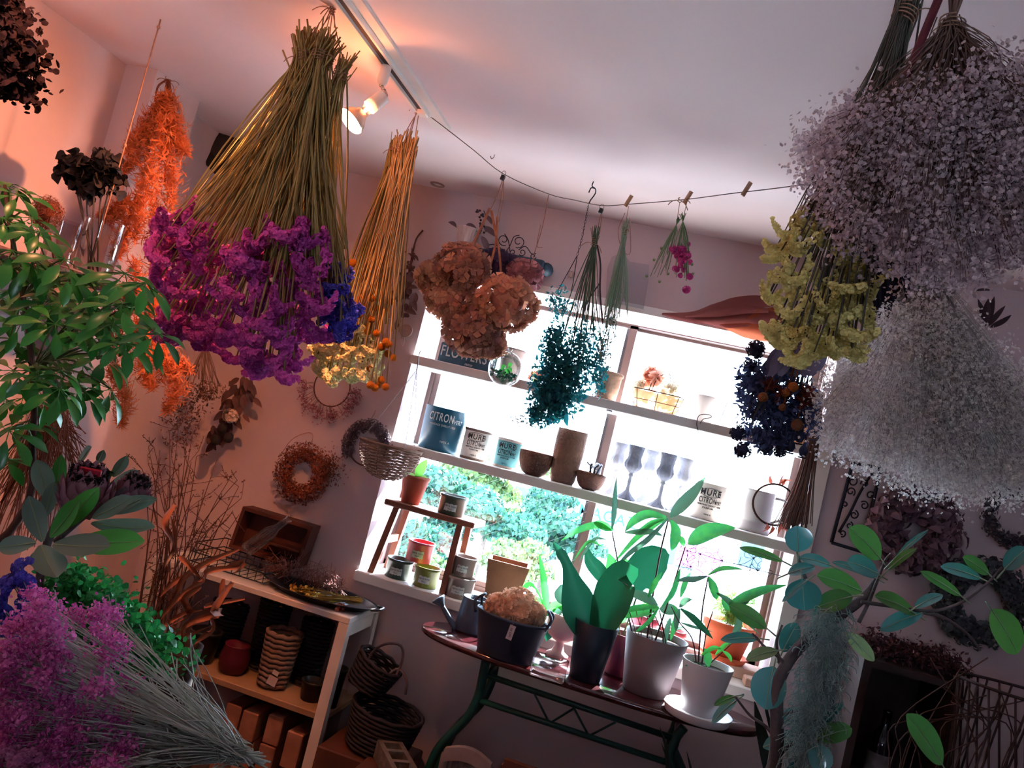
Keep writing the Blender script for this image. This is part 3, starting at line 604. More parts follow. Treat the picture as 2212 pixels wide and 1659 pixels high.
def labelcan(px, py, z, Y, w, h, mat, lb, base=None):
    t, c = lath('ceramic_pot', lb, 'ceramic pot', px, py, z, Y, [(0, 0), (w*.44, 0), (w*.455, .003), (w*.475, h*.85), (w*.5, h*.87), (w*.505, h*.96), (w*.49, h), (w*.46, h), (w*.445, h*.5), (w*.43, .006), (0, .005)], mat, 'body', 'small labelled ceramic pots in the window', 36, base=base)
    lm = M('paper_label', 'c9cdc9', 'b9bfbc', rough=.8, noise=30)
    b = MB(); a = np.linspace(-.45, .45, 9)+.15; V = []; rr = w*.470+.001
    for i, x in enumerate(a): 
        for zz in (h*.22+.002*(i % 2), h*.60-.002*(i % 3 == 0)): V.append((c[0]+math.sin(x)*rr, c[1]-math.cos(x)*rr, z+zz))
    b.add(V, [(2*i, 2*i+2, 2*i+3, 2*i+1) for i in range(8)]); l = b.build('paper_label', lm, t)
    for k, (s, sz) in enumerate((('terra nova', .0085), ('fleurs', .006))):
        text_mesh(s, sz, inkb, 'lettering', t, mat4(A(c[0]+math.sin(.15)*(rr+.0006), c[1]-math.cos(.15)*(rr+.0006), z+h*(.48-.14*k)), az(.15)), (.9, 1), extrude=.0002, bend=rr+.0006)
    return t, c
cols = {k: M('glaze_'+k, a, b_, rough=.35, noise=7, spec=.5) for k, a, b_ in (('sage', '4f6158', '435349'), ('dark', '2f4a44', '263c38'), ('red', 'cf5560', 'b8434f'), ('olive', '8d9440', '777d34'), ('taupe', '8a7a74', '786a66'), ('stone', '93857f', '837670'))}
labelcan(972, 1113, zt, 2.66, .098, .066, cols['sage'], 'grey green ceramic pot with paper label on top of the wooden stool')
_, cg = labelcan(857, 1246, WZ0, 2.655, .095, .064, cols['dark'], 'dark green ceramic pot with paper label at the left end of the sill')
_, cyl = labelcan(917, 1262, WZ0, 2.645, .090, .066, cols['olive'], 'olive yellow ceramic pot with paper label on the sill under the stool')
labelcan(899, 1216, WZ0+.068, 2.68, .095, .068, cols['red'], 'red ceramic pot with paper label stacked over two pots under the stool', base=((cg[0]+cyl[0])/2, 2.675, 0))
_, ct = labelcan(989, 1284, WZ0, 2.64, .100, .068, cols['stone'], 'lower grey ceramic pot with paper label right of the stool leg')
labelcan(983, 1236, WZ0+.070, 2.66, .084, .062, cols['taupe'], 'upper taupe ceramic pot stacked on the grey pot behind the stool leg', base=(ct[0]-.006, 2.65, 0))
# square clay planter
q = P(1078, 1292, 2.66); t = thing('square_planter', 'square tapered terracotta planter on the sill', 'planter', (q[0], 2.69, WZ0)); c = A(q[0], 2.69, WZ0+.012); b = MB()
h, wt, wb_, th = .138, .070, .050, .009; R2 = Rxyz(0, 0, .16); V = []
for (hw, zz) in ((wb_, 0), (wt, h), (wt-th, h), (wb_-th*.6, .02)): V += [c+R2@A(sx*hw, sy*hw*.8, zz) for sx, sy in ((-1, -1), (1, -1), (1, 1), (-1, 1))]
b.add(V, [(0, 3, 2, 1)]+[(i*4+j, i*4+(j+1) % 4, i*4+4+(j+1) % 4, i*4+4+j) for i in range(3) for j in range(4)]+[(12, 13, 14, 15)])
b.build('planter_body', M('square_clay', '86583f', '6c4636', rough=.85, noise=8, bump=.2), t, smooth=False)
b = MB(); b.box(c+A(0, 0, -.006), (.125, .10, .012), R2, bev=.003); b.build('saucer', TC, t, smooth=False)

# ---------------- oval table with green metal frame
ZT = .940
TX0, TX1, TYC, THY = P(915, 1347, 2.40)[0], P(1640, 1588, 2.40)[0], 2.40, .150
t = thing('oval_table', 'narrow oval table with dark polished red top and green metal frame', 'table', ((TX0+TX1)/2, TYC, 0)); TXC, THX = (TX0+TX1)/2, (TX1-TX0)/2
def oval(z, k=1.0, n=72, off=0):
    a = np.linspace(0, 2*PI, n, endpoint=False); ca, sa = np.cos(a), np.sin(a)
    return np.stack([TXC+(THX+off)*np.sign(ca)*np.abs(ca)**.62, TYC+(THY+off)*np.sign(sa)*np.abs(sa)**.95, np.full(n, z)], -1)
rings = [oval(ZT-.018, off=-.006), oval(ZT-.014), oval(ZT-.004), oval(ZT, off=-.004)]; V = np.vstack(rings+[A(TXC, TYC, ZT-.018), A(TXC, TYC, ZT)]); n = 72
b = MB(); b.add(V, [(i*n+j, i*n+(j+1) % n, (i+1)*n+(j+1) % n, (i+1)*n+j) for i in range(3) for j in range(n)]+[(4*n, (j+1) % n, j) for j in range(n)]+[(4*n+1, 3*n+j, 3*n+(j+1) % n) for j in range(n)])
b.build('tabletop', M('polished_red_wood', '4a1a1e', '35141a', rough=.16, noise=7, coat=.6, spec=.5), t)
gmet = M('green_metal', '14504c', '0f423f', rough=.4, noise=6, spec=.5)
YF = 2.335
def pf(x, y): return P(x, y, YF)
lg = lambda pts, yoff: [A(*pf(*p))+A(0, yoff, 0) for p in pts]
for yoff in (0, .15):
    b = MB(); b.tube(poly(lg([(1050, 1425), (1043, 1462), (1033, 1505), (1008, 1552), (960, 1600), (935, 1640), (905, 1720), (880, 1800), (860, 1900), (855, 2040)], yoff), 5), .0135, 10); b.build('leg', gmet, t)
    b = MB(); b.tube(poly(lg([(1478, 1570), (1462, 1590), (1455, 1610), (1447, 1640), (1470, 1700), (1500, 1780), (1510, 1870), (1500, 2040)], yoff), 5), .0135, 10); b.build('leg', gmet, t)
b = MB(); b.tube(lg([(1050, 1458), (1462, 1597)], 0), .0085, 10); b.build('rail', gmet, t)
b = MB(); b.tube(lg([(1034, 1512), (1450, 1650)], 0), .0085, 10); b.build('rail', gmet, t)
for (a, c_) in (((1155, 1500), (1187, 1563)), ((1187, 1563), (1240, 1530)), ((1240, 1530), (1272, 1590)), ((1272, 1590), (1330, 1560))):
    b = MB(); b.tube(lg([a, c_], 0), .0032, 8); b.build('brace', gmet, t)
b = MB(); b.tube([pf(1050, 1458), pf(1050, 1458)+A(0, .15, 0)], .0085, 8); b.build('rail', gmet, t)
b = MB(); b.tube([pf(1462, 1597), pf(1462, 1597)+A(0, .15, 0)], .0085, 8); b.build('rail', gmet, t)
# ================================================================== table things and potted plants
def ribbon(b, pts, W, nrmv, prof=None, fold=.15, r=None):
    p = np.asarray(pts, float); n = len(p); t = np.gradient(p, axis=0); t /= np.linalg.norm(t, axis=1, keepdims=True); s = np.linspace(0, 1, n)
    wv = (np.sin(PI*np.clip(s, .001, 1)**.75)**.8 if prof is None else np.interp(s, np.linspace(0, 1, len(prof)), prof))*W/2; wv[-1] = max(wv[-1], W*.01)
    nv = np.broadcast_to(np.asarray(nrmv, float), (n, 3)); x = np.cross(t, nv); x /= np.maximum(np.linalg.norm(x, axis=1, keepdims=True), 1e-6); z = np.cross(x, t)
    m = np.abs(wv)[:, None]*fold*2*z
    V = np.stack([p-x*wv[:, None]+m, p-x*wv[:, None]*.5+m*.35, p, p+x*wv[:, None]*.5+m*.35, p+x*wv[:, None]+m], 1).reshape(-1, 3)
    q = [(5*i+k, 5*i+k+1, 5*i+k+6, 5*i+k+5) for i in range(n-1) for k in range(4)]
    return b.add(V, q, r)
def tocam(p): return nrm(CAM-np.asarray(p))
def pleaf(t, mat, pts, Y, wpx, prof=None, up=.5, fold=.15, jit=.25, name='leaf'):
    w3 = pp(pts, Y); c = w3[len(w3)//2]; W = wpx*S(pts[len(pts)//2][0], pts[len(pts)//2][1], Y)
    nv = nrm(tocam(c)+A(0, 0, up)+rdir(1)[0]*jit); b = MB(); ribbon(b, poly(w3, 5), W, nv, prof, fold); return b.build(name, mat, t)
zinc = M('dark_zinc', '39475c', '2d394c', rough=.5, noise=8, metal=.35, spec=.4); zinc2 = M('galvanised', '56687a', '46566a', rough=.45, noise=14, metal=.4)
# watering can
q = Pz(1012, 1362, ZT); t = thing('watering_can', 'galvanised watering can with a long spout on the left end of the table', 'watering can', q); c = q
b = MB(); b.lathe([(0, 0), (.046, 0), (.047, .003), (.043, .05), (.0435, .053), (.040, .098), (.041, .102), (.038, .102), (.040, .05), (0, .045)], c, 32); b.build('body', zinc2, t)
sp = [P(985, 1358, q[1]-.03), P(970, 1335, q[1]-.035), P(955, 1308, q[1]-.04)]
b = MB(); b.tube(poly(sp), np.linspace(.010, .007, 9), 12); 
b.build('spout', zinc2, t); d = nrm(sp[2]-sp[1]); b = MB(); b.lathe([(.007, 0), (.010, .008), (.021, .026), (.0215, .029), (.0, .031)], sp[2]-d*.004, 24, axis=d); b.build('rose', zinc2, t)
b = MB(); b.tube(poly([c+A(.036, .01, .098), c+A(.05, .012, .125), c+A(.075, .012, .12), c+A(.075, .012, .07), c+A(.044, .01, .03)]), .0035, 8); b.build('handle', zinc2, t)
# zinc tub with hydrangea
q = Pz(1088, 1418, ZT); t = thing('zinc_tub', 'dark oval zinc tub with two handles holding peach hydrangea on the table', 'tub', q); c = q; hT = .118
Rz = .10
b = MB(); sx, sy = 1.0, .62
b.lathe([(0, 0), (.080, 0), (.082, .004), (.104, hT-.012), (.109, hT-.008), (.110, hT-.002), (.107, hT), (.101, hT-.004), (.080, .02), (0, .015)], c, 48, sx=.66, sy=1, spin=-Rz); b.build('tub_body', zinc, t)
for s_ in (-1, 1):
    b = MB(); e = c+A(s_*.104*math.cos(Rz), s_*.104*math.sin(Rz), hT-.008)
    b.tube(poly([e+A(-s_*.004, -.035, -.004), e+A(s_*.006, -.030, .028), e+A(-s_*.012, 0, .045), e+A(s_*.002, .028, .030), e+A(-s_*.004, .035, -.004)]), .0042, 8); b.build('handle', zinc, t)
b = MB(); tp = P(1107, 1352, q[1]-.075); b.box(tp+A(0, -.002, -.018), (.017, .0015, .040), Rxyz(0, .12, 0)); b.tube([tp+A(0, 0, .002), tp+A(0, .012, .026)], .0005, 4); tg_ = b.build('price_tag', M('tag_paper', 'b9b6c4', rough=.8), t, smooth=False)
text_mesh('NO.30', .0075, inkb, 'lettering', t, mat4(tp+A(0, -.0035, -.018), RX90@Rxyz(0, 0, PI/2)), (1.1, 1.1), extrude=.0001)
flor4 = cupflower(4, .95, 1.0, 1.05)
def hydrangea(name, c, r, mat, parent, n=150, petal=.013, squash=.85, label=None, under=None):
    d = rdir(n); pos = A(*c)+d*A(r, r, r*squash)*(.80+.2*rng.random((n, 1))); b = MB()
    b.inst(ICO1, [c], None, r*.62, r=.9)
    b.inst(flor4, pos, frames(d+.45*rdir(n)), petal*rng.uniform(.8, 1.25, n)); o = b.build(name, mat, parent); 
    if label: o['label'] = label
    return o
hyp = M('peach_hydrangea', 'f6d2b4', 'e4b08c', rough=.7, rnd=1, trans=.3)
hh = thing('hydrangea_posy', 'mound of dried peach hydrangea heads filling the dark zinc tub', 'dried flowers', c+A(0, 0, hT*.6))
for (dx, dy, dz, r_) in ((-.048, -.002, .130, .038), (.004, .004, .150, .052), (.050, .010, .134, .036), (.028, -.016, .128, .036), (-.018, -.018, .128, .034)): hydrangea('flower_head', c+A(dx, dy, dz), r_, hyp, hh, 170, .012)
# white footed pot with a plant
q = Pz(1198, 1422, ZT); wcer = M('pale_pink_ceramic', 'dcc4c0', 'cfb4b0', rough=.5, noise=6)
t = thing('footed_pot', 'pale footed pot with a bright green fern plant behind the zinc tub', 'potted plant', q); c = q+A(0, .04, 0); PB[t.name] = PB[t.name]
b = MB(); b.lathe([(0, 0), (.034, 0), (.034, .005), (.020, .014), (.013, .030), (.012, .042), (.024, .048), (.042, .060), (.052, .085), (.053, .118), (.050, .126), (.047, .126), (.049, .1), (0, .1)], c, 36); b.build('pot', wcer, t)
soil_disc(t, c, .047, .118)
lg1 = M('bright_fern_leaf', '5fc64e', '34a048', rough=.35, rnd=2, trans=.45, spec=.5); lg2 = M('deep_leaf', '1f6f46', '1a5a44', rough=.3, rnd=2, trans=.22, spec=.6); lg3 = M('grey_green_leaf', '5d8a64', '4a7a68', rough=.35, rnd=2, trans=.25, spec=.6)
Yp = c[1]
for pts, w, mt, pf_ in ((((1180, 1325), (1178, 1290), (1172, 1240), (1164, 1195)), 17, lg1, None), (((1178, 1325), (1165, 1285), (1145, 1262), (1124, 1278)), 13, lg1, (.25, .3, .4, .9, .5)), (((1180, 1330), (1165, 1308), (1145, 1298), (1130, 1308)), 26, lg1, None), (((1185, 1330), (1165, 1325), (1148, 1345), (1152, 1365)), 24, lg2, None),
                       (((1190, 1330), (1205, 1335), (1218, 1352), (1228, 1372)), 22, lg2, None), (((1192, 1330), (1195, 1350), (1185, 1370), (1180, 1385)), 26, lg2, None), (((1188, 1330), (1208, 1318), (1225, 1322), (1232, 1345)), 18, lg3, None), (((1186, 1330), (1196, 1310), (1208, 1308), (1216, 1322)), 18, lg1, None)):
    pleaf(t, mt, pts, Yp, w, pf_)
b = MB(); b.tube(poly(pp([(1200, 1340), (1222, 1310)], Yp)), .0014, 5)
pleaf(t, lg3, ((1222, 1308), (1216, 1285), (1212, 1263)), Yp, 44, (.1, .8, 1, .9, .1)); b.build('leaf_stalk', dryg, t)
for k in range(9):
    b = MB(); b.tube(bez(P(1225+k*2, 1365, Yp), P(1232+k*5, 1320, Yp), P(1240+k*7, 1300+k*4, Yp)), .0011, 4); b.build('leaf_stalk', dryg, t)
# clear glass block
q = Pz(1182, 1462, ZT); b = MB(); b.box(q+A(0, 0, .026), (.095, .075, .050), Rxyz(0, 0, .05), bev=.004); tag(b.build('glass_block', M('block_glass', 'e9dcdc', rough=.04, glass=.10), origin=q), 'clear glass block on the table between the zinc tub and the dark pot', 'glass block')

def tpot(name, label, px, py, rt, rb, h, mat, th=.004, dy=0, saucer=None):
    q = Pz(px, py, ZT+(.014 if saucer else 0)); q = q+A(0, dy, 0)
    t = thing(name, label, 'potted plant', A(q[0], q[1], ZT)); b = MB()
    b.lathe([(0, 0), (rb-.002, 0), (rb, .003), (rt, h), (rt-th*.4, h+.001), (rt-th, h), (rt-th-.004, h-.02), (rb*.9, h*.6), (0, h*.6)], q, 44); b.build('pot', mat, t); soil_disc(t, q, rt-th-.004, h-.016)
    if saucer:
        b = MB(); b.lathe([(0, 0), (saucer*.9, 0), (saucer*.93, .003), (saucer, .022), (saucer*.985, .023), (saucer*.90, .0085), (0, .0085)], A(q[0], q[1], ZT+.0005), 48); b.build('saucer', mat, t)
    return t, q
t, c = tpot('dark_pot', 'dark navy pot with broad upright leaves on the table', 1262, 1466, .0625, .044, .158, M('navy_plastic', '14263a', '101e30', rough=.45, noise=4))
Yp = c[1]
pleaf(t, lg2, ((1278, 1392), (1255, 1330), (1238, 1268), (1222, 1215), (1196, 1172)), Yp, 80, (.25, .75, 1, .85, .5, .28, .28, .05), .15, .25, .05)
pleaf(t, lg2, ((1285, 1392), (1310, 1330), (1330, 1275), (1352, 1240), (1358, 1268)), Yp-.01, 84, (.25, .7, .95, 1, .85, .55, .1), .3, .22, .05)
pleaf(t, lg1, ((1292, 1390), (1320, 1345), (1332, 1310), (1336, 1282)), Yp+.02, 26, None, .3)
pleaf(t, lg2, ((1270, 1392), (1262, 1350), (1240, 1320)), Yp+.03, 40, None, .3)
t, c = tpot('maroon_pot', 'maroon pot half hidden between the navy pot and the taupe pot', 1330, 1462, .047, .038, .12, M('maroon_glaze', '7a2f45', '66263a', rough=.4, noise=4), dy=.035)
Yp = c[1]+.02
pleaf(t, lg2, ((1375, 1290), (1372, 1262), (1395, 1225), (1420, 1205), (1442, 1192)), Yp, 78, (.2, .7, 1, 1, .75, .2), .2)
pleaf(t, lg2, ((1308, 1262), (1295, 1235), (1275, 1210), (1268, 1180)), Yp, 34, None, .2)
pleaf(t, lg1, ((1318, 1260), (1322, 1225), (1315, 1195)), Yp+.03, 30, None, .2)
pleaf(t, lg1, ((1330, 1265), (1350, 1235), (1352, 1205)), Yp+.03, 34, None, .2)
pleaf(t, lg1, ((1345, 1345), (1340, 1320), (1352, 1300)), Yp-.02, 40, (.3, .9, 1, .7, .1), .2)
b = MB(); b.tube(pp([(1340, 1375), (1310, 1265)], Yp), .003, 6); b.tube(pp([(1345, 1375), (1375, 1290)], Yp), .003, 6); b.tube(pp([(1335, 1375), (1345, 1300)], Yp), .003, 6); b.build('stems', dryg, t)

rstem = M('red_brown_stem', '6a2c2c', '4d2626', rough=.6, noise=30)
def stempath(t, pts, Y, r0, r1, mat=rstem, name='stem'):
    p = poly(pp(pts, Y), 5); b = MB(); b.tube(p, np.linspace(r0, r1, len(p)), 7); return b.build(name, mat, t)
strap = (.25, .7, 1, 1, .85, .55, .05); lgS = M('speckled_leaf', '4cae4c', '2f8a50', rough=.3, rnd=2, trans=.4, spec=.6, noise=60)
t, c = tpot('taupe_pot', 'wide taupe pot with tall cane stems and long leaves in the middle of the table', 1392, 1494, .089, .064, .160, M('taupe_matte', '8f7d80', '827174', rough=.55, noise=5)); Yp = c[1]
stempath(t, ((1395, 1405), (1408, 1300), (1425, 1200), (1443, 1125)), Yp, .0032, .0022)
stempath(t, ((1375, 1405), (1348, 1290), (1332, 1200), (1322, 1148)), Yp+.01, .0026, .0018)
stempath(t, ((1410, 1400), (1440, 1310), (1462, 1240), (1480, 1182)), Yp, .0028, .0018)
for k in range(11): stempath(t, ((1365+k*8, 1408+k*1.5), (1368+k*8+rng.uniform(-14, 10), 1370), (1372+k*7+rng.uniform(-26, 16), 1318)), Yp+rng.uniform(-.03, .03), .0016, .0012)
L1 = [(((1447, 1118), (1475, 1090), (1500, 1062), (1524, 1030)), 28), (((1440, 1118), (1400, 1112), (1370, 1125), (1350, 1148)), 22), (((1440, 1120), (1405, 1140), (1372, 1165), (1322, 1220)), 14), (((1443, 1120), (1400, 1165), (1360, 1195), (1330, 1225)), 12),
      (((1448, 1124), (1458, 1145), (1456, 1170), (1450, 1190)), 24), (((1436, 1122), (1410, 1130), (1380, 1150), (1362, 1152)), 14), (((1322, 1143), (1326, 1110), (1328, 1075), (1332, 1030)), 12), (((1320, 1145), (1290, 1135), (1250, 1145), (1212, 1168)), 16),
      (((1325, 1145), (1310, 1140), (1292, 1132), (1282, 1128)), 20), (((1350, 1150), (1380, 1150), (1410, 1150), (1432, 1158)), 15), (((1486, 1176), (1520, 1155), (1555, 1145), (1590, 1140)), 40), (((1478, 1180), (1470, 1165), (1450, 1160)), 14),
      (((1420, 1310), (1400, 1295), (1375, 1285), (1358, 1280)), 24), (((1424, 1312), (1390, 1312), (1355, 1318), (1330, 1328)), 14), (((1424, 1314), (1395, 1322), (1365, 1328), (1350, 1335)), 22), (((1424, 1315), (1450, 1318), (1470, 1322)), 26),
      (((1422, 1315), (1405, 1340), (1385, 1358), (1372, 1365)), 10), (((1430, 1310), (1450, 1285), (1462, 1255), (1470, 1225)), 12), (((1365, 1300), (1345, 1310), (1330, 1330), (1322, 1350)), 30), (((1400, 1290), (1415, 1260), (1430, 1235)), 13),
      (((1455, 1308), (1462, 1335), (1455, 1360), (1448, 1385)), 14), (((1448, 1335), (1440, 1365), (1436, 1395)), 12), (((1470, 1290), (1480, 1260), (1492, 1235)), 12), (((1300, 1180), (1275, 1170), (1258, 1185), (1240, 1210)), 8), (((1310, 1165), (1285, 1165), (1265, 1190), (1250, 1215)), 8)]
for i, (pts, w) in enumerate(L1): pleaf(t, lgS if i % 3 else lg3, pts, Yp+rng.uniform(-.035, .02), w, strap if w < 26 else None, .6)

t, c = tpot('white_pot', 'white pot on a white saucer with red stemmed leaves at the right of the table', 1506, 1538, .0685, .046, .132, M('white_plastic', 'dcd9dc', 'd2cfd4', rough=.35, noise=3), saucer=.092); Yp = c[1]
stempath(t, ((1508, 1440), (1512, 1380), (1518, 1310), (1530, 1245)), Yp, .0026, .0018); stempath(t, ((1515, 1442), (1525, 1370), (1540, 1320)), Yp+.02, .002, .0016)
stempath(t, ((1520, 1445), (1570, 1400), (1590, 1380)), Yp, .0018, .0014); stempath(t, ((1505, 1440), (1495, 1380), (1468, 1345), (1450, 1310)), Yp-.01, .002, .0014)
for i, (pts, w, mt) in enumerate(((((1528, 1245), (1500, 1252), (1480, 1252), (1460, 1256)), 14, lg3), (((1530, 1242), (1555, 1230), (1580, 1228), (1605, 1230)), 12, lgS), (((1530, 1246), (1538, 1265), (1545, 1285), (1548, 1295)), 20, lgS), (((1548, 1280), (1575, 1300), (1600, 1330), (1640, 1370)), 14, lg3),
                               (((1575, 1305), (1610, 1290), (1650, 1275), (1698, 1264)), 22, lgS), (((1580, 1308), (1605, 1300), (1620, 1285), (1632, 1275)), 18, lg2), (((1560, 1290), (1570, 1310), (1585, 1315)), 18, lgS), (((1470, 1315), (1495, 1335), (1520, 1360), (1540, 1380)), 18, lg2), (((1468, 1312), (1480, 1298), (1495, 1295)), 14, lg3),
                               (((1468, 1315), (1462, 1340), (1460, 1365)), 13, lg3), (((1530, 1440), (1528, 1418), (1522, 1400)), 18, lgS), (((1515, 1415), (1540, 1400), (1560, 1402)), 10, lg1), (((1545, 1415), (1565, 1395), (1578, 1388)), 10, lg1), (((1600, 1320), (1592, 1360), (1575, 1395)), 16, lg3), (((1560, 1405), (1575, 1418), (1580, 1430)), 9, lg1), (((1470, 1345), (1500, 1355), (1540, 1365)), 7, lg3))):
    pleaf(t, mt, pts, Yp+rng.uniform(-.04, .02), w, strap, .6)
b = MB(); n = 130; pos = c+A(-.022, -.02, .118)+rng.normal(size=(n, 3))*A(.013, .013, .005); b.inst(leaf_t(1, .5, .3, .2, 4), pos, frames(rdir(n)+A(0, 0, .8)), rng.uniform(.006, .012, n)); stuff(b.build('moss', M('bright_moss', '7fb49a', '5a9a80', rough=.9, rnd=1), t))
# dark iron wire ornament above the sill on the right
t = thing('wire_ornament', 'dark curly wire ornament strung across the right window pane', 'wire ornament', P(1560, 1210, 2.62)); irn = M('dark_iron', '262b38', rough=.5, metal=.7)
b = MB(); b.tube(poly(pp([(1485, 1190), (1515, 1197), (1560, 1212), (1605, 1222), (1640, 1232), (1690, 1245)], 2.62)), .0011, 5); b.build('wire', irn, t)
for (x, y) in ((1485, 1190), (1513, 1197), (1560, 1211), (1628, 1206), (1637, 1232), (1492, 1224)):
    b = MB(); b.inst(ICO1, [P(x, y, 2.62)], None, .0035)
    for k in range(7):
        a = k*.9+x; r_ = rng.uniform(18, 36); b.tube(poly(pp([(x, y), (x+r_*.5*math.cos(a)-6, y+r_*.5*math.sin(a)), (x+r_*math.cos(a+.3), y+r_*math.sin(a+.3)), (x+r_*.8*math.cos(a+.8), y+r_*.8*math.sin(a+.8))], 2.62)), .0008, 4)
    b.build('curl', irn, t)
# terracotta pots on the sill, right half
def spot_(label, px, py, Y, rt, rb, h, mat, fol, folmat, saucer=True, zz=0):
    q = P(px, py, Y); q = A(q[0], Y, WZ0+zz); t = thing('terracotta_pot', label, 'potted plant', A(q[0], Y, WZ0+zz), 'terracotta pots on the right half of the sill'); b = MB()
    b.lathe([(0, .004), (rb, .004), (rt-.003, h*.8), (rt+.003, h*.8), (rt+.004, h), (rt-.004, h), (rt-.007, h*.8), (0, h*.8)], q, 36); b.build('pot', mat, t); soil_disc(t, q, rt-.007, h*.9)
    if saucer: b = MB(); b.lathe([(0, 0), (rt*.85, 0), (rt*1.0, .02), (rt*.96, .02), (rt*.82, .004), (0, .004)], q, 36); b.build('saucer', mat, t)
    fol(t, q+A(0, 0, h*.95), folmat); return t, q
orange = M('orange_terracotta', 'd8643c', 'c25632', rough=.8, noise=8)
def wispy(t, c, mt):
    b = MB()
    for k in range(70):
        d = nrm(A(rng.normal()*.35, rng.normal()*.25, 1)); L = rng.uniform(.06, .15); e = c+d*L+A(rng.normal()*.02, 0, -.01); b.tube(bez(c+A(rng.normal()*.018, rng.normal()*.012, 0), c+d*L*.6, e, 5), .0009, 3, cap=False)
        n = 9; s = rng.uniform(.3, 1, (n, 1)); b.inst(leaf_t(1, .35, .3, .1, 4), c+(e-c)*s, frames(rdir(n)+d), rng.uniform(.012, .024, n))
    stuff(b.build('foliage', mt, t))
def sparse(t, c, mt):
    for k in range(8): 
        d = nrm(A(rng.normal(), rng.normal()*.6-.2, .9)); b = MB(); b.leaf(c, d, A(0, 0, 1), rng.uniform(.05, .09), .022, .4, .15); b.build('leaf', mt, t)
brick = M('pale_brick', 'c9a894', 'b38f7c', rough=.9, noise=14, bump=.4)
pale = M('pale_wispy_leaf', 'b9d98a', '8fc070', rough=.6, rnd=1, trans=.5)
q = P(1568, 1452, 2.70)
spot_('orange terracotta pot with wispy pale foliage raised on bricks at the right of the sill', 1555, 1440, 2.72, .078, .054, .118, orange, wispy, pale, zz=.035)
q1 = P(1612, 1480, 2.66); b = MB(); b.box((q1[0]-.01, 2.72, WZ0+.0175), (.19, .10, .034), bev=.003); tag(b.build('brick', brick, smooth=False), 'pale brick lying on the sill under the orange pot', 'brick', 'bricks on the sill')
b = MB(); b.box((q1[0]+.035, 2.625, WZ0+.0125), (.10, .055, .025), Rxyz(0, 0, .06), bev=.003); tag(b.build('brick', brick, smooth=False), 'small brick piece on the sill in front of the orange pot', 'brick', 'bricks on the sill')
redp = M('raspberry_glaze', 'b23a56', '9c2f4a', rough=.4, noise=4)
spot_('raspberry red pot on the sill behind the taupe pot', 1385, 1372, 2.72, .046, .036, .10, redp, sparse, lg1, False)
spot_('small rose red pot on the sill right of the raspberry pot', 1448, 1395, 2.70, .040, .030, .085, M('rose_glaze', 'cf5a62', 'bd4a54', rough=.4, noise=4), sparse, lg3, False)

# ================================================================== rubber tree with moss, right foreground
YR = 1.78
t = thing('rubber_tree', 'rubber tree with large oval green leaves, many tinted with blue window sheen, and grey branches at the right', 'rubber tree', A(P(1672, 1640, YR)[0], YR, 0)); barkm = M('grey_bark', '6d6466', '544c50', rough=.85, noise=25, bump=.3, bscale=150)
tr = [P(1672, 1655, YR), P(1678, 1505, YR), P(1693, 1446, YR), P(1735, 1390, YR+.01), P(1815, 1328, YR+.03), P(1872, 1285, YR+.03), P(1902, 1232, YR+.02)]
base = A(tr[0][0]-.06, YR+.02, .0)
pth = poly([base+A(0, 0, .30), (base+A(0, 0, .7)+tr[0])/2]+tr, 5); b = MB(); b.tube(pth, np.interp(np.linspace(0, 1, len(pth)), [0, .45, .8, 1], [.016, .0125, .011, .004]), 10); b.build('trunk', barkm, t)
b = MB(); b.lathe([(0, 0), (.12, 0), (.122, .005), (.15, .30), (.155, .31), (.145, .31), (.13, .25), (0, .25)], base, 40); b.build('pot', M('charcoal_pot', '34363c', rough=.6), t)
BR = [((1855, 1345), (1875, 1305), (1895, 1255), (1912, 1212), (1925, 1195)), ((1700, 1440), (1680, 1418), (1655, 1400), (1625, 1368)), ((1690, 1448), (1682, 1420), (1678, 1385), (1690, 1350)), ((1860, 1300), (1930, 1310), (2010, 1320), (2075, 1302), (2130, 1262), (2165, 1225)), ((1985, 1320), (2040, 1335), (2090, 1370), (2118, 1405)),
      ((1690, 1445), (1720, 1400), (1760, 1370)), ((1740, 1250), (1728, 1215), (1722, 1190)), ((1810, 1330), (1818, 1300), (1813, 1272)), ((1678, 1600), (1655, 1570), (1620, 1545), (1588, 1505)), ((1676, 1560), (1700, 1540), (1735, 1535), (1755, 1535)), ((1765, 1640), (1766, 1605), (1768, 1578)), ((1672, 1640), (1720, 1600), (1760, 1590)), ((1815, 1328), (1770, 1300), (1745, 1255))]
for br in BR: stempath(t, br, YR+rng.uniform(-.01, .02), .0042, .0022, barkm, 'branch')
rub_sheen = M('rubber_leaf_sheen', '4c9c9c', '2f7c74', rough=.25, rnd=2, trans=.12, spec=.7, coat=.6); rubg = M('rubber_leaf_green', '4f8a3c', '35703a', rough=.3, rnd=2, trans=.25, spec=.5); rubp = M('rubber_leaf_pale', '8a9a6a', '6f8a5c', rough=.4, rnd=2, trans=.3)  # blue teal of the first material paints in the window sheen
midm = M('leaf_midrib', '9fb79a', rough=.5)
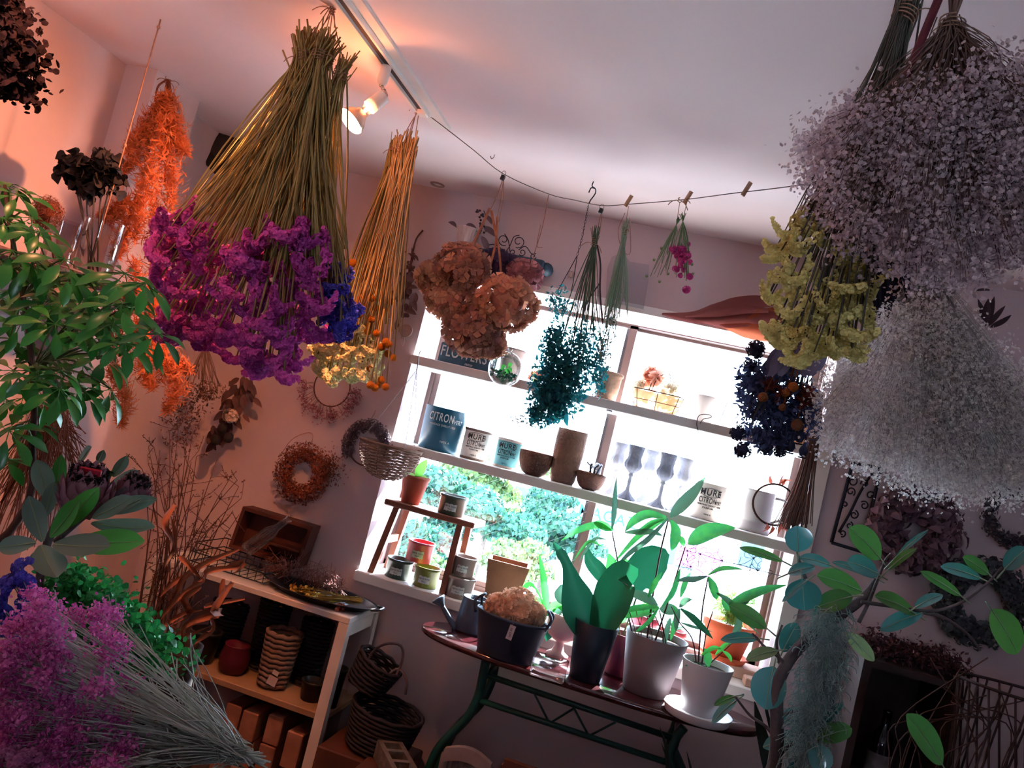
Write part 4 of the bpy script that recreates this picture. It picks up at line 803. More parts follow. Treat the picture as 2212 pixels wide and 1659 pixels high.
for i, (bx, by, tx, ty, w, mt) in enumerate((
        (1724, 1193, 1722, 1136, 58, 0), (1692, 1213, 1597, 1183, 20, 1), (1795, 1222, 1727, 1205, 30, 0), (1702, 1240, 1760, 1225, 32, 0), (1733, 1250, 1738, 1318, 72, 0), (1862, 1278, 1765, 1243, 52, 1), (1902, 1207, 1834, 1140, 60, 1), (1897, 1240, 1830, 1213, 48, 0),
        (1887, 1246, 1797, 1214, 20, 0), (1930, 1210, 2005, 1145, 13, 0), (1918, 1232, 1980, 1185, 20, 1), (1978, 1326, 1890, 1288, 48, 1), (1992, 1324, 1902, 1362, 36, 0), (1976, 1313, 2036, 1285, 26, 0), (2077, 1288, 1988, 1234, 24, 1), (2120, 1250, 2032, 1224, 34, 0), (2136, 1240, 2080, 1203, 30, 1), (2170, 1230, 2218, 1183, 38, 0),
        (2142, 1316, 2198, 1412, 66, 1), (1656, 1357, 1576, 1308, 38, 1), (1640, 1379, 1557, 1382, 25, 0), (1680, 1405, 1612, 1426, 30, 2), (1690, 1408, 1722, 1346, 38, 0), (1672, 1440, 1653, 1532, 72, 0), (1842, 1288, 1764, 1312, 46, 1), (1826, 1366, 1888, 1428, 32, 2), (1738, 1534, 1686, 1562, 32, 0), (1736, 1588, 1648, 1614, 36, 0),
        (1768, 1578, 1822, 1517, 17, 0), (1766, 1596, 1840, 1574, 42, 1), (1765, 1606, 1776, 1668, 50, 0), (1764, 1648, 1698, 1662, 22, 0), (2036, 1652, 1958, 1543, 58, 1), (1748, 1524, 1788, 1562, 28, 1), (1588, 1504, 1543, 1524, 16, 1), (1592, 1512, 1538, 1562, 26, 0), (1745, 1252, 1690, 1300, 14, 0), (1800, 1290, 1755, 1330, 16, 0))):
    Yl = YR+rng.uniform(-.05, .05); b0, b1 = P(bx, by, Yl), P(tx, ty, Yl+rng.uniform(-.03, .03)); mid = (b0+b1)/2; L = np.linalg.norm(b1-b0); nv = nrm(tocam(mid)*1.0+A(0, .15, .55)+rdir(1)[0]*.25)
    path = poly([b0, mid+nv*L*.06, b1], 8); b = MB(); W = w*S(bx, by, Yl)*1.05; ribbon(b, path, W, nv, (.06, .52, .75, .89, .97, 1, .98, .92, .80, .58, .10), .10)
    lf = b.build('leaf', (rub_sheen, rubg, rubp)[mt], t)
    b = MB(); b.tube(path+nv*.0008, np.linspace(.0013, .0004, len(path)), 4); b.tube([b0-(b1-b0)/L*.022-A(0, 0, .004), b0], .0016, 5); b.build('midrib', midm, lf)
# grey green hanging moss
t = thing('hanging_moss', 'long tuft of grey green hanging moss on the rubber tree trunk', 'moss', P(1790, 1320, YR)); b = MB()
for k in range(2600):
    s = rng.random()**.85; y0 = 1310+s*330; cx = np.interp(y0, [1300, 1400, 1500, 1660], [1790, 1785, 1765, 1728]); hw = np.interp(y0, [1300, 1340, 1500, 1660], [40, 54, 50, 44])
    off = rng.normal()*.5; x0 = cx+np.clip(off, -1, 1)*hw; p0 = P(x0, y0, YR-.005+rng.uniform(-.045, .045)); a = rng.uniform(0, 2*PI); L = rng.uniform(.010, .028)
    d = A(math.cos(a), .5*math.sin(a), -.55+.7*math.sin(a)); e = rdir(1)[0]*.016; b.tube(bez(p0, p0+d*L*.6+e, p0+d*L+e*.2-A(0, 0, .006), 5), .00075, 3, cap=False)
b.tube(poly([P(1790, 1315, YR), P(1780, 1420, YR), P(1760, 1540, YR), P(1735, 1660, YR)]), .016, 8, r=.0)
stuff(b.build('moss_strands', M('grey_moss', 'a9c4bc', '76989a', rough=.9, rnd=1), t))
# dark sword leaves at the table's right leg
t = thing('sword_plant', 'dark upright sword leaves rising at the right end of the table', 'plant', A(P(1650, 1659, 2.2)[0], 2.2, .55)); dk = M('dark_sword_leaf', '1c3530', '14282a', rough=.4, rnd=2)
for (pts, w) in ((((1672, 1700), (1655, 1620), (1640, 1560), (1630, 1515)), 30), (((1690, 1700), (1672, 1600), (1655, 1530), (1650, 1480)), 10), (((1445, 1700), (1440, 1620), (1425, 1570)), 10), (((1470, 1710), (1450, 1660), (1428, 1605)), 9), (((1500, 1710), (1492, 1660), (1483, 1622)), 7)): pleaf(t, dk, pts, 2.2, w, (.8, 1, .8, .5, .05), 0)
# ================================================================== hanging line and dried bundles
twm = M('jute_twine', 'a57f6a', '8a6656', rough=.95, noise=60); wire_l = M('line_wire', '54443f', rough=.6, metal=.3)
LINE = [(903, 232, 1.92), (960, 275, 1.98), (1024, 325, 2.06), (1088, 376, 2.14), (1185, 419, 2.22), (1240, 432, 2.23), (1300, 444, 2.22), (1360, 441, 2.14), (1480, 431, 1.98), (1580, 418, 1.82), (1690, 405, 1.66), (1760, 393, 1.56), (1900, 350, 1.40), (2090, 250, 1.24)]
lp = pp(LINE, 2); b = MB(); b.tube(poly(lp, 4), .0012, 5); tag(b.build('hanging_line', wire_l, origin=lp[0]), 'thin wire line stretched below the ceiling from the track for hanging bunches', 'hanging line')
def inpoly(n, pg):
    pg = np.asarray(pg, float); lo, hi = pg.min(0), pg.max(0); out = []
    while len(out) < n:
        q = rng.uniform(lo, hi); ins = False; j = len(pg)-1
        for i in range(len(pg)):
            if (pg[i, 1] > q[1]) != (pg[j, 1] > q[1]) and q[0] < (pg[j, 0]-pg[i, 0])*(q[1]-pg[i, 1])/(pg[j, 1]-pg[i, 1])+pg[i, 0]: ins = not ins
            j = i
        if ins: out.append(q)
    return np.array(out)
def twine(t, p, r, n=4, mat=twm, ends=2, L=.03, axis=None):
    b = MB(); ax = nrm(axis) if axis is not None else A(0, 0, 1); R = frames(ax, 0)[0]
    a = np.linspace(0, 2*PI*n, n*14); b.tube([A(*p)+R@A(r*math.cos(x), r*math.sin(x), (i/len(a)-.5)*.006*n) for i, x in enumerate(a)], .0012, 4)
    for k in range(ends):
        d = rdir(1)[0]*A(1, .5, .6); b.tube(bez(A(*p)+d*r, A(*p)+d*(r+L*.6)+A(0, 0, .006), A(*p)+d*(r+L)-A(0, 0, L*.3), 6), .0011, 4)
    return b.build('twine', mat, t)
cup5 = cupflower(5, .85, 1, .95)
def headmesh(nm, mat, L=.06, R=.010, n=64, fs=.009, bow=.35):
    n = int(n*2.6); fs *= .58; b = MB(); s = rng.uniform(-.5, .5, n); a = rng.uniform(0, 2*PI, n); c = np.stack([s*L, 0*s, -bow*L*(4*s*s)+.2*bow*L], -1); o = np.stack([0*s+.25*s, np.cos(a), np.sin(a)], -1); rr = R*np.sqrt(np.clip(1-(2*s)**4*.8, .05, 1))
    b.inst(cup5, c+o*rr[:, None]*.8, frames(o+.35*rdir(n)), fs*rng.uniform(.75, 1.25, n))
    return b.build(nm, mat, mesh_only=True)
def fan_heads(t, heads, tie, meshes, Y, pg, n, depth, name, stems, droop=.02, sc=(.8, 1.15), tiltz=.35):
    q = inpoly(n, pg)
    for (x, y) in q:
        Yh = Y+rng.uniform(-depth, depth); h = P(x, y, Yh); tp_ = tie[rng.integers(len(tie))]+rng.normal(size=3)*.006
        d = nrm(h-tp_); stems.append((tp_, h, d))
        xax = nrm(np.cross(d, rdir(1)[0])+d*rng.uniform(-.6, .6)); zax = nrm(d-xax*np.dot(d, xax)); R = np.stack([xax, np.cross(zax, xax), zax], -1)
        link(name, meshes[rng.integers(len(meshes))], t, mw=mat4(h, R, rng.uniform(*sc)))
def stem_bunch(t, stems, mat, up=.07, r=.0016, name='stems', wob=.012, seg=4):
    b = MB()
    for (a, h, d) in stems:
        e = a-d*rng.uniform(.2, 1)*up+rng.normal(size=3)*.002; m = a+(h-a)*.5+rng.normal(size=3)*wob; b.tube(np.vstack([[e], bez(a, m, h, 6)]), r*rng.uniform(.6, 1.2), seg)
    return stuff(b.build(name, mat, t))
stm = M('dry_olive_stem', 'a89a60', '80704a', rough=.85, rnd=1); stm2 = M('dry_tan_stem', 'ccab7c', '9e865c', rough=.85, rnd=1); stdark = M('dark_stem', '4c4a48', '383638', rough=.85, rnd=1)
mag = M('magenta_statice', 'ee66c8', 'b840a2', rough=.8, rnd=2, trans=.15); blu = M('blue_statice', '6a64dc', '4448b4', rough=.8, rnd=2, trans=.15); crm = M('cream_statice', 'f8f2c8', 'e2d69c', rough=.8, rnd=2, trans=.15); yel = M('yellow_statice', 'fff4ac', 'f2e08c', rough=.8, rnd=2, trans=.3)
# 1: big magenta statice bundle
Y1 = 1.46; top = P(722, 8, Y1)
t = thing('statice_bundle', 'large hanging bundle of dried magenta statice with long olive stems', 'dried flowers', top)
ties = [P(x, y, Y1+dy) for x, y, dy in ((652, 122, 0), (672, 110, .02), (690, 118, -.02), (704, 135, 0), (735, 160, .02), (660, 150, .03))]
st_ = []; MH = [headmesh('flower_head', mag, .060, .0105, 66, .0085, bw) for bw in (.1, .35, .6, .2)]+[headmesh('flower_head', mag, .042, .0105, 52, .0085, .3)]
fan_heads(t, None, ties, MH, Y1, [(345, 470), (420, 470), (500, 545), (620, 500), (690, 545), (720, 590), (700, 690), (690, 760), (640, 800), (600, 820), (520, 790), (480, 760), (400, 735), (335, 735), (350, 640), (325, 560)], 185, .12, 'flower_head', st_, tiltz=.3)
fan_heads(t, None, ties, MH, Y1-.06, [(640, 490), (700, 490), (715, 560), (660, 640), (560, 640), (480, 540), (560, 520)], 22, .04, 'flower_head', st_)
BH = [headmesh('blue_flower_head', blu, .050, .010, 56, .008, bw) for bw in (.1, .4)]
fan_heads(t, None, ties, BH, Y1+.03, [(715, 560), (755, 600), (765, 640), (760, 720), (720, 735), (695, 700), (705, 620)], 34, .06, 'blue_flower_head', st_)
fan_heads(t, None, ties, BH, Y1, [(395, 455), (425, 450), (440, 480), (400, 530), (375, 525)], 4, .03, 'blue_flower_head', st_)
for k in range(150):
    a_ = ties[rng.integers(len(ties))]+rng.normal(size=3)*.008; x, y = rng.uniform(440, 752), 0; y = np.interp(x, [430, 560, 752], [430, 520, 560])+rng.uniform(-40, 60); h = P(x, y, Y1+rng.uniform(-.1, .06)); st_.append((a_, h, nrm(h-a_)))
stem_bunch(t, st_, stm, .06, .0019)
b = MB()
for p in ties: b.tube(bez(top+rng.normal(size=3)*.003, (top+p)/2+rng.normal(size=3)*.006, p+A(0, 0, .03), 6), .0012, 4)
b.build('hanging_string', twm, t)
for p in ties[:5]: twine(t, p, .014, 4, axis=nrm(p-P(600, 500, Y1)))
twine(t, top-A(0, 0, .012), .006, 4, L=.04, ends=4); b = MB(); b.tube([top-A(0, 0, .01), A(top[0], top[1], ZC)], .0015, 4); b.build('hook', wire_l, t)
# 2: craspedia bundle and cream statice
Y2 = 1.93; top = P(903, 236, Y2); t = thing('billy_button_bundle', 'hanging bundle of billy buttons with round orange heads on straw stems', 'dried flowers', top)
ties = [P(x, y, Y2+dy) for x, y, dy in ((862, 322, 0), (880, 318, .02), (890, 330, -.02), (872, 330, .01))]; st_ = []
CR = M('craspedia', 'd98a1e', 'c06f12', rough=.85, rnd=2, bump=.6, bscale=900); b = MB(); n = 260; i_ = np.arange(n)+.5; ph = np.arccos(1-2*i_/n); th_ = PI*(1+5**.5)*i_; dd = np.stack([np.cos(th_)*np.sin(ph), np.sin(th_)*np.sin(ph), np.cos(ph)], -1); b.inst(ICO2, [A(0, 0, 0)], None, .0092, r=.8); b.inst(OCT, dd*.0094, frames(dd), .0009); CRM = b.build('flower_head', CR, mesh_only=True)
for (x, y) in ((781, 644), (803, 644), (789, 662), (842, 652), (777, 680), (770, 666), (817, 667), (829, 670), (824, 681), (803, 690), (821, 694), (799, 705), (795, 716), (820, 713), (813, 720), (824, 750), (839, 744), (838, 764), (850, 773), (800, 795), (824, 821), (800, 832), (818, 832), (833, 836), (810, 838), (762, 568), (834, 739), (773, 655)):
    h = P(x, y, Y2+rng.uniform(-.05, .05)); a_ = ties[rng.integers(4)]+rng.normal(size=3)*.006; st_.append((a_, h+A(0, 0, .008), nrm(h-a_))); link('flower_head', CRM, t, mw=mat4(h, frames(rdir(1))[0], rng.uniform(.9, 1.12)))
for k in range(95):
    a_ = ties[rng.integers(4)]+rng.normal(size=3)*.007; x = rng.uniform(770, 870); y = rng.uniform(560, 740); h = P(x, y, Y2+rng.uniform(-.06, .06)); st_.append((a_, h, nrm(h-a_)))
stem_bunch(t, st_, stm2, .045, .0019, wob=.006)
b = MB()
for p in ties: b.tube(bez(top+rng.normal(size=3)*.002, (top+p)/2+rng.normal(size=3)*.006, p+A(0, 0, .02), 6), .0012, 4)
b.build('hanging_string', twm, t); [twine(t, p, .012, 3, axis=A(.2, 0, 1)) for p in ties[:3]]; twine(t, top, .006, 3, ends=3)
t = thing('cream_statice_bundle', 'hanging bundle of cream statice below the magenta bundle', 'dried flowers', P(850, 330, 1.99)); st_ = []; ties = [P(852, 325, 1.99), P(846, 335, 2.0)]
CH = [headmesh('flower_head', crm, .052, .010, 56, .008, bw) for bw in (.1, .4)]
fan_heads(t, None, ties, CH, 1.99, [(668, 745), (720, 700), (770, 690), (812, 720), (828, 790), (810, 815), (740, 832), (690, 822), (665, 790)], 62, .07, 'flower_head', st_); stem_bunch(t, st_, stm, .05, .0016); twine(t, ties[0], .012, 3)
# 3: hydrangeas clipped to the line
Y3 = 2.16; cp = P(1086, 384, 2.14); clipm = M('black_clip', '1c2028', rough=.4, metal=.4)
def clip(p, label, group='black clips on the line'):
    t = thing('binder_clip', label, 'clip', p, group); b = MB(); b.box(p, (.010, .012, .014), Rxyz(0, .2, 0)); b.build('clip_body', clipm, t, smooth=False)
    b = MB(); b.tube([p+A(.006*math.cos(a), 0, .012+.008*math.sin(a)) for a in np.linspace(0, 2*PI, 16)], .0007, 4); b.build('wire_loop', wire_l, t)
clip(cp, 'small black clip holding the hydrangea string on the line')
t = thing('hydrangea_bundle', 'hanging bunch of large dried peach and brown hydrangea heads before the window', 'dried flowers', cp); hb = M('brown_hydrangea', 'd09478', '9c6660', rough=.75, rnd=1, trans=.35); hpk = M('pink_hydrangea', 'b5757a', '8c5560', rough=.75, rnd=1, trans=.3); hpu = M('plum_hydrangea', '4a3358', '362844', rough=.8, rnd=1, trans=.2); hpe = M('apricot_hydrangea', 'e8ac88', 'c88470', rough=.75, rnd=1, trans=.4)
for (x, y, r_, mt, dy, n) in ((998, 578, 58, hb, -.03, 170), (938, 602, 36, hpe, 0, 90), (975, 642, 56, hpe, .01, 170), (1095, 655, 66, hpe, -.02, 220), (1022, 718, 62, hb, 0, 200), (1062, 745, 26, hpe, .02, 60), (1132, 596, 36, hpk, .10, 110), (1078, 572, 34, hpu, .12, 90)):
    h = P(x, y, Y3+dy); hydrangea('flower_head', h, r_*S(x, y, Y3+dy), mt, t, n, .019)
for pts in (((1058, 450), (1040, 490), (1018, 535)), ((1062, 455), (1070, 500), (1078, 540), (1084, 610)), ((1074, 468), (1072, 520), (1060, 570), (1052, 610))): stempath(t, pts, Y3-.01, .004, .0032, M('brown_cane', 'a06a50', '84543f', rough=.8, noise=40))
for pts in (((1085, 390), (1075, 420), (1060, 452)), ((1087, 390), (1082, 430), (1074, 470)), ((1088, 390), (1085, 440), (1078, 480))): stempath(t, pts, Y3-.01, .0011, .0011, twm, 'string')
# 4: glass globe terrarium
t = thing('glass_globe', 'round hanging glass globe terrarium with little green plants', 'terrarium', P(1185, 421, 2.22)); c = P(1092, 797, 2.22); rg = 38*S(1092, 797, 2.22)
b = MB(); a = np.linspace(-PI/2, PI/2, 14); b.lathe([(max(.001, rg*math.cos(x)), rg*math.sin(x)) for x in a]+[(.005, rg*1.05), (.007, rg*1.18)], c, 32); b.build('glass_ball', M('globe_glass', 'f4f8f8', rough=.02, glass=.08), t)
b = MB(); b.tube(poly([P(1185, 421, 2.22), P(1172, 490, 2.22), P(1155, 545, 2.22), P(1142, 600, 2.22), P(1122, 680, 2.22), c+A(0, 0, rg*1.2)]), .0012, 4); b.tube(poly([P(1168, 485, 2.22), P(1160, 530, 2.22), P(1172, 535, 2.22)]), .001, 4); b.build('string', twm, t)
b = MB(); n = 120; d = rdir(n); d[:, 2] = -np.abs(d[:, 2])*.6-.25; b.inst(leaf_t(1, .7, .3, .1, 4, 'round'), c+d*rg*.8*rng.uniform(.6, 1, (n, 1)), frames(rdir(n)+A(0, 0, 1)), rng.uniform(.008, .014, n)); stuff(b.build('moss', M('terrarium_green', '2f7a54', '1f5a48', rough=.6, rnd=1, trans=.3), t))
for k in range(6):
    d = rdir(1)[0]; b = MB(); b.leaf(c+d*rg*.4, rdir(1)[0], A(0, -1, .2), .018, .015, .2, .1, 5, 'round'); b.build('leaf', lg1, t)
# 5: hook, chain and trailing plant
t = thing('chain_hook', 'black ceiling hook with a chain carrying a trailing green plant', 'chain', Pz(1282, 392, ZC)); Yc = 2.26
b = MB(); b.tube(poly([Pz(1282, 392, ZC), P(1279, 402, Yc), P(1286, 408, Yc), P(1286, 418, Yc), P(1276, 432, Yc), P(1272, 440, Yc)]), .0018, 6); b.tube(poly(pp([(1272, 416), (1277, 406), (1285, 407)], Yc)), .0018, 6); b.build('hook', irn, t)
pts = poly(pp([(1271, 442), (1266, 470), (1258, 510), (1247, 552)], Yc), 12); b = MB(); k = 0
for i in range(0, len(pts)-2, 2):
    p, d = pts[i], nrm(pts[i+2]-pts[i]); s_ = frames(d, (k % 2)*PI/2)[0]; k += 1; hl = np.linalg.norm(pts[i+2]-pts[i])*.62
    b.tube([p+d*hl*.8+s_@A(.0024*math.cos(a), 0, hl*math.sin(a)) for a in np.linspace(0, 2*PI, 11)], .0006, 4, cap=False)
stuff(b.build('chain_links', irn, t)); b = MB(); b.tube(pp([(1247, 552), (1205, 628)], Yc), .0012, 4); b.tube(pp([(1247, 552), (1238, 610), (1232, 640)], Yc), .0012, 4); b.build('hanger_wire', irn, t)
dkg = M('dark_teal_leaf', '23827e', '176474', rough=.6, rnd=1, trans=.4)
def clusters(t, name, cl, Y, mat, size, T=None, dep=.04, k=1.0):
    cl = [(x, y, rx, ry, int(n*k)) for (x, y, rx, ry, n) in cl]; b = MB(); T = T or leaf_t(1, .45, .3, .2, 4)
    for (x, y, rx, ry, n) in cl:
        q = rng.normal(size=(n, 2))*.5; q = q/np.maximum(1, np.linalg.norm(q, axis=1, keepdims=True)); s_ = S(x, y, Y); c = P(x, y, Y); off = q[:, 0:1]*rx*s_*_r[None]-q[:, 1:2]*ry*s_*_u[None]+rng.normal(size=(n, 1))*dep*.5*_f[None]
        b.inst(T, c+off, frames(rdir(n)+A(0, 0, -.5)), rng.uniform(size*.6, size*1.3, n))
    return stuff(b.build(name, mat, t))
clusters(t, 'trailing_foliage', [(1203, 648, 24, 30, 150), (1210, 670, 30, 18, 90)], Yc, dkg, .013)
# 6: green herb bunch
Y6 = 2.22; clip(P(1298, 456, 2.21), 'small black clip holding the dark green bunch on the line')
t = thing('herb_bunch', 'hanging bunch of dark green leafy herbs before the window', 'dried herbs', P(1298, 456, 2.21)); tie = P(1284, 524, Y6); st_ = []
for (x, y) in inpoly(34, [(1215, 690), (1310, 690), (1300, 800), (1240, 860), (1180, 860), (1170, 780)]): h = P(x, y, Y6+rng.uniform(-.03, .03)); st_.append((tie+rng.normal(size=3)*.004, h, nrm(h-tie)))
stem_bunch(t, st_, M('green_stem', '4d6a52', '3a4f44', rough=.8, rnd=1), .05, .0014); twine(t, tie, .009, 4)
b = MB(); b.tube(pp([(1298, 462), (1290, 500), (1284, 522)], Y6), .001, 4); b.tube(pp([(1300, 462), (1296, 500), (1287, 522)], Y6), .001, 4); b.build('string', twm, t)
b = MB(); b.tube(poly(pp([(1290, 530), (1297, 570), (1296, 630), (1302, 700)], Y6)), .0028, 6); b.tube(poly(pp([(1297, 610), (1270, 650), (1258, 690)], Y6)), .002, 6); b.build('branch', M('plum_branch', '3f3448', rough=.8), t)
clusters(t, 'foliage', [(1190, 755, 22, 45, 220), (1205, 720, 18, 30, 70), (1195, 820, 52, 55, 520), (1238, 800, 42, 60, 420), (1178, 870, 40, 45, 330), (1215, 860, 45, 40, 280), (1275, 770, 42, 50, 150), (1262, 725, 30, 34, 80), (1292, 815, 20, 40, 90), (1160, 895, 20, 26, 120), (1200, 850, 40, 60, 300), (1215, 770, 30, 50, 160)], Y6, dkg, .017, k=1.5)
for (pts, w) in ((((1190, 880), (1186, 905), (1182, 920)), 14), (((1205, 885), (1198, 905), (1196, 918)), 12), (((1222, 880), (1222, 905), (1226, 922)), 13), (((1170, 870), (1160, 890), (1155, 905)), 12), (((1212, 870), (1208, 900), (1207, 915)), 12)): pleaf(t, dkg, pts, Y6, w)
clusters(thing('dried_tuft', 'tiny pale dried tuft left of the dark green bunch tip', 'dried sprig', P(1125, 905, Y6)), 'tuft', [(1125, 905, 22, 14, 90)], Y6, M('pale_tuft', '9fb4c0', '8aa0b0', rough=.8, rnd=1), .008)
# 7: pale grass bunch
def peg(p, label, R=None):
    t = thing('clothes_peg', label, 'clothes peg', p, 'wooden pegs on the line'); 
    for s_ in (-1, 1):
        b = MB(); b.box(p+A(.002*s_, .003*s_, .004), (.005, .004, .034), Rxyz(.04*s_, .32, 0)); b.build('peg_half', M('peg_wood', 'c09a80', 'a98266', rough=.8, noise=30), t, smooth=False)
peg(P(1357, 437, 2.14), 'wooden clothes peg holding the pale grass bunch'); peg(P(1485, 430, 1.98), 'wooden clothes peg holding the small pink bunch'); peg(P(1612, 412, 1.77), 'bare little wooden clothes peg on the line')
t = thing('grass_bunch', 'hanging bunch of thin pale green grasses before the window', 'dried grass', P(1357, 440, 2.14)); tie = P(1347, 520, 2.14); st_ = []
for (x, y) in inpoly(46, [(1310, 640), (1345, 640), (1330, 740), (1300, 800), (1285, 740)]): h = P(x, y, 2.14+rng.uniform(-.02, .02)); st_.append((tie+rng.normal(size=3)*.003, h, nrm(h-tie)))
for k in range(10): h = P(1350+k*.6, 640+k*5, 2.14); st_.append((tie, h, nrm(h-tie)))
stem_bunch(t, st_, M('pale_grass', '8fa88e', '6f8a78', rough=.8, rnd=1), .06, .0009); twine(t, P(1350, 500, 2.14), .006, 3, ends=1); b = MB(); b.tube(pp([(1358, 445), (1352, 480), (1348, 515)], 2.14), .0009, 4); b.tube(poly(pp([(1350, 460), (1335, 500), (1345, 540), (1362, 545), (1360, 470)], 2.14)), .0008, 4); b.build('string', twm, t)
clusters(t, 'seed_heads', [(1305, 760, 12, 50, 160), (1320, 700, 12, 40, 90)], 2.14, M('pale_seed', '7f9c98', '5f7f80', rough=.8, rnd=1), .009)
# 8: small pink bunch
Y8 = 1.98; t = thing('pink_bunch', 'small hanging bunch of bright pink flowers with green stems', 'dried flowers', P(1485, 432, Y8)); st_ = []; t1, t2 = P(1461, 486, Y8), P(1475, 478, Y8)
for (x, y) in inpoly(20, [(1440, 520), (1462, 520), (1450, 590), (1410, 610), (1400, 600)]): h = P(x, y, Y8); st_.append((t1, h, nrm(h-t1)))
for (x, y) in inpoly(26, [(1455, 530), (1490, 530), (1492, 600), (1470, 620), (1450, 580)]): h = P(x, y, Y8); st_.append((t2, h, nrm(h-t2)))
stem_bunch(t, st_, M('fresh_green_stem', '7f9a6e', '5d7d58', rough=.7, rnd=1), .025, .0009, wob=.006)
pk = M('hot_pink', 'e0559a', 'c23a86', rough=.7, rnd=2, trans=.25); b = MB(); n = 24; d = rdir(n); b.inst(cupflower(5, .7), d*.005, frames(d), .006*rng.uniform(.8, 1.2, n)); PKM = b.build('blossom', pk, mesh_only=True)
for (x, y) in list(inpoly(24, [(1452, 535), (1488, 530), (1492, 575), (1475, 590), (1450, 580), (1445, 560)]))+[(1483, 625), (1470, 595), (1490, 597), (1486, 528)]: link('blossom', PKM, t, mw=mat4(P(x, y, Y8+rng.uniform(-.015, .015)), frames(rdir(1))[0], rng.uniform(.7, 1.15)))
gc = M('green_calyx', '8fa56e', '6a8558', rough=.7, rnd=2); b = MB(); b.inst(leaf_t(1, .4, .4, .2, 4), [A(0, 0, 0)]*6, frames([A(math.cos(a), math.sin(a), -.8) for a in np.arange(6)*PI/3], 0), .009); GCM = b.build('seed_pod', gc, mesh_only=True)
for (x, y) in ((1396, 600), (1424, 612), (1442, 595), (1412, 565), (1428, 540), (1478, 580), (1496, 595), (1494, 575)): link('seed_pod', GCM, t, mw=mat4(P(x, y, Y8)))
b = MB(); b.tube(pp([(1484, 436), (1478, 462), (1475, 480)], Y8), .0008, 4); b.tube(pp([(1468, 438), (1465, 460), (1461, 485)], Y8), .0008, 4); b.build('string', twm, t); twine(t, P(1468, 433, Y8), .004, 2, ends=3)
# ================================================================== right hand bundles
YA = 1.40; t = thing('yellow_statice_bundle', 'large hanging bundle of yellow statice with dark stems at the right', 'dried flowers', P(1965, -25, 1.19)); st_ = []; ties = [P(1955, 30, 1.20), P(1962, 26, 1.21), P(1948, 34, 1.20)]
YH = [headmesh('flower_head', yel, .055, .0080, 60, .0074, bw) for bw in (.15, .45, .7)]
fan_heads(t, None, ties, YH, 1.21, [(1690, 480), (1745, 430), (1780, 520), (1860, 540), (1880, 620), (1890, 730), (1800, 790), (1710, 780), (1665, 720), (1650, 640)], 95, .065, 'flower_head', st_, sc=(.64, .9)); stem_bunch(t, st_, M('grey_olive_stem', '6c6858', '4c4a44', rough=.85, rnd=1), .07, .0013); twine(t, ties[0], .016, 4, axis=A(.3, 0, 1))
bigm = M('brown_cut_stem', '8a6c60', '6a524c', rough=.85, rnd=1)
YL = 1.17; t = thing('limonium_cloud', 'huge hanging cloud of dusty mauve dried limonium at the upper right', 'dried flowers', P(2070, -30, 1.17)); tie = P(2055, 58, 1.18)
PG = [(1985, 170), (1890, 215), (1790, 250), (1735, 320), (1722, 385), (1760, 440), (1800, 480), (1850, 530), (1900, 565), (1990, 600), (2100, 590), (2212, 560), (2300, 500), (2340, 380), (2310, 220), (2230, 150), (2120, 130), (2040, 170)]
def cloud(t, tie, PG, Y, dep, nst, nfl, mat, stmat, T, fs, spread, name='florets', r=.0011):
    b = MB(); bs = MB(); E = inpoly(nst, PG)
    for (x, y) in E:
        Yh = Y+rng.uniform(-dep, dep); h = P(x, y, Yh); a_ = tie+rng.normal(size=3)*.006; m = a_+(h-a_)*.5+rng.normal(size=3)*.015; bs.tube(bez(a_, m, h, 5), np.linspace(r, r*.4, 5), 3, cap=False)
        for j in range(3): o = rdir(1)[0]*spread*.8; bs.tube([a_+(h-a_)*.8, h+o], r*.4, 3, cap=False)
        n = nfl//nst; pos = h+rng.normal(size=(n, 3))*spread*.6; b.inst(T, pos, frames(rdir(n)), fs*rng.uniform(.6, 1.3, n))
    e = [bs.tube([tie, tie+nrm(tie-P(2000, 400, Y))*.12+rng.normal(size=3)*.012], .0022, 4) for _ in range(26)]
    stuff(bs.build('stems', stmat, t)); stuff(b.build(name, mat, t))
mauve = M('dusty_mauve', 'f2dedf', 'c4acb6', rough=.85, rnd=1, trans=.4)
cloud(t, tie, PG, YL, .09, 460, 26000, mauve, bigm, cupflower(5, .9, 1, .9), .0032, .027); twine(t, tie, .017, 4)
b = MB(); b.tube(poly(pp([(2035, -20), (2010, 40), (1985, 100), (1958, 165)], 1.16)), .0058, 8); tag(b.build('red_cane', M('dark_red_cane', '6e2430', '581c28', rough=.6, noise=30), origin=P(2035, -20, 1.16)), 'thick dark red cane hanging between the two right hand bundles', 'cane')
t = thing('gypsophila_cloud', 'large pale cloud of dried gypsophila hanging at the right edge', 'dried flowers', P(1990, 560, 1.52)); tie = P(1995, 575, 1.52)
cloud(t, tie, [(1960, 640), (1900, 720), (1840, 780), (1790, 830), (1782, 900), (1790, 955), (1860, 1000), (1960, 1035), (2100, 1060), (2200, 1070), (2290, 1030), (2310, 940), (2250, 850), (2140, 760), (2070, 680), (2020, 640)], 1.52, .11, 520, 40000, M('pale_gypsophila', 'faf4ec', 'd8ced0', rough=.85, rnd=1, trans=.45), M('grey_fine_stem', 'c0b6ac', '98908e', rough=.85, rnd=1), cupflower(4, .9, 1, .9), .0030, .032, r=.0008); twine(t, tie, .012, 3); b = MB(); b.tube([tie, A(tie[0], tie[1], ZC)], .0012, 4); b.build('string', twm, t)
navy = M('navy_dry_leaf', '28324e', '1a2238', rough=.8, rnd=2, trans=.1)
t = thing('dark_leaf_bunch', 'dark navy dried leaf bunch between the yellow and the pale bundle', 'dried leaves', P(1930, 560, 1.5))
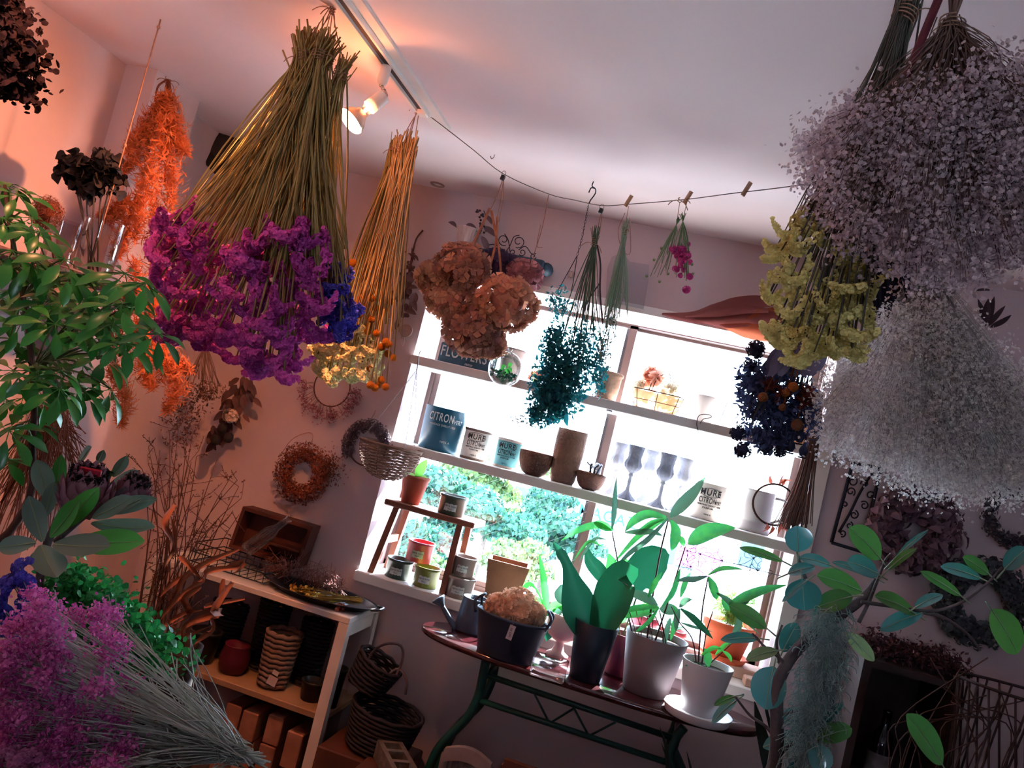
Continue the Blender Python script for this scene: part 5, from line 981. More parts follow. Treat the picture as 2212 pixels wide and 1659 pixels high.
for k in range(30):
    x = rng.uniform(1865, 1975); y = rng.uniform(540, 640); pleaf(t, navy, ((x*.3+1935*.7, 545), (x, y), (x+rng.uniform(-14, 14), y+rng.uniform(50, 90))), 1.52+rng.uniform(-.04, .04), rng.uniform(14, 30))
# mixed dark bundle with protea, poppy heads and cockscomb
YD = 1.62; t = thing('mixed_dark_bunch', 'dark hanging bunch of dried protea, poppy heads and cockscomb before the window edge', 'dried flowers', P(1760, 560, YD)); st_ = []; tie = P(1770, 620, YD)
for (x, y) in inpoly(46, [(1600, 820), (1760, 820), (1750, 950), (1700, 960), (1600, 940)]): h = P(x, y, YD+rng.uniform(-.04, .04)); st_.append((tie, h, nrm(h-tie)))
stem_bunch(t, st_, stdark, .06, .0014)
dfm = M('dark_blue_foliage', '5c6894', '3e4a70', rough=.85, rnd=1, trans=.35)
clusters(t, 'foliage', [(1645, 880, 44, 60, 420), (1690, 900, 40, 60, 360), (1735, 890, 30, 60, 220), (1625, 830, 30, 50, 200), (1660, 945, 50, 25, 240), (1680, 830, 50, 40, 200)], YD, dfm, .015, k=1.6)
for k in range(16): 
    x0 = 1690+k*6; pleaf(t, M('grey_petal', '9a94ae', '7c7896', rough=.8, rnd=2, trans=.15), ((1740+k, 720), (x0-12+rng.uniform(-8, 8), 770), (x0-30+rng.uniform(-10, 10), 812)), YD-.03+rng.uniform(-.02, .02), 30, (.3, .8, 1, .9, .3))
for (x, y, r_) in ((1594, 935, 22), (1604, 972, 24), (1655, 970, 20), (1685, 975, 18), (1632, 755, 26), (1620, 790, 20)):
    b = MB(); n = 160; d = rdir(n); rr_ = r_*S(x, y, YD); b.inst(ICO1, [P(x, y, YD)], None, rr_*.6, r=.5); b.inst(leaf_t(1, .5, .3, .2, 4), P(x, y, YD)+d*rr_*.7, frames(d+.4*rdir(n)), rr_*.42); b.build('cockscomb_head', M('dark_cockscomb', '3c3c58', '2a2c46', rough=.9, rnd=2), t)
for (x, y, r_, cc) in ((1714, 836, 11, 'b8642e'), (1697, 848, 9, 'a85828'), (1648, 858, 11, '9c5a34'), (1722, 918, 13, '7a4c34'), (1690, 880, 8, '8a5030')):
    b = MB(); b.inst(ICO2, [P(x, y, YD-.05)], None, r_*S(x, y, YD)); b.tube([P(x, y, YD-.05), tie], .0011, 4); b.build('billy_button', M('rust_ball_'+cc, cc, rough=.9, bump=.5, bscale=600), t)
for (x, y) in ((1745, 850), (1738, 868), (1690, 855), (1660, 835)):
    b = MB(); n = 40; d = rdir(n); b.inst(leaf_t(1, .25, .3, .2, 4), [P(x, y, YD-.04)]*n, frames(d+A(0, 0, -.5)), .022); b.build('red_flower', M('rust_red_petal', '8a3a30', '5a2a2e', rough=.8, rnd=1, trans=.2), t)
for (x, y) in ((1708, 965), (1735, 975), (1728, 945), (1692, 962)):
    c = P(x, y, YD-.03); b = MB(); r_ = .0085; b.lathe([(0, -.010), (.005, -.009), (r_, 0), (.006, .008), (.003, .011), (.0008, .04)], c, 12); b.lathe([(.001, -.010), (.007, -.013), (.008, -.011)], c, 10); b.build('poppy_head', navy, t)
# twig broom
t = thing('twig_broom', 'slim brown broom of dried lavender stalks hanging beside the window frame', 'dried stalks', P(1770, 830, 2.3)); st_ = []; b = MB()
for k in range(70):
    u_ = rng.normal()*.5; b.tube(poly(pp([(1772+u_*6, 850), (1760+u_*10, 930), (1738+u_*18, 1040), (1712+u_*36, 1140+rng.uniform(-14, 8))], 2.3+rng.uniform(-.015, .015))), .0013, 4)
stuff(b.build('stalks', M('brown_stalk', '8a6a5c', '5f4a46', rough=.9, rnd=1), t)); twine(t, P(1764, 900, 2.3), .012, 4); q = P(1772, 852, 2.3); b = MB(); b.tube([q, A(q[0], q[1], ZC)], .001, 4); b.build('string', twm, t)
# large dry leaf lying on the window trim
t = thing('dry_palm_leaf', 'large crumpled pinkish brown dried leaf lying on top of the window trim', 'dried leaf', P(1560, 700, 2.56)); dl = M('pink_brown_leaf', 'a8625c', '8a4c50', rough=.7, rnd=2, trans=.25, noise=6); dl_lit = M('lit_brown_leaf', 'cc7050', 'b85c44', rough=.7, rnd=2, trans=.35, noise=6)  # orange copy of the leaf colour paints its lit lower part
for (pts, w, mt, Y) in ((((1430, 678), (1500, 685), (1560, 672), (1620, 655), (1690, 650)), 44, dl, 2.578), (((1500, 690), (1560, 690), (1620, 682), (1690, 690)), 50, dl, 2.572), (((1480, 684), (1540, 676), (1600, 668), (1660, 672)), 26, dl, 2.565), (((1555, 702), (1600, 712), (1650, 722), (1690, 735)), 36, dl_lit, 2.568), (((1600, 700), (1640, 690), (1680, 668)), 40, dl_lit, 2.575)): pleaf(t, mt, pts, Y, w, (.1, .5, .9, 1, .7, .3), .1, .15, .2)
# ================================================================== things on the window wall
YW = 2.585
def wreath(name, label, cx, cy, Y, Rpx, tpx, mat, n, T, size, arc=(0, 2*PI), hoop=None, out=.3, squash=1.0, kind='florets', rx=1.0):
    s_ = S(cx, cy, Y); c = P(cx, cy, Y); t = thing(name, label, 'wreath', c+A(0, .0, -Rpx*s_)); a = rng.uniform(arc[0], arc[1], n); k = np.sqrt(rng.random(n))*tpx*s_*.5; ph = rng.uniform(0, 2*PI, n); R_ = Rpx*s_
    o = np.stack([np.cos(a)*np.cos(ph), -np.abs(np.sin(ph))*.8, np.sin(a)*np.cos(ph)], -1); pos = c+np.stack([np.cos(a)*R_*rx, 0*a, np.sin(a)*R_], -1)+o*k[:, None]
    b = MB(); b.inst(T, pos, frames(o+np.stack([np.cos(a), 0*a-.3, np.sin(a)], -1)*out+.6*rdir(n)), size*rng.uniform(.6, 1.3, n)); o_ = b.build(kind, mat, t); stuff(o_)
    b = MB(); aa = np.linspace(0, 2*PI, 40); b.tube(np.stack([c[0]+np.cos(aa)*R_*rx, 0*aa+c[1]+.004, c[2]+np.sin(aa)*R_], -1), hoop or .003, 6, cap=False); b.build('hoop', twig, t)
    return t, c, R_
rustw = M('rust_wreath', '8c4630', '642e28', rough=.9, rnd=1); plumw = M('grey_plum_wreath', '6e5c66', '4e424e', rough=.9, rnd=1); pinkw = M('pink_spray', 'b0727e', '8e5a66', rough=.9, rnd=1)
leaf4 = leaf_t(1, .45, .3, .2, 4)
t, c, R_ = wreath('rust_wreath', 'round rust red dried wreath with a twine loop on the wall', 655, 1022, 2.565, 46, 46, rustw, 2600, leaf4, .011)
b = MB(); b.tube(poly(pp([(605, 985), (630, 950), (662, 935), (676, 940), (672, 960)], 2.57)), .0011, 4); b.build('twine_loop', twm, t)
b = MB(); n = 500; q = P(712, 1010, 2.55)+rng.normal(size=(n, 3))*A(.022, .012, .028); b.inst(leaf4, q, frames(rdir(n)), rng.uniform(.006, .012, n)); stuff(b.build('side_tuft', rustw, t))
t, c, R_ = wreath('plum_wreath', 'grey plum dried wreath half hidden behind the hanging basket', 793, 962, 2.575, 44, 30, plumw, 1700, leaf4, .010, (PI*.05, PI*1.25))
b = MB(); b.tube(poly(pp([(795, 915), (808, 895), (812, 885)], 2.57)), .0015, 5); b.build('twine_loop', twm, t)
t, c, R_ = wreath('pink_hoop_wreath', 'thin hoop wreath with sparse pink flower sprays under the cream bundle', 716, 836, 2.575, 42, 10, pinkw, 60, leaf4, .006, (PI, 2*PI), .0022)
b = MB(); bs = MB()
for k in range(34):
    a = rng.uniform(PI*.98, PI*2.02); p0 = c+A(math.cos(a)*R_, -.004, math.sin(a)*R_); d = nrm(A(math.cos(a+.3), -.2, math.sin(a+.3))); e = p0+d*rng.uniform(.025, .05); bs.tube(bez(p0, p0+d*.02, e, 4), .0007, 3, cap=False); n = 22; b.inst(cup5, e+rng.normal(size=(n, 3))*.008, frames(rdir(n)), .0035)
stuff(b.build('blossoms', pinkw, t)); stuff(bs.build('twigs', twig, t))
# hanging wicker basket
t = thing('hanging_basket', 'small wicker hanging basket on three chains left of the window', 'basket', P(904, 772, 2.55)); c = P(846, 962, 2.50); s_ = S(846, 962, 2.5); wk = M('wicker', '8f6f60', '6e5449', rough=.85, rnd=1, noise=60); rr = 60*s_; hB = 74*s_
for k in range(24):
    f = k/23; r_ = rr*(1-f**2.2)**.5*(1-.05*f)+.012; z_ = c[2]-f*hB; a = np.linspace(0, 2*PI, 49); b = MB(); b.tube(np.stack([c[0]+np.cos(a)*r_, c[1]+np.sin(a)*r_, z_+.0014*np.sin(a*8+k*PI)], -1), .0019 if rng.random() > .15 else .0013, 5, cap=False, r=rng.random()); b.build('wicker_strand', wk, t)
for k in range(12):
    a = k*PI/6; f = np.linspace(0, 1, 10); r_ = rr*(1-f**2.2)**.5*(1-.05*f)+.0125; b = MB(); b.tube(np.stack([c[0]+math.cos(a)*r_, c[1]+math.sin(a)*r_, c[2]-f*hB], -1), .0014, 5); b.build('wicker_rib', wk, t)
b = MB(); a = np.linspace(0, 2*PI, 49); b.tube(np.stack([c[0]+np.cos(a)*(rr+.012), c[1]+np.sin(a)*(rr+.012), c[2]+0*a], -1), .0042, 8, cap=False); b.build('rim', wk, t)
ap = P(900, 800, 2.53); chm = M('steel_chain', 'a8a4a8', rough=.35, metal=.8)
for a in (PI*1.0, PI*.35, -PI*.25):
    e = c+A(math.cos(a)*(rr+.012), math.sin(a)*(rr+.012), .004); n = 26; b = MB()
    for i in range(n):
        p = ap+(e-ap)*(i+.5)/n; d = nrm(e-ap); F_ = frames(d, (i % 2)*PI/2)[0]; hl = np.linalg.norm(e-ap)/n*.62; b.tube([p+F_@A(.0020*math.cos(q), 0, hl*math.sin(q)) for q in np.linspace(0, 2*PI, 9)], .00055, 4, cap=False)
    stuff(b.build('chain', chm, t))
b = MB(); b.tube(poly([ap, P(903, 785, 2.54), P(905, 768, 2.555), P(908, 758, 2.562)]), .0015, 5); b.build('hook', irn, t)
# dry twig bunch, sieve ornament
t = thing('dry_twig_bunch', 'dry upright twig bunch with brown leaves hanging on the wall left of the window', 'dried leaves', P(914, 497, 2.59)); bl = M('brown_dry_leaf', '6e4a46', '4a3438', rough=.8, rnd=2, trans=.1)
b = MB(); b.tube(poly(pp([(914, 497), (900, 515), (893, 540), (886, 575), (878, 620), (868, 680)], 2.58)), .003, 6); 
for k in range(10): b.tube(poly(pp([(890+k*.6, 535+k*2), (886, 580), (876+rng.uniform(-9, 9), 640)], 2.575)), .0012, 4)
b.build('twigs', twig, t)
for k in range(38):
    y = rng.uniform(545, 690); x = np.interp(y, [540, 690], [890, 872])+rng.normal()*9; a = rng.uniform(0, 2*PI); L = rng.uniform(16, 34) if y > 600 else rng.uniform(8, 16); pleaf(t, bl, ((x, y), (x+L*.5*math.cos(a), y+L*.5*math.sin(a)+2), (x+L*math.cos(a), y+L*math.sin(a)+6)), 2.565, L*.55)
c = P(877, 714, 2.585); t = thing('round_ornament', 'small round cream metal ornament with a hook on the wall', 'ornament', c); R_ = 15*S(877, 714, 2.585); cm = M('cream_metal', 'b59a90', 'a08880', rough=.6)
b = MB(); b.lathe([(0, -.003), (R_*.95, -.003), (R_, 0), (R_*.95, .003), (R_*.8, .001), (R_*.55, .003), (R_*.3, .001), (0, .004)], c, 28, axis=(0, -1, 0)); b.build('disc', cm, t); b = MB(); b.tube(poly(pp([(873, 728), (872, 742), (868, 747), (866, 741)], 2.575)), .0014, 5); b.build('hook', cm, t)
# iron scroll shelf with white pot
t = thing('scroll_shelf', 'dark blue wooden wall shelf with curled iron scrolls above the hydrangeas', 'wall shelf', P(1105, 560, 2.59)); q0, q1 = P(1030, 540, 2.53), P(1184, 582, 2.53); zz = (q0[2]+q1[2])/2
b = MB(); slab(b, q0[0], q1[0]-.012, 2.50, 2.598, zz-.022, zz+.012, bev=.004); b.build('board', M('navy_board', '27455a', '1e3649', rough=.6, noise=10), t, smooth=False)
b = MB(); b.inst(ICO2, [A(q1[0]-.008, 2.55, zz-.006)], None, [[.02, .04, .022]]); b.build('board_end', MATS['navy_board'], t)
def spiral(cx, cy, r, a0, turns, Y, dirn=1, n=26): 
    th = np.linspace(0, turns*2*PI, n); return [P(cx+r*(1-.72*i/n)*math.cos(a0+dirn*x), cy+r*(1-.72*i/n)*math.sin(a0+dirn*x), Y) for i, x in enumerate(th)]
for (cx, cy, r, a0, tn, dr) in ((1088, 518, 13, 1.2, 1.2, 1), (1120, 522, 14, 2.0, 1.2, -1), (1072, 537, 7, .5, 1.1, -1), (1108, 545, 7, 1.5, 1.1, 1), (1128, 545, 8, 2.5, 1.1, -1), (1152, 553, 7, .5, 1.1, 1)):
    b = MB(); b.tube(spiral(cx, cy, r, a0, tn, 2.56, dr), .0016, 5); b.build('scroll', irn, t)
for pts in (((1050, 530), (1068, 528), (1080, 535), (1092, 548)), ((1092, 545), (1102, 530), (1110, 512), (1122, 508)), ((1102, 545), (1098, 520), (1090, 505)), ((1120, 540), (1135, 532), (1148, 548), (1158, 548))): b = MB(); b.tube(poly(pp(pts, 2.56)), .0016, 5); b.build('scroll', irn, t)
q = P(1008, 515, 2.54); t = thing('ribbed_pot', 'white ribbed wall pot with a dark berry branch above the hydrangeas', 'wall pot', A(q[0], 2.54, q[2]-.04)); c = A(q[0], 2.54, q[2]-.045)
b = MB(); rib = lambda V: V*np.stack([1+.025*np.sign(np.sin(np.arctan2(V[:, 1], V[:, 0])*22))]*2+[np.ones(len(V))], -1); b.lathe([(0, 0), (.022, 0), (.026, .004), (.034, .06), (.040, .074), (.043, .076), (.040, .078), (.034, .06), (0, .05)], c, 88, mod=rib); b.build('pot', wcer, t)
b = MB(); b.tube(poly(pp([(1020, 520), (1035, 505), (1048, 470), (1045, 455)], 2.53)), .0018, 5); b.tube(poly(pp([(1005, 500), (985, 490), (972, 482)], 2.53)), .0014, 5); b.build('branch', bl, t); bm_ = M('plum_berry', '4a3440', '38262e', rough=.6)
for k in range(22): 
    x, y = np.interp(rng.random(), [0, .5, 1], [1022, 1036, 1046])+rng.normal()*4, rng.uniform(452, 505); b = MB(); b.inst(ICO1, [P(x, y, 2.52+rng.uniform(-.01, .01))], None, .0045); b.build('berry', bm_, t)
for pts, w in ((((1030, 500), (1015, 488), (1005, 488)), 14), (((1045, 490), (1060, 500), (1072, 512)), 14), (((1040, 510), (1050, 530), (1052, 545)), 14), (((1048, 465), (1058, 475), (1062, 485)), 10), (((985, 490), (978, 482), (968, 480)), 9)): pleaf(t, M('plum_leaf', '7a6268', '5e4a52', rough=.7, rnd=2), pts, 2.52, w)
c = A(*Pz(945, 398, ZC)); b = MB(); b.lathe([(.016, 0), (.019, -.004), (.024, -.004), (.026, 0)], c, 24); tag(b.build('ceiling_rosette', cm, origin=c), 'small round rosette left on the ceiling near the wall', 'ceiling rosette')
b = MB(); b.tube(poly([Pz(1068, 334, ZC), Pz(1068, 334, ZC)-A(0, 0, .008), Pz(1068, 334, ZC)-A(.006, 0, .013), Pz(1068, 334, ZC)-A(.010, 0, .006)]), .001, 5); tag(b.build('ceiling_hook', wire_l, origin=Pz(1068, 334, ZC)), 'tiny empty wire hook in the ceiling', 'hook')
q = P(1233, 592, YW); b = MB(); b.box(q, (.020, .012, .020), bev=.003); tag(b.build('wall_switch', cm, smooth=False), 'tiny cream box on the wall above the window', 'wall box')
# clear acrylic sheet on the trim
t = thing('acrylic_sheet', 'clear rounded plastic sheet leaning on the wall above the window', 'plastic sheet', P(1355, 672, 2.57)); b = MB()
pts = [(1308, 650), (1312, 580), (1322, 555), (1345, 545), (1360, 565), (1402, 572), (1400, 610), (1390, 668)]; fr = pp(pts, 2.575); bk = [p+A(0, .003, 0) for p in fr]; n = len(pts); b.add(fr+bk+[np.mean(fr, 0), np.mean(bk, 0)], [(2*n, i, (i+1) % n) for i in range(n)]+[(2*n+1, n+(i+1) % n, n+i) for i in range(n)]+[(i, n+i, n+(i+1) % n, (i+1) % n) for i in range(n)]); b.build('sheet', M('frosted_clear', 'f4f5f8', rough=.2, glass=.03), t, smooth=False)
# ================================================================== right part of the window wall
t = thing('iron_panel', 'tall narrow wrought iron panel with curled scrolls on the wall right of the window', 'iron panel', P(1840, 1180, 2.58)); Yi = 2.57
def bar(pts, r=.004, nm='bar'): b = MB(); b.tube(poly(pp(pts, Yi), 4), r, 6); b.build(nm, irn, t)
bar(((1842, 1000), (1796, 1172)), .0055); bar(((1905, 1000), (1862, 1192)), .0055); bar(((1796, 1172), (1862, 1192)), .0055); bar(((1842, 1000), (1905, 1012)), .0055); bar(((1893, 1008), (1860, 1060), (1835, 1110), (1812, 1150)), .004, 'diagonal')
for (cx, cy, r, a0, tn, dr) in ((1863, 1012, 9, 2, 1.2, 1), (1842, 1040, 12, 4, 1.2, 1), (1838, 1062, 10, 1, 1.2, -1), (1867, 1092, 10, 4, 1.2, 1), (1880, 1070, 10, 1, 1.2, -1), (1845, 1112, 10, 5, 1.2, 1), (1868, 1045, 9, 3, 1.1, 1), (1825, 1090, 8, 2, 1.1, 1), (1820, 1152, 8, 2, 1.1, -1), (1835, 1135, 8, 5, 1.1, 1)): b = MB(); b.tube(spiral(cx, cy, r, a0, tn, Yi, dr), .0022, 5); b.build('scroll', irn, t)
mw = M('mauve_wreath_leaf', '8a6a74', '54404e', rough=.85, rnd=1, trans=.1); dw = M('dark_wreath_leaf', '4c4a52', '33323c', rough=.9, rnd=1)
wreath('mauve_wreath', 'large dusky mauve leaf wreath on the wall right of the iron panel', 1975, 1145, 2.56, 62, 78, mw, 900, leaf_t(1, .6, .4, .2, 4), .034)
wreath('grey_wreath', 'dark grey wreath cut by the right picture edge', 2195, 1115, 2.56, 56, 34, dw, 900, leaf4, .016)
wreath('green_grey_wreath', 'large dark grey green wreath behind the rubber tree branch at the right', 2120, 1300, 2.56, 72, 62, M('dark_green_wreath_leaf', '4a5458', '323a42', rough=.9, rnd=1), 1100, leaf_t(1, .6, .4, .2, 4), .024)
b = MB(); b.tube(pp([(2100, 560), (2300, 597)], 2.56), .006, 8); tag(b.build('wall_rail', irn, origin=P(2200, 578, 2.56)), 'thin dark horizontal rail on the wall at the right edge', 'rail')
t = thing('dark_pod_bunch', 'dark bunch of upright seed pods hanging on the wall at the right', 'dried pods', P(2130, 700, 2.5)); dpm = M('dark_pod', '3c2c34', '2a2028', rough=.8, rnd=2)
for (pts, w) in ((((2128, 705), (2120, 670), (2112, 645)), 12), (((2132, 705), (2140, 670), (2148, 640)), 14), (((2135, 705), (2155, 680), (2172, 660)), 12), (((2138, 708), (2165, 695), (2185, 680)), 12), (((2130, 705), (2132, 670), (2135, 645)), 16), (((2105, 628), (2125, 626), (2145, 628)), 7)): pleaf(t, dpm, pts, 2.5, w)
# dark cabinet lower right with bottle
dkw = M('dark_cabinet_wood', '3a2624', '2a1c1c', rough=.6, noise=8)
t = thing('dark_cabinet', 'dark open wooden cabinet with a bottle inside at the lower right', 'cabinet', A(P(1980, 1500, 2.35)[0], 2.45, 0)); a0, a1 = P(1868, 1420, 2.30), P(2085, 1470, 2.30); x0, x1, z1 = a0[0], a1[0], a0[2]
for (nm, u) in (('top_board', (x0, x1, 2.30, 2.59, z1-.018, z1)), ('side_board', (x0, x0+.02, 2.30, 2.59, 0, z1-.018)), ('side_board', (x1-.02, x1, 2.30, 2.59, 0, z1-.018)), ('back_board', (x0+.02, x1-.02, 2.575, 2.59, 0, z1-.018)), ('shelf_board', (x0+.02, x1-.02, 2.31, 2.575, z1-.36, z1-.342))): b = MB(); slab(b, *u); b.build(nm, dkw, t, smooth=False)
c = A(P(1905, 1600, 2.40)[0], 2.40, z1-.342)
t = thing('cork_bottle', 'bottle with a pale printed label inside the dark cabinet', 'bottle', c); b = MB(); b.lathe([(0, 0), (.028, 0), (.03, .004), (.03, .12), (.024, .145), (.011, .165), (.011, .205), (.013, .208), (.0, .212)], c, 24); b.build('bottle_glass', M('dark_glass', '151a20', rough=.08, spec=.7), t); b = MB(); b.lathe([(.0305, .03), (.0305, .10)], c, 24); b.build('label', M('pale_label', '8f8a88', '77716f', rough=.8, noise=40), t)
t = thing('moss_heap', 'reddish dried moss heap along the top of the dark cabinet', 'moss', A((x0+x1)/2, 2.4, z1)); b = MB(); n = 2600; pos = np.stack([rng.uniform(x0+.02, x1+.02, n), rng.uniform(2.32, 2.5, n), z1+.008+np.abs(rng.normal(size=n))*.022], -1); b.inst(leaf4, pos, frames(rdir(n)+A(0, 0, .6)), rng.uniform(.008, .018, n)); stuff(b.build('moss', M('red_brown_moss', '5a2c30', '30222c', rough=.95, rnd=1), t))
t = thing('wire_basket', 'dark criss cross twig basket at the lower right corner', 'basket', A(P(2160, 1600, 2.3)[0], 2.3, .3)); c = A(P(2205, 1560, 2.3)[0], 2.25, 0); zt_, zb_ = P(2150, 1475, 2.3)[2], .35
for k in range(34):
    a = k*2*PI/34; sg = 1 if k % 2 else -1; b = MB(); b.tube([c+A(.17*math.cos(a), .10*math.sin(a), zt_), c+A(.15*math.cos(a+sg*.5), .09*math.sin(a+sg*.5), (zt_+zb_)/2), c+A(.13*math.cos(a+sg*1.1), .08*math.sin(a+sg*1.1), zb_)], .0028, 5); b.build('twig', dkw, t)
for zz in (zt_, (zt_+zb_)/2, zb_): b = MB(); b.tube([c+A(.172*math.cos(a), .102*math.sin(a), zz) for a in np.linspace(0, 2*PI, 40)], .004, 6, cap=False); b.build('hoop', dkw, t)
b = MB()
for k in range(16): p0 = P(rng.uniform(1900, 2200), rng.uniform(1640, 1660), 2.2); b.tube(poly([p0-A(0, 0, .2), p0, p0+A(rng.normal()*.04, 0, .10), P(rng.uniform(1930, 2212), rng.uniform(1420, 1560), 2.2)]), .0016, 4)
tag(stuff(b.build('bare_twigs', twig, origin=P(2050, 1650, 2.2))), 'thin bare twigs standing in front of the dark cabinet', 'twigs')
# ================================================================== white rack at the lower left
SX0, SX1, SY0, SY1, SZ = -1.56, -.862, 2.32, 2.575, .907
rackw = M('rack_white', 'd8cfca', 'cabfb9', rough=.6, noise=8); t = thing('white_rack', 'white painted wooden rack with two lower shelves under the tray', 'rack', ((SX0+SX1)/2, 2.45, 0))
for (x, y) in ((SX0, SY0), (SX1-.032, SY0), (SX0, SY1-.03), (SX1-.032, SY1-.03)): b = MB(); slab(b, x, x+.032, y, y+.03, 0, SZ-.02); b.build('post', rackw, t, smooth=False)
woodp = M('rack_board', 'a58468', '8c6e56', rough=.7, noise=7)
for z_ in (SZ, .615, .20): b = MB(); slab(b, SX0+.001, SX1-.001, SY0+.002, SY1-.002, z_-.02, z_-.001, bev=.002); b.build('shelf_board', woodp if z_ < .9 else rackw, t, smooth=False)
b = MB(); slab(b, SX1-.03, SX1-.008, SY0+.03, SY1-.03, SZ-.065, SZ-.02); b.build('side_rail', rackw, t, smooth=False)
# tray with dried flowers
c = A(P(690, 1300, 2.42)[0], 2.43, SZ); t = thing('oval_tray', 'dark oval enamel tray on the white rack', 'tray', c); dkm = M('dark_enamel', '232a36', '1b212c', rough=.3, noise=5)
b = MB(); b.lathe([(0, .001), (.10, .001), (.125, .006), (.140, .018), (.147, .02), (.147, .023), (.138, .021), (.122, .01), (.10, .006), (0, .006)], c, 48, sx=.72, sy=1.25); b.build('dish', dkm, t)
for s_ in (-1, 1): b = MB(); b.tube(poly([c+A(s_*.178, -.03, .02), c+A(s_*.20, -.02, .025), c+A(s_*.20, .02, .025), c+A(s_*.178, .03, .02)]), .004, 6); b.build('handle', dkm, t)
t = thing('yellow_dried_bunch', 'small bunch of yellow dried flowers lying on the oval tray', 'dried flowers', P(700, 1290, 2.40)); st_ = []; e = P(785, 1300, 2.40)
for (x, y) in inpoly(60, [(595, 1285), (640, 1262), (672, 1275), (675, 1312), (640, 1305), (610, 1300)]): h = P(x, y, 2.40+rng.uniform(-.02, .03)); st_.append((P(765, 1297, 2.40)+rng.normal(size=3)*.004, h, nrm(h-e)))
stem_bunch(t, st_, M('straw_stem', 'b5a45a', '93844a', rough=.8, rnd=1), .03, .0011, wob=.008); b = MB(); n = 420; hs = np.array([s[1] for s in st_]); q = hs[rng.integers(len(hs), size=n)]+rng.normal(size=(n, 3))*.007; b.inst(cup5, q, frames(rdir(n)), .007); stuff(b.build('blossoms', M('mustard', 'c59a3a', '9c7a30', rough=.85, rnd=1), t)); twine(t, P(762, 1297, 2.40), .006, 3, axis=A(1, 0, -.1), ends=0)
t = thing('pink_grass_heap', 'heap of pinkish dried grass on the oval tray behind the yellow bunch', 'dried grass', P(660, 1260, 2.47)); b = MB()
for k in range(420): 
    x = rng.uniform(570, 740); y = np.interp(x, [570, 620, 740], [1235, 1225, 1275])+rng.normal()*14; p = P(x, y, 2.47+rng.uniform(-.03, .05)); d = nrm(A(rng.normal(), rng.normal()*.5, .8)); b.tube(bez(p-d*.02, p, p+d*.02+rdir(1)[0]*.012, 4), .0009, 3, cap=False)
stuff(b.build('grass', M('pink_brown_grass', '9a6a66', '6e4a4c', rough=.9, rnd=1), t))
hydrangea('clay_flower', P(735, 1312, 2.36), .012, M('salmon_flower', 'c07860', rough=.8), None, 24, .008); o = bpy.data.objects['clay_flower']; tag(o, 'single salmon dried blossom lying at the right end of the tray', 'dried flower')
# wooden drawer box leaning behind, glass bottle
bw = M('drawer_wood', '5a2f26', '43221d', rough=.6, noise=9)
t = thing('wooden_box', 'dark shallow wooden box leaning against the wall on the rack', 'wooden box', P(600, 1230, 2.54)); Yb = 2.54
q = [P(535, 1093, Yb), P(684, 1137, Yb), P(662, 1228, Yb), P(500, 1190, Yb)]; w_ = nrm(q[1]-q[0]); dn = nrm(q[3]-q[0]); nn_ = np.cross(w_, dn); nn_ = nn_ if nn_[1] < 0 else -nn_
W_, H_ = np.linalg.norm(q[1]-q[0]), .145; R_ = np.stack([w_, -nn_, -dn], -1); c = q[0]+w_*W_/2+dn*H_/2
for nm, off, sz in (('back_panel', A(0, .03, 0), (W_, .006, H_)), ('rim_board', A(0, 0, H_/2-.006), (W_, .06, .012)), ('rim_board', A(0, 0, -H_/2+.006), (W_, .06, .012)), ('rim_board', A(-W_/2+.006, 0, 0), (.012, .06, H_-.024)), ('rim_board', A(W_/2-.006, 0, 0), (.012, .06, H_-.024)), ('divider', A(.05, 0, -.02), (W_*.5, .055, .008))): b = MB(); b.box(c+R_@off, sz, R_); b.build(nm, bw, t, smooth=False)
b = MB(); p0, p1 = P(530, 1190, 2.40), P(625, 1120, 2.44); d = nrm(p1-p0); L = np.linalg.norm(p1-p0); b.lathe([(0, 0), (.022, .002), (.024, .01), (.024, L*.55), (.012, L*.72), (.011, L*.96), (.014, L*.97), (.014, L)], p0, 24, axis=d); tag(b.build('glass_bottle', M('clear_glass2', 'e8ecec', rough=.03, glass=.08), origin=p0), 'clear glass bottle lying slanted before the wooden box', 'bottle')
t = thing('wire_tray', 'dark wire tray on the rack left of the wooden box', 'wire tray', P(470, 1200, 2.45)); 
for yy in (0, .03, .06): b = MB(); zz = SZ+.01+yy; b.tube([(-1.45, 2.36, zz), (-1.18, 2.36, zz), (-1.18, 2.54, zz), (-1.45, 2.54, zz), (-1.45, 2.36, zz)], .0022, 5); b.build('wire', irn, t)
for k in range(10): b = MB(); x = -1.44+k*.028; b.tube([(x, 2.36, SZ+.07), (x, 2.362, SZ+.01), (x, 2.538, SZ+.01), (x, 2.54, SZ+.07)], .0014, 4); b.build('wire', irn, t)
# middle rack shelf
c = A(P(500, 1450, 2.40)[0], 2.40, .615); t = thing('crimson_pot', 'dark crimson pot on the middle shelf of the white rack', 'pot', c); b = MB(); b.lathe([(0, 0), (.035, 0), (.045, .02), (.048, .05), (.04, .085), (.042, .09), (.036, .088), (0, .05)], c, 28); b.build('pot', M('crimson', '5c1830', '4a1428', rough=.5), t)
t = thing('rope_cups', 'stack of woven straw cups with paper tags on the rack', 'woven cups', A(P(595, 1470, 2.42)[0], 2.40, .615)); c = A(*PB[t.name])
for k in range(11): b = MB(); r_ = .040+.0012*k; z_ = c[2]+.012+k*.0155; a = np.linspace(0, 2*PI, 33); b.tube(np.stack([c[0]+np.cos(a)*r_, c[1]+np.sin(a)*r_, z_+.002*np.sin(a*9)], -1), .0085, 7, cap=False); b.build('rope_ring', M('straw_rope', '8a7468', '6d5a52', rough=.9, noise=50), t)
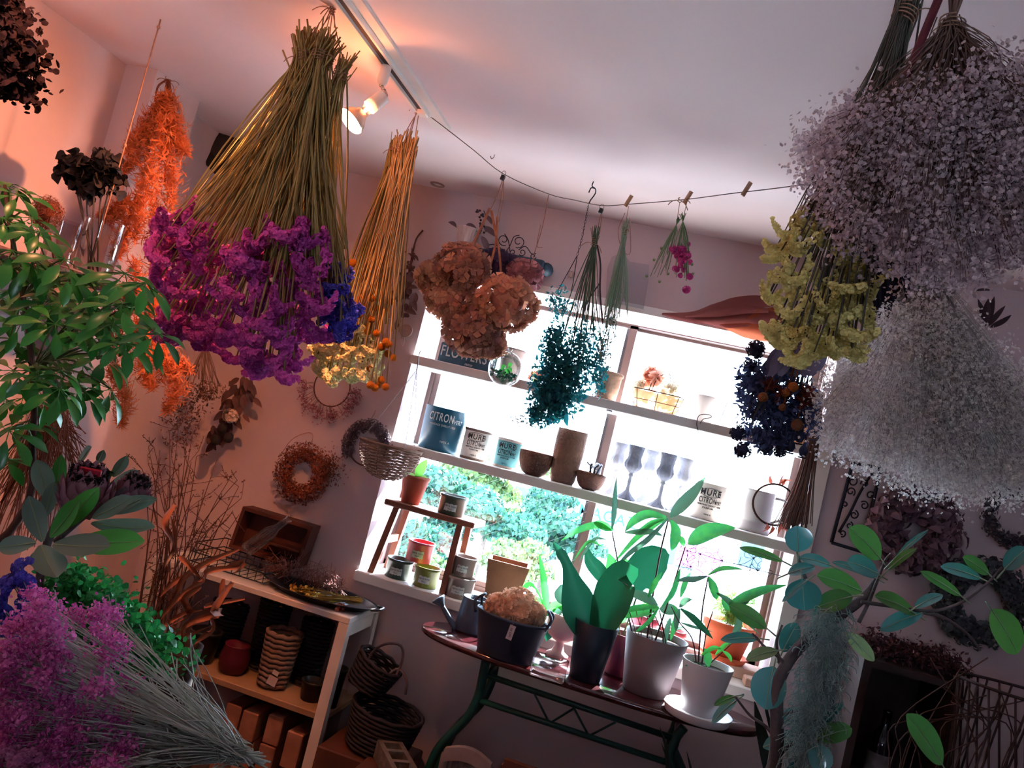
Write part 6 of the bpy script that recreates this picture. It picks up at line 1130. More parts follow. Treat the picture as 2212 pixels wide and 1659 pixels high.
b = MB(); b.box(c+A(.022, -.052, .035), (.030, .0012, .028), Rxyz(0, .2, .1)); b.box(c+A(.026, -.050, .060), (.020, .0012, .014), Rxyz(0, .25, .1)); tg_ = b.build('paper_tag', M('white_card', 'b9aeb0', rough=.8), t, smooth=False)
for k, (px, py, r_, h_, lb) in enumerate(((672, 1500, .038, .06, 'low dark bowl stack on the middle rack shelf by the front post'), (724, 1470, .030, .12, 'dark tall pot behind the front post of the rack'), (430, 1430, .05, .10, 'dark round pot at the left of the middle rack shelf'))):
    q = A(P(px, py, 2.40)[0], 2.40, .615); lath('dark_pot', lb, 'pot', 0, 0, .615, 0, potprof(r_, r_*.75, h_), M('black_ceramic', '20242c', '181b22', rough=.5, noise=6), 'pot', 'dark pots on the rack', base=q)
# wooden blocks on the lower shelf
blk = M('rough_block', 'a0705c', '84584a', rough=.9, noise=12, bump=.3); k = 0; pos_txt = ('leftmost', 'second', 'third', 'rightmost')
for cix, (px, top, n_) in enumerate(((518, 1520, 4), (555, 1535, 4), (605, 1545, 4), (650, 1580, 3))):
    q = P(px, top+30, 2.40); zt_ = P(px, top, 2.36)[2]; nb = n_
    hh_ = (zt_-.201)/nb
    for j in range(nb):
        b = MB(); b.box((q[0], 2.43+.006*rng.normal(), .2005+hh_*(j+.5)), (.052, .17, hh_-.002), Rxyz(0, 0, rng.normal()*.02), bev=.003, r=None); tag(b.build('wooden_block', blk, smooth=False), '%s column of stacked wooden blocks on the low rack shelf, %s from the top' % (pos_txt[cix], ('first', 'second', 'third', 'fourth')[nb-1-j]), 'wooden block', 'stacked wooden blocks')
# baskets, boxes, cinder block and chairs under the window
dkb = M('dark_wicker', '2f2c34', '211f27', rough=.9, rnd=1, noise=50); caneh = M('cane_handle', '6f5c5c', '584848', rough=.7, noise=20)
def wovenbasket(name, label, c, rx, ry, h, hoops, mat, tilt=0):
    t = thing(name, label, 'basket', c); R_ = Rxyz(0, tilt, 0); nr = int(h/.011)
    for k in range(nr): f = k/(nr-1); a = np.linspace(0, 2*PI, 41); b = MB(); b.tube(A(*c)+np.stack([np.cos(a)*rx*(.82+.18*f), np.sin(a)*ry*(.82+.18*f), f*h+.002*np.sin(a*10+k*PI)], -1)@R_.T, .0062, 6, cap=False); b.build('wicker_strand', mat, t)
    b = MB(); b.lathe([(0, .002), (rx*.8, .002)], c, 20, sx=ry/rx, sy=1); b.build('bottom', mat, t)
    for (pts, r_) in hoops: b = MB(); b.tube(poly(pp(pts, c[1])), r_, 7); b.build('handle', caneh, t)
    return t
wovenbasket('handled_basket', 'dark woven basket with two tall cane handles between rack and table', A(P(790, 1480, 2.42)[0], 2.42, P(790, 1478, 2.42)[2]), .072, .06, .085, [(((790, 1460), (800, 1415), (830, 1392), (866, 1395), (868, 1430), (845, 1480)), .0042), (((825, 1500), (838, 1460), (862, 1445), (878, 1470), (876, 1500)), .0036)], dkb, .35)
wovenbasket('dark_basket', 'large dark woven basket below the handled basket', A(P(800, 1600, 2.40)[0]+.02, 2.40, P(800, 1600, 2.40)[2]-.010), .11, .10, .115, [], dkb, .1)
b = MB(); q = P(760, 1700, 2.40); zb_ = P(800, 1600, 2.40)[2]-.022; slab(b, -.855, q[0]+.16, 2.30, 2.52, 0, zb_, bev=.004); tag(b.build('brown_crate', M('crate_wood', '5a342c', '452822', rough=.8, noise=8), smooth=False), 'brown wooden crate under the dark baskets', 'crate')
c = A(P(865, 1645, 2.28)[0], 2.24, P(865, 1620, 2.28)[2]-.05); t = thing('cinder_block', 'grey concrete block with three square holes on a crate', 'concrete block', c); cm2 = M('concrete', '6a6360', '585250', rough=.95, noise=20, bump=.5); R_ = Rxyz(0, 0, -.95); Lb, Wb, Hb = .19, .075, .05
for nm, off, sz in [('block_side', A(0, s_*(Wb/2-.007), 0), (Lb, .014, Hb)) for s_ in (-1, 1)]+[('block_web', A(x, 0, 0), (.016, Wb-.028, Hb)) for x in (-Lb/2+.008, -Lb/6, Lb/6, Lb/2-.008)]+[('block_floor', A(0, 0, -Hb/2+.004), (Lb-.03, Wb-.028, .006))]: b = MB(); b.box(c+R_@off+A(0, 0, Hb/2), sz, R_); b.build(nm, cm2, t, smooth=False)
b = MB(); slab(b, c[0]-.10, c[0]+.10, 2.14, 2.295, 0, c[2]-.001, bev=.003); tag(b.build('low_crate', MATS['crate_wood'], smooth=False), 'brown crate carrying the concrete block', 'crate')
cw = M('worn_white_wood', '9a8f94', '83787e', rough=.8, noise=12); cb = M('worn_brown_wood', '6a4038', '53322c', rough=.8, noise=12)
def small_chair(label, x0, x1, y, ztop, mat, arch):
    t = thing('small_chair', label, 'chair', ((x0+x1)/2, y, 0), 'small chairs under the table'); zs = ztop-.26; n = 4
    for x in (x0, x1): b = MB(); slab(b, x-.011, x+.011, y-.011, y+.011, 0, ztop-.03); b.build('leg', mat, t, smooth=False)
    for x in (x0, x1): b = MB(); slab(b, x-.011, x+.011, y-.25, y-.228, 0, zs-.02); b.build('leg', mat, t, smooth=False)
    b = MB(); pts = [((1-u)*x0+u*x1, y-.01, ztop-.03+arch*math.sin(PI*u)) for u in np.linspace(-.04, 1.04, 12)]; V = []
    for (x, yy, z) in pts: V += [(x, yy-.008, z-.018), (x, yy+.012, z-.018), (x, yy+.012, z+.018), (x, yy-.008, z+.018)]
    b.add(V, [(4*i+j, 4*i+4+j, 4*i+4+(j+1) % 4, 4*i+(j+1) % 4) for i in range(11) for j in range(4)]+[(0, 1, 2, 3), (47, 46, 45, 44)]); b.build('top_rail', mat, t, smooth=False)
    for k in range(1, n): x = x0+(x1-x0)*k/n; b = MB(); slab(b, x-.009, x+.009, y-.005, y+.005, zs, ztop-.035+arch*math.sin(PI*k/n)); b.build('slat', mat, t, smooth=False)
    b = MB(); slab(b, x0-.015, x1+.015, y-.26, y+.012, zs-.02, zs, bev=.004); b.build('seat', mat, t, smooth=False)
for (px, r_, h_, z_, y_, lb) in ((662, .050, .20, .615, 2.503, 'tall dark woven basket on the middle rack shelf behind the straw cups'), (462, .060, .17, .615, 2.503, 'wide dark woven basket at the back of the middle rack shelf'), (405, .075, .20, .20, 2.50, 'dark woven basket at the left of the low rack shelf'), (560, .052, .23, .615, 2.503, 'dark woven basket behind the crimson pot')):
    wovenbasket('dark_basket', lb, A(P(px, 1450, y_)[0], y_, z_), r_, .036, h_, [], dkb)
q0, q1 = P(970, 1605, 2.22), P(1062, 1640, 2.22); small_chair('little worn white wooden chair under the left end of the table', q0[0], q1[0], 2.22, (q0[2]+q1[2])/2+.005, cw, .018)
q0, q1 = P(1095, 1645, 2.22), P(1205, 1680, 2.22); small_chair('little worn brown wooden chair right of the white chair', q0[0], q1[0], 2.22, (q0[2]+q1[2])/2+.02, cb, .0)
# ================================================================== left foreground plants
# ceiling string
p0 = Pz(347, 42, ZC); b = MB(); d = ray(187, 596); zl = None
ye = p0[1]; e = P(187, 596, ye); b.tube([p0, (p0+e)/2+A(.002, 0, 0), A(p0[0], p0[1], e[2])], .0018, 5); b.inst(ICO1, [A(p0[0], p0[1], ZC-.32), A(p0[0], p0[1], ZC-.02)], None, .005); tag(b.build('hanging_string', twm, origin=p0), 'long plain twine string hanging down from the ceiling at the left', 'string')
# orange dried asparagus fern
orf = M('orange_fern', 'de8452', 'bc6238', rough=.8, rnd=1, trans=.3); orst = M('brown_fern_stem', '8a4a30', '6a3826', rough=.8)
def feather(b, path, wid, n, fs):
    p = poly(path, 6); m_ = len(p); i = rng.uniform(0, m_-1.001, n); k = i.astype(int); f = (i-k)[:, None]; pos = p[k]*(1-f)+p[k+1]*f; t_ = p[np.minimum(k+1, m_-1)]-p[k]; t_ /= np.linalg.norm(t_, axis=1, keepdims=True)
    d = rdir(n); d -= t_*np.sum(d*t_, 1, keepdims=True)*.6; w_ = wid*np.sin(PI*np.clip((i/(m_-1))*.85+.12, 0, 1))[:, None]
    q = pos+d*w_*rng.random((n, 1)); b.inst(leaf_t(1, .14, .2, 0, 3, (.5, 1, .1)), q, frames(d+.7*t_+.4*rdir(n)), fs*rng.uniform(.6, 1.4, n))
    b.tube(p, .0009, 3, cap=False, r=.3)
t = thing('orange_fern_bundle', 'hanging bundle of fluffy orange dried fern by the wall pillar', 'dried fern', P(362, 172, 1.90)); b = MB()
for (a, m_, e, w_) in ((( 355, 210), (300, 290), (275, 330), 22), ((355, 210), (330, 290), (300, 420), 40), ((360, 200), (350, 290), (330, 470), 42), ((370, 200), (375, 300), (370, 440), 34), ((360, 200), (390, 300), (400, 330), 18), ((350, 230), (300, 330), (265, 370), 20), ((355, 250), (320, 400), (290, 520), 40), ((365, 250), (370, 420), (330, 560), 40), ((300, 420), (270, 500), (250, 560), 36), ((330, 470), (340, 560), (350, 640), 40), ((270, 430), (240, 470), (215, 460), 26), ((290, 560), (300, 660), (320, 760), 40), ((330, 620), (350, 690), (395, 700), 34), ((290, 700), (310, 780), (330, 840), 44), ((320, 740), (370, 780), (410, 800), 40), ((270, 640), (250, 720), (240, 820), 34), ((350, 790), (385, 830), (360, 890), 36), ((250, 800), (270, 860), (260, 920), 30)):
    Yf = 1.86+rng.uniform(-.05, .03); sc_ = S(e[0], e[1], Yf); feather(b, [P(*a, Yf), P(*m_, Yf+rng.uniform(-.03, .03)), P(*e, Yf)], w_*sc_*1.1, 1000, .020)
stuff(b.build('fronds', orf, t)); b = MB()
for pts in (((362, 172), (350, 230), (325, 300), (320, 420)), ((364, 172), (362, 240), (360, 300), (356, 400)), ((366, 175), (372, 230), (368, 280)), ((360, 172), (340, 190), (335, 240))): b.tube(poly(pp(pts, 1.87)), .0028, 6)
b.build('stems', orst, t); twine(t, P(362, 175, 1.88), .008, 3, ends=3)
# wall shelf with black roses and a rust pampas vase
shz = P(190, 590, 1.62)[2]; b = MB(); slab(b, XL, XL+.30, 1.30, 1.86, shz-.02, shz, bev=.003); tag(b.build('wall_ledge', M('brown_ledge', '6a4030', '553226', rough=.6, noise=8), smooth=False), 'brown wooden ledge on the left wall carrying the vases', 'shelf')
c = A(P(200, 585, 1.62)[0], 1.62, shz); t = thing('glass_vase', 'tall clear glass vase on the left ledge holding black roses', 'vase', c); gv = M('vase_glass', 'e8e4e2', rough=.03, glass=.05)
b = MB(); b.lathe([(0, .002), (.040, .002), (.042, .006), (.046, .13)], c, 32); b.build('glass', gv, t)
blk_ = M('black_rose', '1c1620', '120e16', rough=.8, rnd=1)
t = thing('black_roses', 'bunch of black artificial roses in the clear glass vase', 'roses', c+A(0, 0, .02)); b = MB()
for (x, y) in ((165, 375), (205, 365), (240, 385), (225, 350), (185, 400), (155, 360)):
    h = P(x, y, 1.62+rng.uniform(-.03, .03)); b = MB(); r_ = .036
    n = 80; d = rdir(n); pos = h+d*r_*rng.uniform(.15, .9, (n, 1)); b.inst(leaf_t(1, 1.0, .5, .3, 5, 'round'), pos, frames(d*.3+A(0, 0, .5)+.7*rdir(n)), r_*rng.uniform(.5, .9, n))
    b.build('rose', blk_, t); b = MB(); b.tube(bez(c+A(rng.normal()*.012, rng.normal()*.012, .01), (c+h)/2, h, 6), .002, 5); b.build('stem', stdark, t)
c = A(P(110, 600, 1.55)[0], 1.55, shz); t = thing('pampas_vase', 'glass vase with a rust brown fluffy plume on the left ledge', 'vase', c); b = MB(); b.lathe([(0, .002), (.032, .002), (.034, .006), (.036, .10)], c, 28); b.build('glass', gv, t); b = MB(); h = P(100, 462, 1.55); n = 2600; d = rdir(n); b.inst(leaf_t(1, .12, .2, 0, 3, (.5, 1, .1)), h+d*A(.040, .035, .042)*rng.random((n, 1))**.4, frames(d+.5*rdir(n)), .012); stuff(b.build('plume', M('rust_plume', '8a4a34', '6a362a', rough=.9, rnd=1, trans=.2), t)); b = MB(); [b.tube(bez(c+A(rng.normal()*.01, 0, .01), (c+h)/2+rng.normal(size=3)*.01, h, 5), .0015, 4) for _ in range(6)]; b.build('stems', orst, t)
# dark dried bunch in the top left corner
t = thing('dark_plum_bunch', 'dark plum dried flower bunch cut by the top left picture corner', 'dried flowers', P(-20, -60, 1.05)); clusters(t, 'florets', [(0, 60, 50, 90, 900), (20, 110, 50, 60, 700), (10, 170, 30, 40, 300), (-20, 20, 40, 90, 400)], 1.05, M('dark_plum', '3a2430', '281a24', rough=.9, rnd=1), .008, cup5, .08)
b = MB(); p = P(-20, -10, 1.05); b.tube([A(p[0], p[1], ZC), p, P(5, 90, 1.05)], .004, 6); b.build('stem', bigm, t)
# black loudspeaker in the far corner
q = P(485, 335, 2.46); b = MB(); t = thing('wall_speaker', 'small black loudspeaker high in the far left corner', 'loudspeaker', q); b.box(q, (.13, .12, .16), Rxyz(-.2, 0, .5), bev=.008); b.build('cabinet', M('black_plastic', '17151b', rough=.5), t, smooth=False); b = MB(); dd = nrm(Rxyz(-.2, 0, .5)@A(0, -1, 0)); b.lathe([(0, .0), (.03, .004), (.045, .002), (.048, 0)], q+dd*.06, 24, axis=dd); b.build('speaker_cone', M('cone_grey', '2c2a30', rough=.7), t); b = MB(); b.tube([q+A(0, .05, 0), A(XL+.01, 2.55, q[2])], .008, 6); b.build('bracket', irn, t)
# schefflera
schm = M('schefflera_leaf', '4aa63c', '226c34', rough=.28, rnd=2, trans=.14, spec=.6); lm = []
for v_ in range(4):
    b = MB(); k = 7+v_ % 2
    for i in range(k):
        a = 2*PI*i/k+.1*v_; dr_ = (.25, .5, .7, .4)[v_]; d = nrm(A(math.cos(a), math.sin(a), -dr_*(.6+.4*rng.random()))); L = rng.uniform(.042, .055); pt = d*.014; b.leaf(pt, d, A(0, 0, 1), L, L*.36, .3, .15, 6, 'obov', r=rng.random()); b.tube([A(0, 0, 0), pt*1.05], .0008, 4, r=.5)
    lm.append(b.build('leaf', schm, mesh_only=True))
YS = 1.12; t = thing('schefflera', 'bushy green umbrella plant with glossy finger leaves at the left edge', 'umbrella plant', A(-1.22, 1.02, .88)); tr_ = [A(-1.22, 1.02, .93), P(20, 1150, YS), P(70, 950, YS), P(70, 800, YS), P(50, 640, YS), P(20, 480, YS), P(10, 400, YS)]
b = MB(); b.tube(poly(tr_, 4), np.linspace(.007, .003, 25), 8); b.build('trunk', twig, t); b = MB(); b.lathe([(0, 0), (.07, 0), (.09, .11), (.094, .115), (.085, .11), (0, .08)], A(-1.22, 1.02, .8805), 28); b.build('pot', clayb, t)
sites = [(15, 395), (40, 420), (5, 470), (50, 490), (25, 540), (70, 470), (85, 500), (20, 600), (60, 570), (100, 560), (60, 620), (110, 600), (130, 640), (82, 680), (30, 680), (150, 590), (170, 630), (120, 700), (190, 660), (160, 700), (210, 610), (235, 620), (20, 740), (70, 750), (110, 760), (160, 760), (200, 720), (245, 700), (280, 620), (300, 655), (290, 700), (270, 740), (30, 800), (80, 810), (130, 800), (180, 790), (225, 770), (300, 745), (340, 720), (10, 860), (50, 860), (95, 860), (130, 840), (170, 830), (20, 930), (5, 990), (60, 910), (270, 590), (315, 610), (215, 680), (140, 560), (0, 640), (0, 560), (45, 700), (185, 850), (240, 840), (110, 650), (150, 660), (75, 560), (260, 660)]
for (x, y) in sites:
    Yl = YS+rng.uniform(-.16, .12); p = P(x, y, Yl); k = np.argmin([np.linalg.norm(p-q_) for q_ in tr_]); k = max(2, min(k+0, 5)); b0 = tr_[k]; d = nrm(p-b0+A(0, 0, .02)); up_ = nrm(A(0, 0, 1)+d*.5+tocam(p)*.35+rdir(1)[0]*.25)
    lf = link('leaf', lm[rng.integers(4)], t, mw=mat4(p, frames(up_)[0], rng.uniform(.8, 1.15))); b = MB(); b.tube(bez(b0, (b0+p)/2+A(0, 0, .03), p, 6), .0016, 5); b.build('leaf_stalk', dryg, t)
# red brown straw bunch
t = thing('straw_bunch', 'hanging bunch of red brown straw below the umbrella plant', 'dried grass', P(110, 880, 1.35)); b = MB(); strw = M('red_straw', 'a0593c', '74402e', rough=.85, rnd=1)
for k in range(230):
    a_, e_ = (rng.uniform(70, 150), rng.uniform(870, 900)), (rng.uniform(-20, 190), rng.uniform(1010, 1190)); Yk = 1.35+rng.uniform(-.05, .05); e_ = (e_[0], e_[1]-abs(e_[0]-60)*.8) if e_[0] > 80 else e_; b.tube(bez(P(*a_, Yk), P((a_[0]+e_[0])/2+rng.normal()*12, (a_[1]+e_[1])/2, Yk), P(*e_, Yk), 6), .0009, 3, cap=False)
stuff(b.build('straws', strw, t)); twine(t, P(110, 892, 1.35), .022, 3)
# protea branch
YP = 1.08; t = thing('protea_branch', 'thick protea branch with large leathery oval leaves at the left', 'protea', P(95, 1420, YP)); stempath(t, ((40, 1570), (60, 1450), (75, 1330), (98, 1190), (130, 1120), (175, 1060)), YP, .007, .006, barkm); stempath(t, ((120, 1170), (190, 1110), (270, 1055)), YP+.05, .005, .004, barkm)
pl1 = M('protea_leaf', '86a08c', '6a8676', rough=.5, rnd=2, trans=.08); pl2 = M('protea_leaf_green', '5cb84c', '409644', rough=.45, rnd=2, trans=.15)
for (bx, by, tx, ty, w, mt, dy) in ((112, 1085, 78, 993, 46, pl1, 0), (120, 1075, 132, 982, 30, pl2, .03), (92, 1170, 62, 1072, 46, pl1, -.03), (108, 1160, 172, 1080, 44, pl2, -.06), (128, 1145, 214, 1053, 44, pl2, -.05), (150, 1148, 246, 1013, 18, pl2, .05), (212, 1075, 301, 1018, 40, pl1, .14), (200, 1118, 287, 1075, 40, pl1, -.01), (200, 1105, 340, 1078, 36, pl1, .02), (215, 1108, 308, 1078, 26, pl1, 0), (198, 1130, 334, 1140, 46, pl1, .01), (115, 1176, 238, 1180, 58, pl1, -.06), (160, 1172, 312, 1170, 58, pl2, -.03), (88, 1178, 122, 1248, 66, pl1, -.06), (78, 1172, -5, 1182, 42, pl1, -.04), (168, 1000, 198, 966, 30, pl1, .04), (212, 1000, 224, 972, 18, pl1, .04), (245, 1030, 274, 984, 26, pl1, .05), (95, 1120, 118, 1040, 30, pl1, -.01), (140, 1190, 60, 1215, 40, pl1, -.02)):
    Yl = YP+dy; b0, b1 = P(bx, by, Yl), P(tx, ty, Yl-.02); mid = (b0+b1)/2; L = np.linalg.norm(b1-b0); nv = nrm(tocam(mid)+A(0, 0, .4)+rdir(1)[0]*.3); path = poly([b0, mid-nv*L*.05, b1], 8); b = MB(); ribbon(b, path, w*S(bx, by, Yl), nv, (.14, .42, .64, .80, .91, .98, 1, .96, .84, .60, .08), .12); lf = b.build('leaf', mt, t)
    b = MB(); b.tube(path+nv*.0008, np.linspace(.0011, .0004, len(path)), 4); b.build('midrib', M('pale_midrib', '9aa878', rough=.6), lf)
pbr = M('protea_bract', 'c48a98', '8a5866', rough=.6, rnd=2); pbl = M('protea_fringe', '1a0f18', '120a12', rough=.95); prd = M('protea_red', 'c01838', rough=.6)
BRM = MB().add(*leaf_t(.042, .022, -.25, .2, 6, (.8, 1, 1, .9, .6, .1))).build('bract', pbr, mesh_only=True)
for (x, y, sc_, lb, ax) in ((185, 1040, 1.0, 'large dark protea flower with a red slit among the leaves', A(.15, -.25, 1)), (287, 1042, .72, 'smaller dusky pink protea flower behind the large one', A(.35, -.1, 1))):
    c = P(x, y+20, YP+(0 if x < 200 else .08)); ft = thing('protea_flower', lb, 'protea', c); F_ = frames(ax, .4)[0]
    for ring in range(6):
        k = 11
        for i in range(k):
            a = 2*PI*(i+.5*(ring % 2))/k; f = ring/5; rr_ = (.020+.010*math.sin(PI*min(1, f*.9+.15)))*sc_; pos = c+F_@A(rr_*math.cos(a), rr_*math.sin(a), (-.035+.046*f)*sc_); d = F_@nrm(A(math.cos(a)*(.35-.5*f), math.sin(a)*(.35-.5*f), 1)); upv = F_@A(math.cos(a), math.sin(a), 0); link('bract', BRM, ft, mw=mat4(pos, leafR(d, upv), sc_*.78))
    b = MB(); n = 700; a = rng.uniform(0, 2*PI, n); rr_ = .027*sc_*np.sqrt(rng.uniform(.2, 1, n)); pos = c+np.stack([rr_*np.cos(a), rr_*np.sin(a), np.full(n, .030*sc_)+.004*rng.normal(size=n)], -1)@F_.T; b.inst(leaf_t(1, .3, .3, .1, 3, (1, .8, .1)), pos, frames((F_@A(0, 0, 1))+.6*rdir(n)), .008*sc_); b.inst(ICO2, [c+F_@A(0, 0, .010*sc_)], F_[None], [[.018*sc_, .018*sc_, .024*sc_]]); stuff(b.build('fringe', pbl, ft))
    if x < 200:
        b = MB()
        for k in range(5): b.box(c+F_@A(0, 0, .034)+tocam(c)*.012+_r*(-.012+.006*k)-_u*.0012*k, (.006, .008, .010), F_); 
        b.build('red_slit', prd, ft, smooth=False)
# maidenhair fern
frn = M('maidenhair_leaf', '46c060', '1f8248', rough=.5, rnd=1, trans=.35); t = thing('maidenhair_fern', 'bright green maidenhair fern arching to the right at the lower left', 'fern', P(120, 1440, 1.12)); b = MB(); bs = MB(); T = leaf_t(1, .95, .15, .1, 4, (.1, .8, 1, .7))
for k in range(120):
    x, y = inpoly(1, [(120, 1215), (190, 1215), (260, 1270), (330, 1320), (420, 1420), (400, 1440), (330, 1460), (250, 1450), (160, 1380), (90, 1280)])[0]; Yk = 1.14+rng.uniform(-.06, .06); s0, e_ = P(110+rng.uniform(-20, 20), 1420, 1.14), P(x, y, Yk); m_ = (s0+e_)/2+A(-.01, 0, .05); p = bez(s0, m_, e_, 12); bs.tube(p, .0006, 3, cap=False)
    for i in range(3, 12):
        n = 8; pos = p[i]+rng.normal(size=(n, 3))*.011; b.inst(T, pos, frames(rdir(n)+A(0, -.3, -.6)), rng.uniform(.007, .012, n))
stuff(b.build('leaflets', frn, t)); stuff(bs.build('stems', stdark, t))
b = MB(); q = P(110, 1440, 1.14); b.lathe([(0, -.13), (.055, -.13), (.075, 0), (.078, .002), (.07, 0), (0, -.02)], q, 28); b.build('pot', clayb, t)
b = MB(); slab(b, -.80, -.40, .72, 1.04, .881, .97, bev=.003); tag(b.build('bouquet_crate', MATS['crate_wood'], smooth=False), 'wooden crate under the pink foreground bouquet', 'crate')
# pink limonium bouquet in the foreground
YQ = .92; t = thing('pink_limonium_bouquet', 'large magenta limonium bouquet lying in the left foreground', 'dried flowers', P(500, 1625, YQ)); pkl = M('magenta_limonium', 'fc98d6', 'dc5cb4', rough=.8, rnd=1, trans=.3); gst = M('silver_green_stem', 'd0d8cc', '9aa496', rough=.6, rnd=1); b = MB(); bs = MB(); tie = P(520, 1628, YQ)
HP = list(inpoly(150, [(-20, 1420), (30, 1350), (80, 1320), (120, 1340), (140, 1400), (120, 1450), (165, 1520), (240, 1540), (300, 1600), (290, 1650), (180, 1690), (-20, 1690)]))+[(165, 1330), (230, 1320), (215, 1370), (245, 1390), (230, 1420), (170, 1430), (265, 1480), (210, 1485), (75, 1290), (215, 1325), (240, 1335), (95, 1310)]
for (x, y) in HP:
    Yh = YQ+rng.uniform(-.10, .10); h = P(x, y, Yh); a_ = tie+rng.normal(size=3)*.006; bs.tube(bez(a_, (a_+h)/2+rng.normal(size=3)*.014+A(0, 0, .01), h, 7), .0008, 3, cap=False)
    for j in range(5): bs.tube(bez(a_*.35+h*.65, h+rdir(1)[0]*.01, h+rdir(1)[0]*.022, 4), .0004, 3, cap=False)
    n = 190; q = h+rng.normal(size=(n, 3))*A(.009, .009, .007); b.inst(cup5, q, frames(rdir(n)), .0025*rng.uniform(.7, 1.3, n))
for k in range(160): e_ = P(rng.uniform(190, 420), rng.uniform(1400, 1650), YQ+rng.uniform(-.05, .05)); bs.tube(bez(tie+rng.normal(size=3)*.006, (tie+e_)/2+rng.normal(size=3)*.02, e_+rng.normal(size=3)*.02, 7), .0008, 3, cap=False)
for k in range(30): bs.tube([tie, tie+nrm(tie-P(300, 1560, YQ))*rng.uniform(.02, .035)+rng.normal(size=3)*.004], .0012, 4)
stuff(b.build('florets', pkl, t)); stuff(bs.build('stems', gst, t)); twine(t, P(495, 1617, YQ), .010, 4, axis=nrm(tie-P(300, 1560, YQ)))
t = thing('blue_statice_sprigs', 'bright blue statice sprigs at the left edge above the pink bouquet', 'dried flowers', P(20, 1420, .98)); st_ = []
fan_heads(t, None, [P(160, 1480, .98)], BH, .98, [(30, 1210), (60, 1230), (75, 1300), (85, 1340), (60, 1370), (0, 1400), (-10, 1280)], 16, .04, 'flower_head', st_, sc=(.55, .8)); stem_bunch(t, st_, gst, .02, .001)
t = thing('pale_pink_statice', 'pale pink statice heads in the lower left corner', 'dried flowers', P(60, 1680, .85)); LP = M('pale_pink_statice', 'eda4cc', 'd87cb0', rough=.8, rnd=2, trans=.2); LH = [headmesh('flower_head', LP, .05, .011, 60, .009, bw) for bw in (.2, .5)]; st_ = []
fan_heads(t, None, [P(120, 1720, .85)], LH, .84, [(0, 1640), (30, 1595), (45, 1630), (100, 1640), (90, 1670), (0, 1680)], 9, .02, 'flower_head', st_, sc=(.6, .8)); stem_bunch(t, st_, gst, .02, .001)
# dried curly leaves
t = thing('curly_dry_leaves', 'tangle of curled orange brown dried strap leaves before the white rack', 'dried leaves', P(400, 1420, 1.75)); cl = M('curly_leaf', '94553a', '6a3c2c', rough=.7, rnd=2, noise=40, trans=.15)
for (pts, w) in ((((378, 1090), (376, 1130), (370, 1180), (345, 1230)), 14), (((388, 1120), (380, 1160), (365, 1200)), 9), (((505, 1188), (450, 1215), (400, 1250), (362, 1300), (345, 1342)), 13), (((442, 1265), (410, 1290), (390, 1330), (372, 1352)), 16), (((520, 1226), (470, 1230), (420, 1260), (385, 1290), (360, 1330)), 13), (((500, 1258), (488, 1310), (460, 1330), (420, 1345), (392, 1392)), 17), (((390, 1202), (420, 1215), (437, 1252)), 12), (((476, 1252), (473, 1295)), 12), (((522, 1295), (480, 1300), (455, 1312)), 10), (((460, 1335), (430, 1372), (398, 1402)), 14), (((368, 1352), (395, 1372), (455, 1352)), 8), (((400, 1240), (372, 1262), (350, 1290)), 12), (((350, 1360), (380, 1330), (430, 1320)), 10), (((495, 1225), (520, 1215), (512, 1240)), 16)):
    w3 = pp(pts, 1.75); w3 = [p+A(0, rng.normal()*.02, 0) for p in w3]; b = MB(); p = poly(w3, 6) if len(w3) > 2 else np.linspace(w3[0], w3[1], 8); tw_ = np.linspace(0, rng.uniform(-1.6, 1.6), len(p))[:, None]; nv = tocam(p[0])*np.cos(tw_)+A(0, 0, 1)*np.sin(tw_)+A(.3, 0, .2); ribbon(b, p, w*S(400, 1250, 1.75), nv, (.5, .9, 1, .9, .6, .1), .35); b.build('strap_leaf', cl, t)
q = P(385, 1400, 1.75); b = MB(); t = thing('floor_vase', 'tall dark floor vase holding the curly dried leaves', 'vase', A(q[0], 1.75, 0)); b.lathe([(0, 0), (.06, 0), (.075, .2), (.05, q[2]-.05), (.055, q[2]+.012), (.045, q[2]+.01), (.04, q[2]-.05), (0, q[2]-.06)], A(q[0], 1.75, 0), 28); b.build('vase_body', M('matte_black_clay', '241d1e', '1a1516', rough=.9), t)
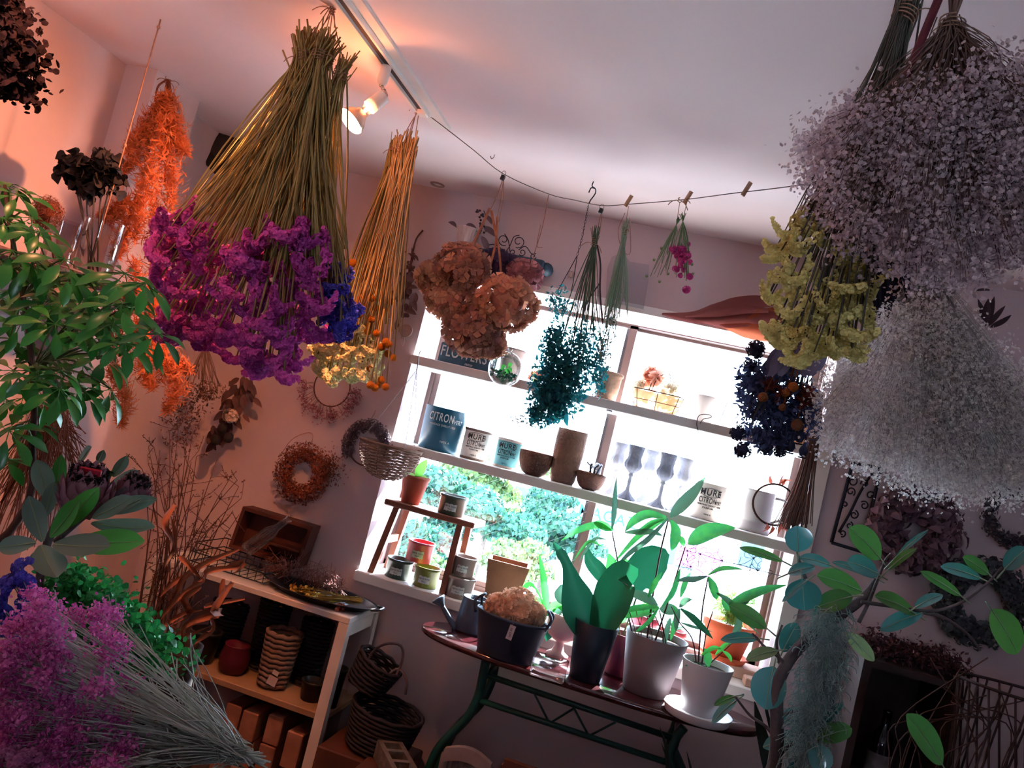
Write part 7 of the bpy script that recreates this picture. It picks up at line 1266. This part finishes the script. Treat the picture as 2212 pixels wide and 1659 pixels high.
# bare branches and hanging wall bunches
t = thing('bare_branches', 'tall bare brown branches standing behind the protea', 'branches', A(P(330, 1400, 2.15)[0], 2.15, .5)); b = MB(); rb = P(330, 1400, 2.15)
for k in range(30):
    e_ = P(*inpoly(1, [(230, 960), (330, 900), (470, 960), (565, 1050), (520, 1120), (420, 1150), (280, 1060)])[0], 2.15+rng.uniform(-.1, .15)); p = bez(rb+A(rng.normal()*.04, rng.normal()*.03, -.3), rb+A(rng.normal()*.05, 0, .25), e_, 10); b.tube(p, np.linspace(.003, .001, 10), 5)
    for j in range(5): i = rng.integers(4, 10); d = nrm(rdir(1)[0]+A(0, 0, .6)); L = rng.uniform(.04, .10); b.tube([p[i], p[i]+d*L*.5+rdir(1)[0]*.008, p[i]+d*L], .0010, 3, cap=False); n = 5; b.inst(leaf4, p[i]+d*L*rng.uniform(.3, 1, (n, 1)), frames(rdir(n)), .008)
stuff(b.build('twigs', M('dark_twig', '5a3a34', '40282a', rough=.9, rnd=1), t))
t = thing('brown_hanging_bunch', 'brown dried bunch hanging on the wall under the magenta bundle', 'dried flowers', P(440, 740, 2.40)); st_ = []; tie = P(445, 745, 2.40)
for (x, y) in inpoly(40, [(390, 800), (480, 830), (470, 870), (400, 860)]): h = P(x, y, 2.40+rng.uniform(-.03, .03)); st_.append((tie, h, nrm(h-tie)))
stem_bunch(t, st_, bigm, .05, .0014); clusters(t, 'flower_heads', [(440, 845, 40, 22, 260), (405, 870, 50, 40, 300), (390, 930, 40, 60, 260)], 2.40, M('brown_heads', '7a5040', '4a3438', rough=.9, rnd=1), .012)
t = thing('cotton_bunch', 'brown leaf bunch with one white cotton boll hanging on the wall', 'dried leaves', P(530, 800, 2.52))
for k in range(70):
    f = rng.random(); x = np.interp(f, [0, 1], [528, 465])+rng.normal()*13; y = np.interp(f, [0, 1], [815, 945])+rng.normal()*6; a = rng.uniform(.8, 2.6); L = rng.uniform(20, 38); pleaf(t, bl, ((x, y), (x+L*.5*math.cos(a), y+L*.5*math.sin(a)), (x+L*math.cos(a), y+L*math.sin(a))), 2.52+rng.uniform(-.04, .03), L*.45)
hydrangea('cotton_boll', P(497, 898, 2.46), .020, M('cotton_white', 'd8c0b4', 'c4a89c', rough=.95, rnd=1), t, 60, .012, label='white cotton boll')
for (x, y) in ((494, 945), (466, 950), (480, 925)): b = MB(); b.inst(ICO2, [P(x, y, 2.46)], None, [[.016, .016, .02]]); b.build('dark_pod', M('black_pod', '201a22', rough=.8), t)
b = MB(); b.tube(poly([P(530, 790, 2.57), P(528, 812, 2.54), P(505, 870, 2.52)]), .003, 5); b.build('stem', twig, t)
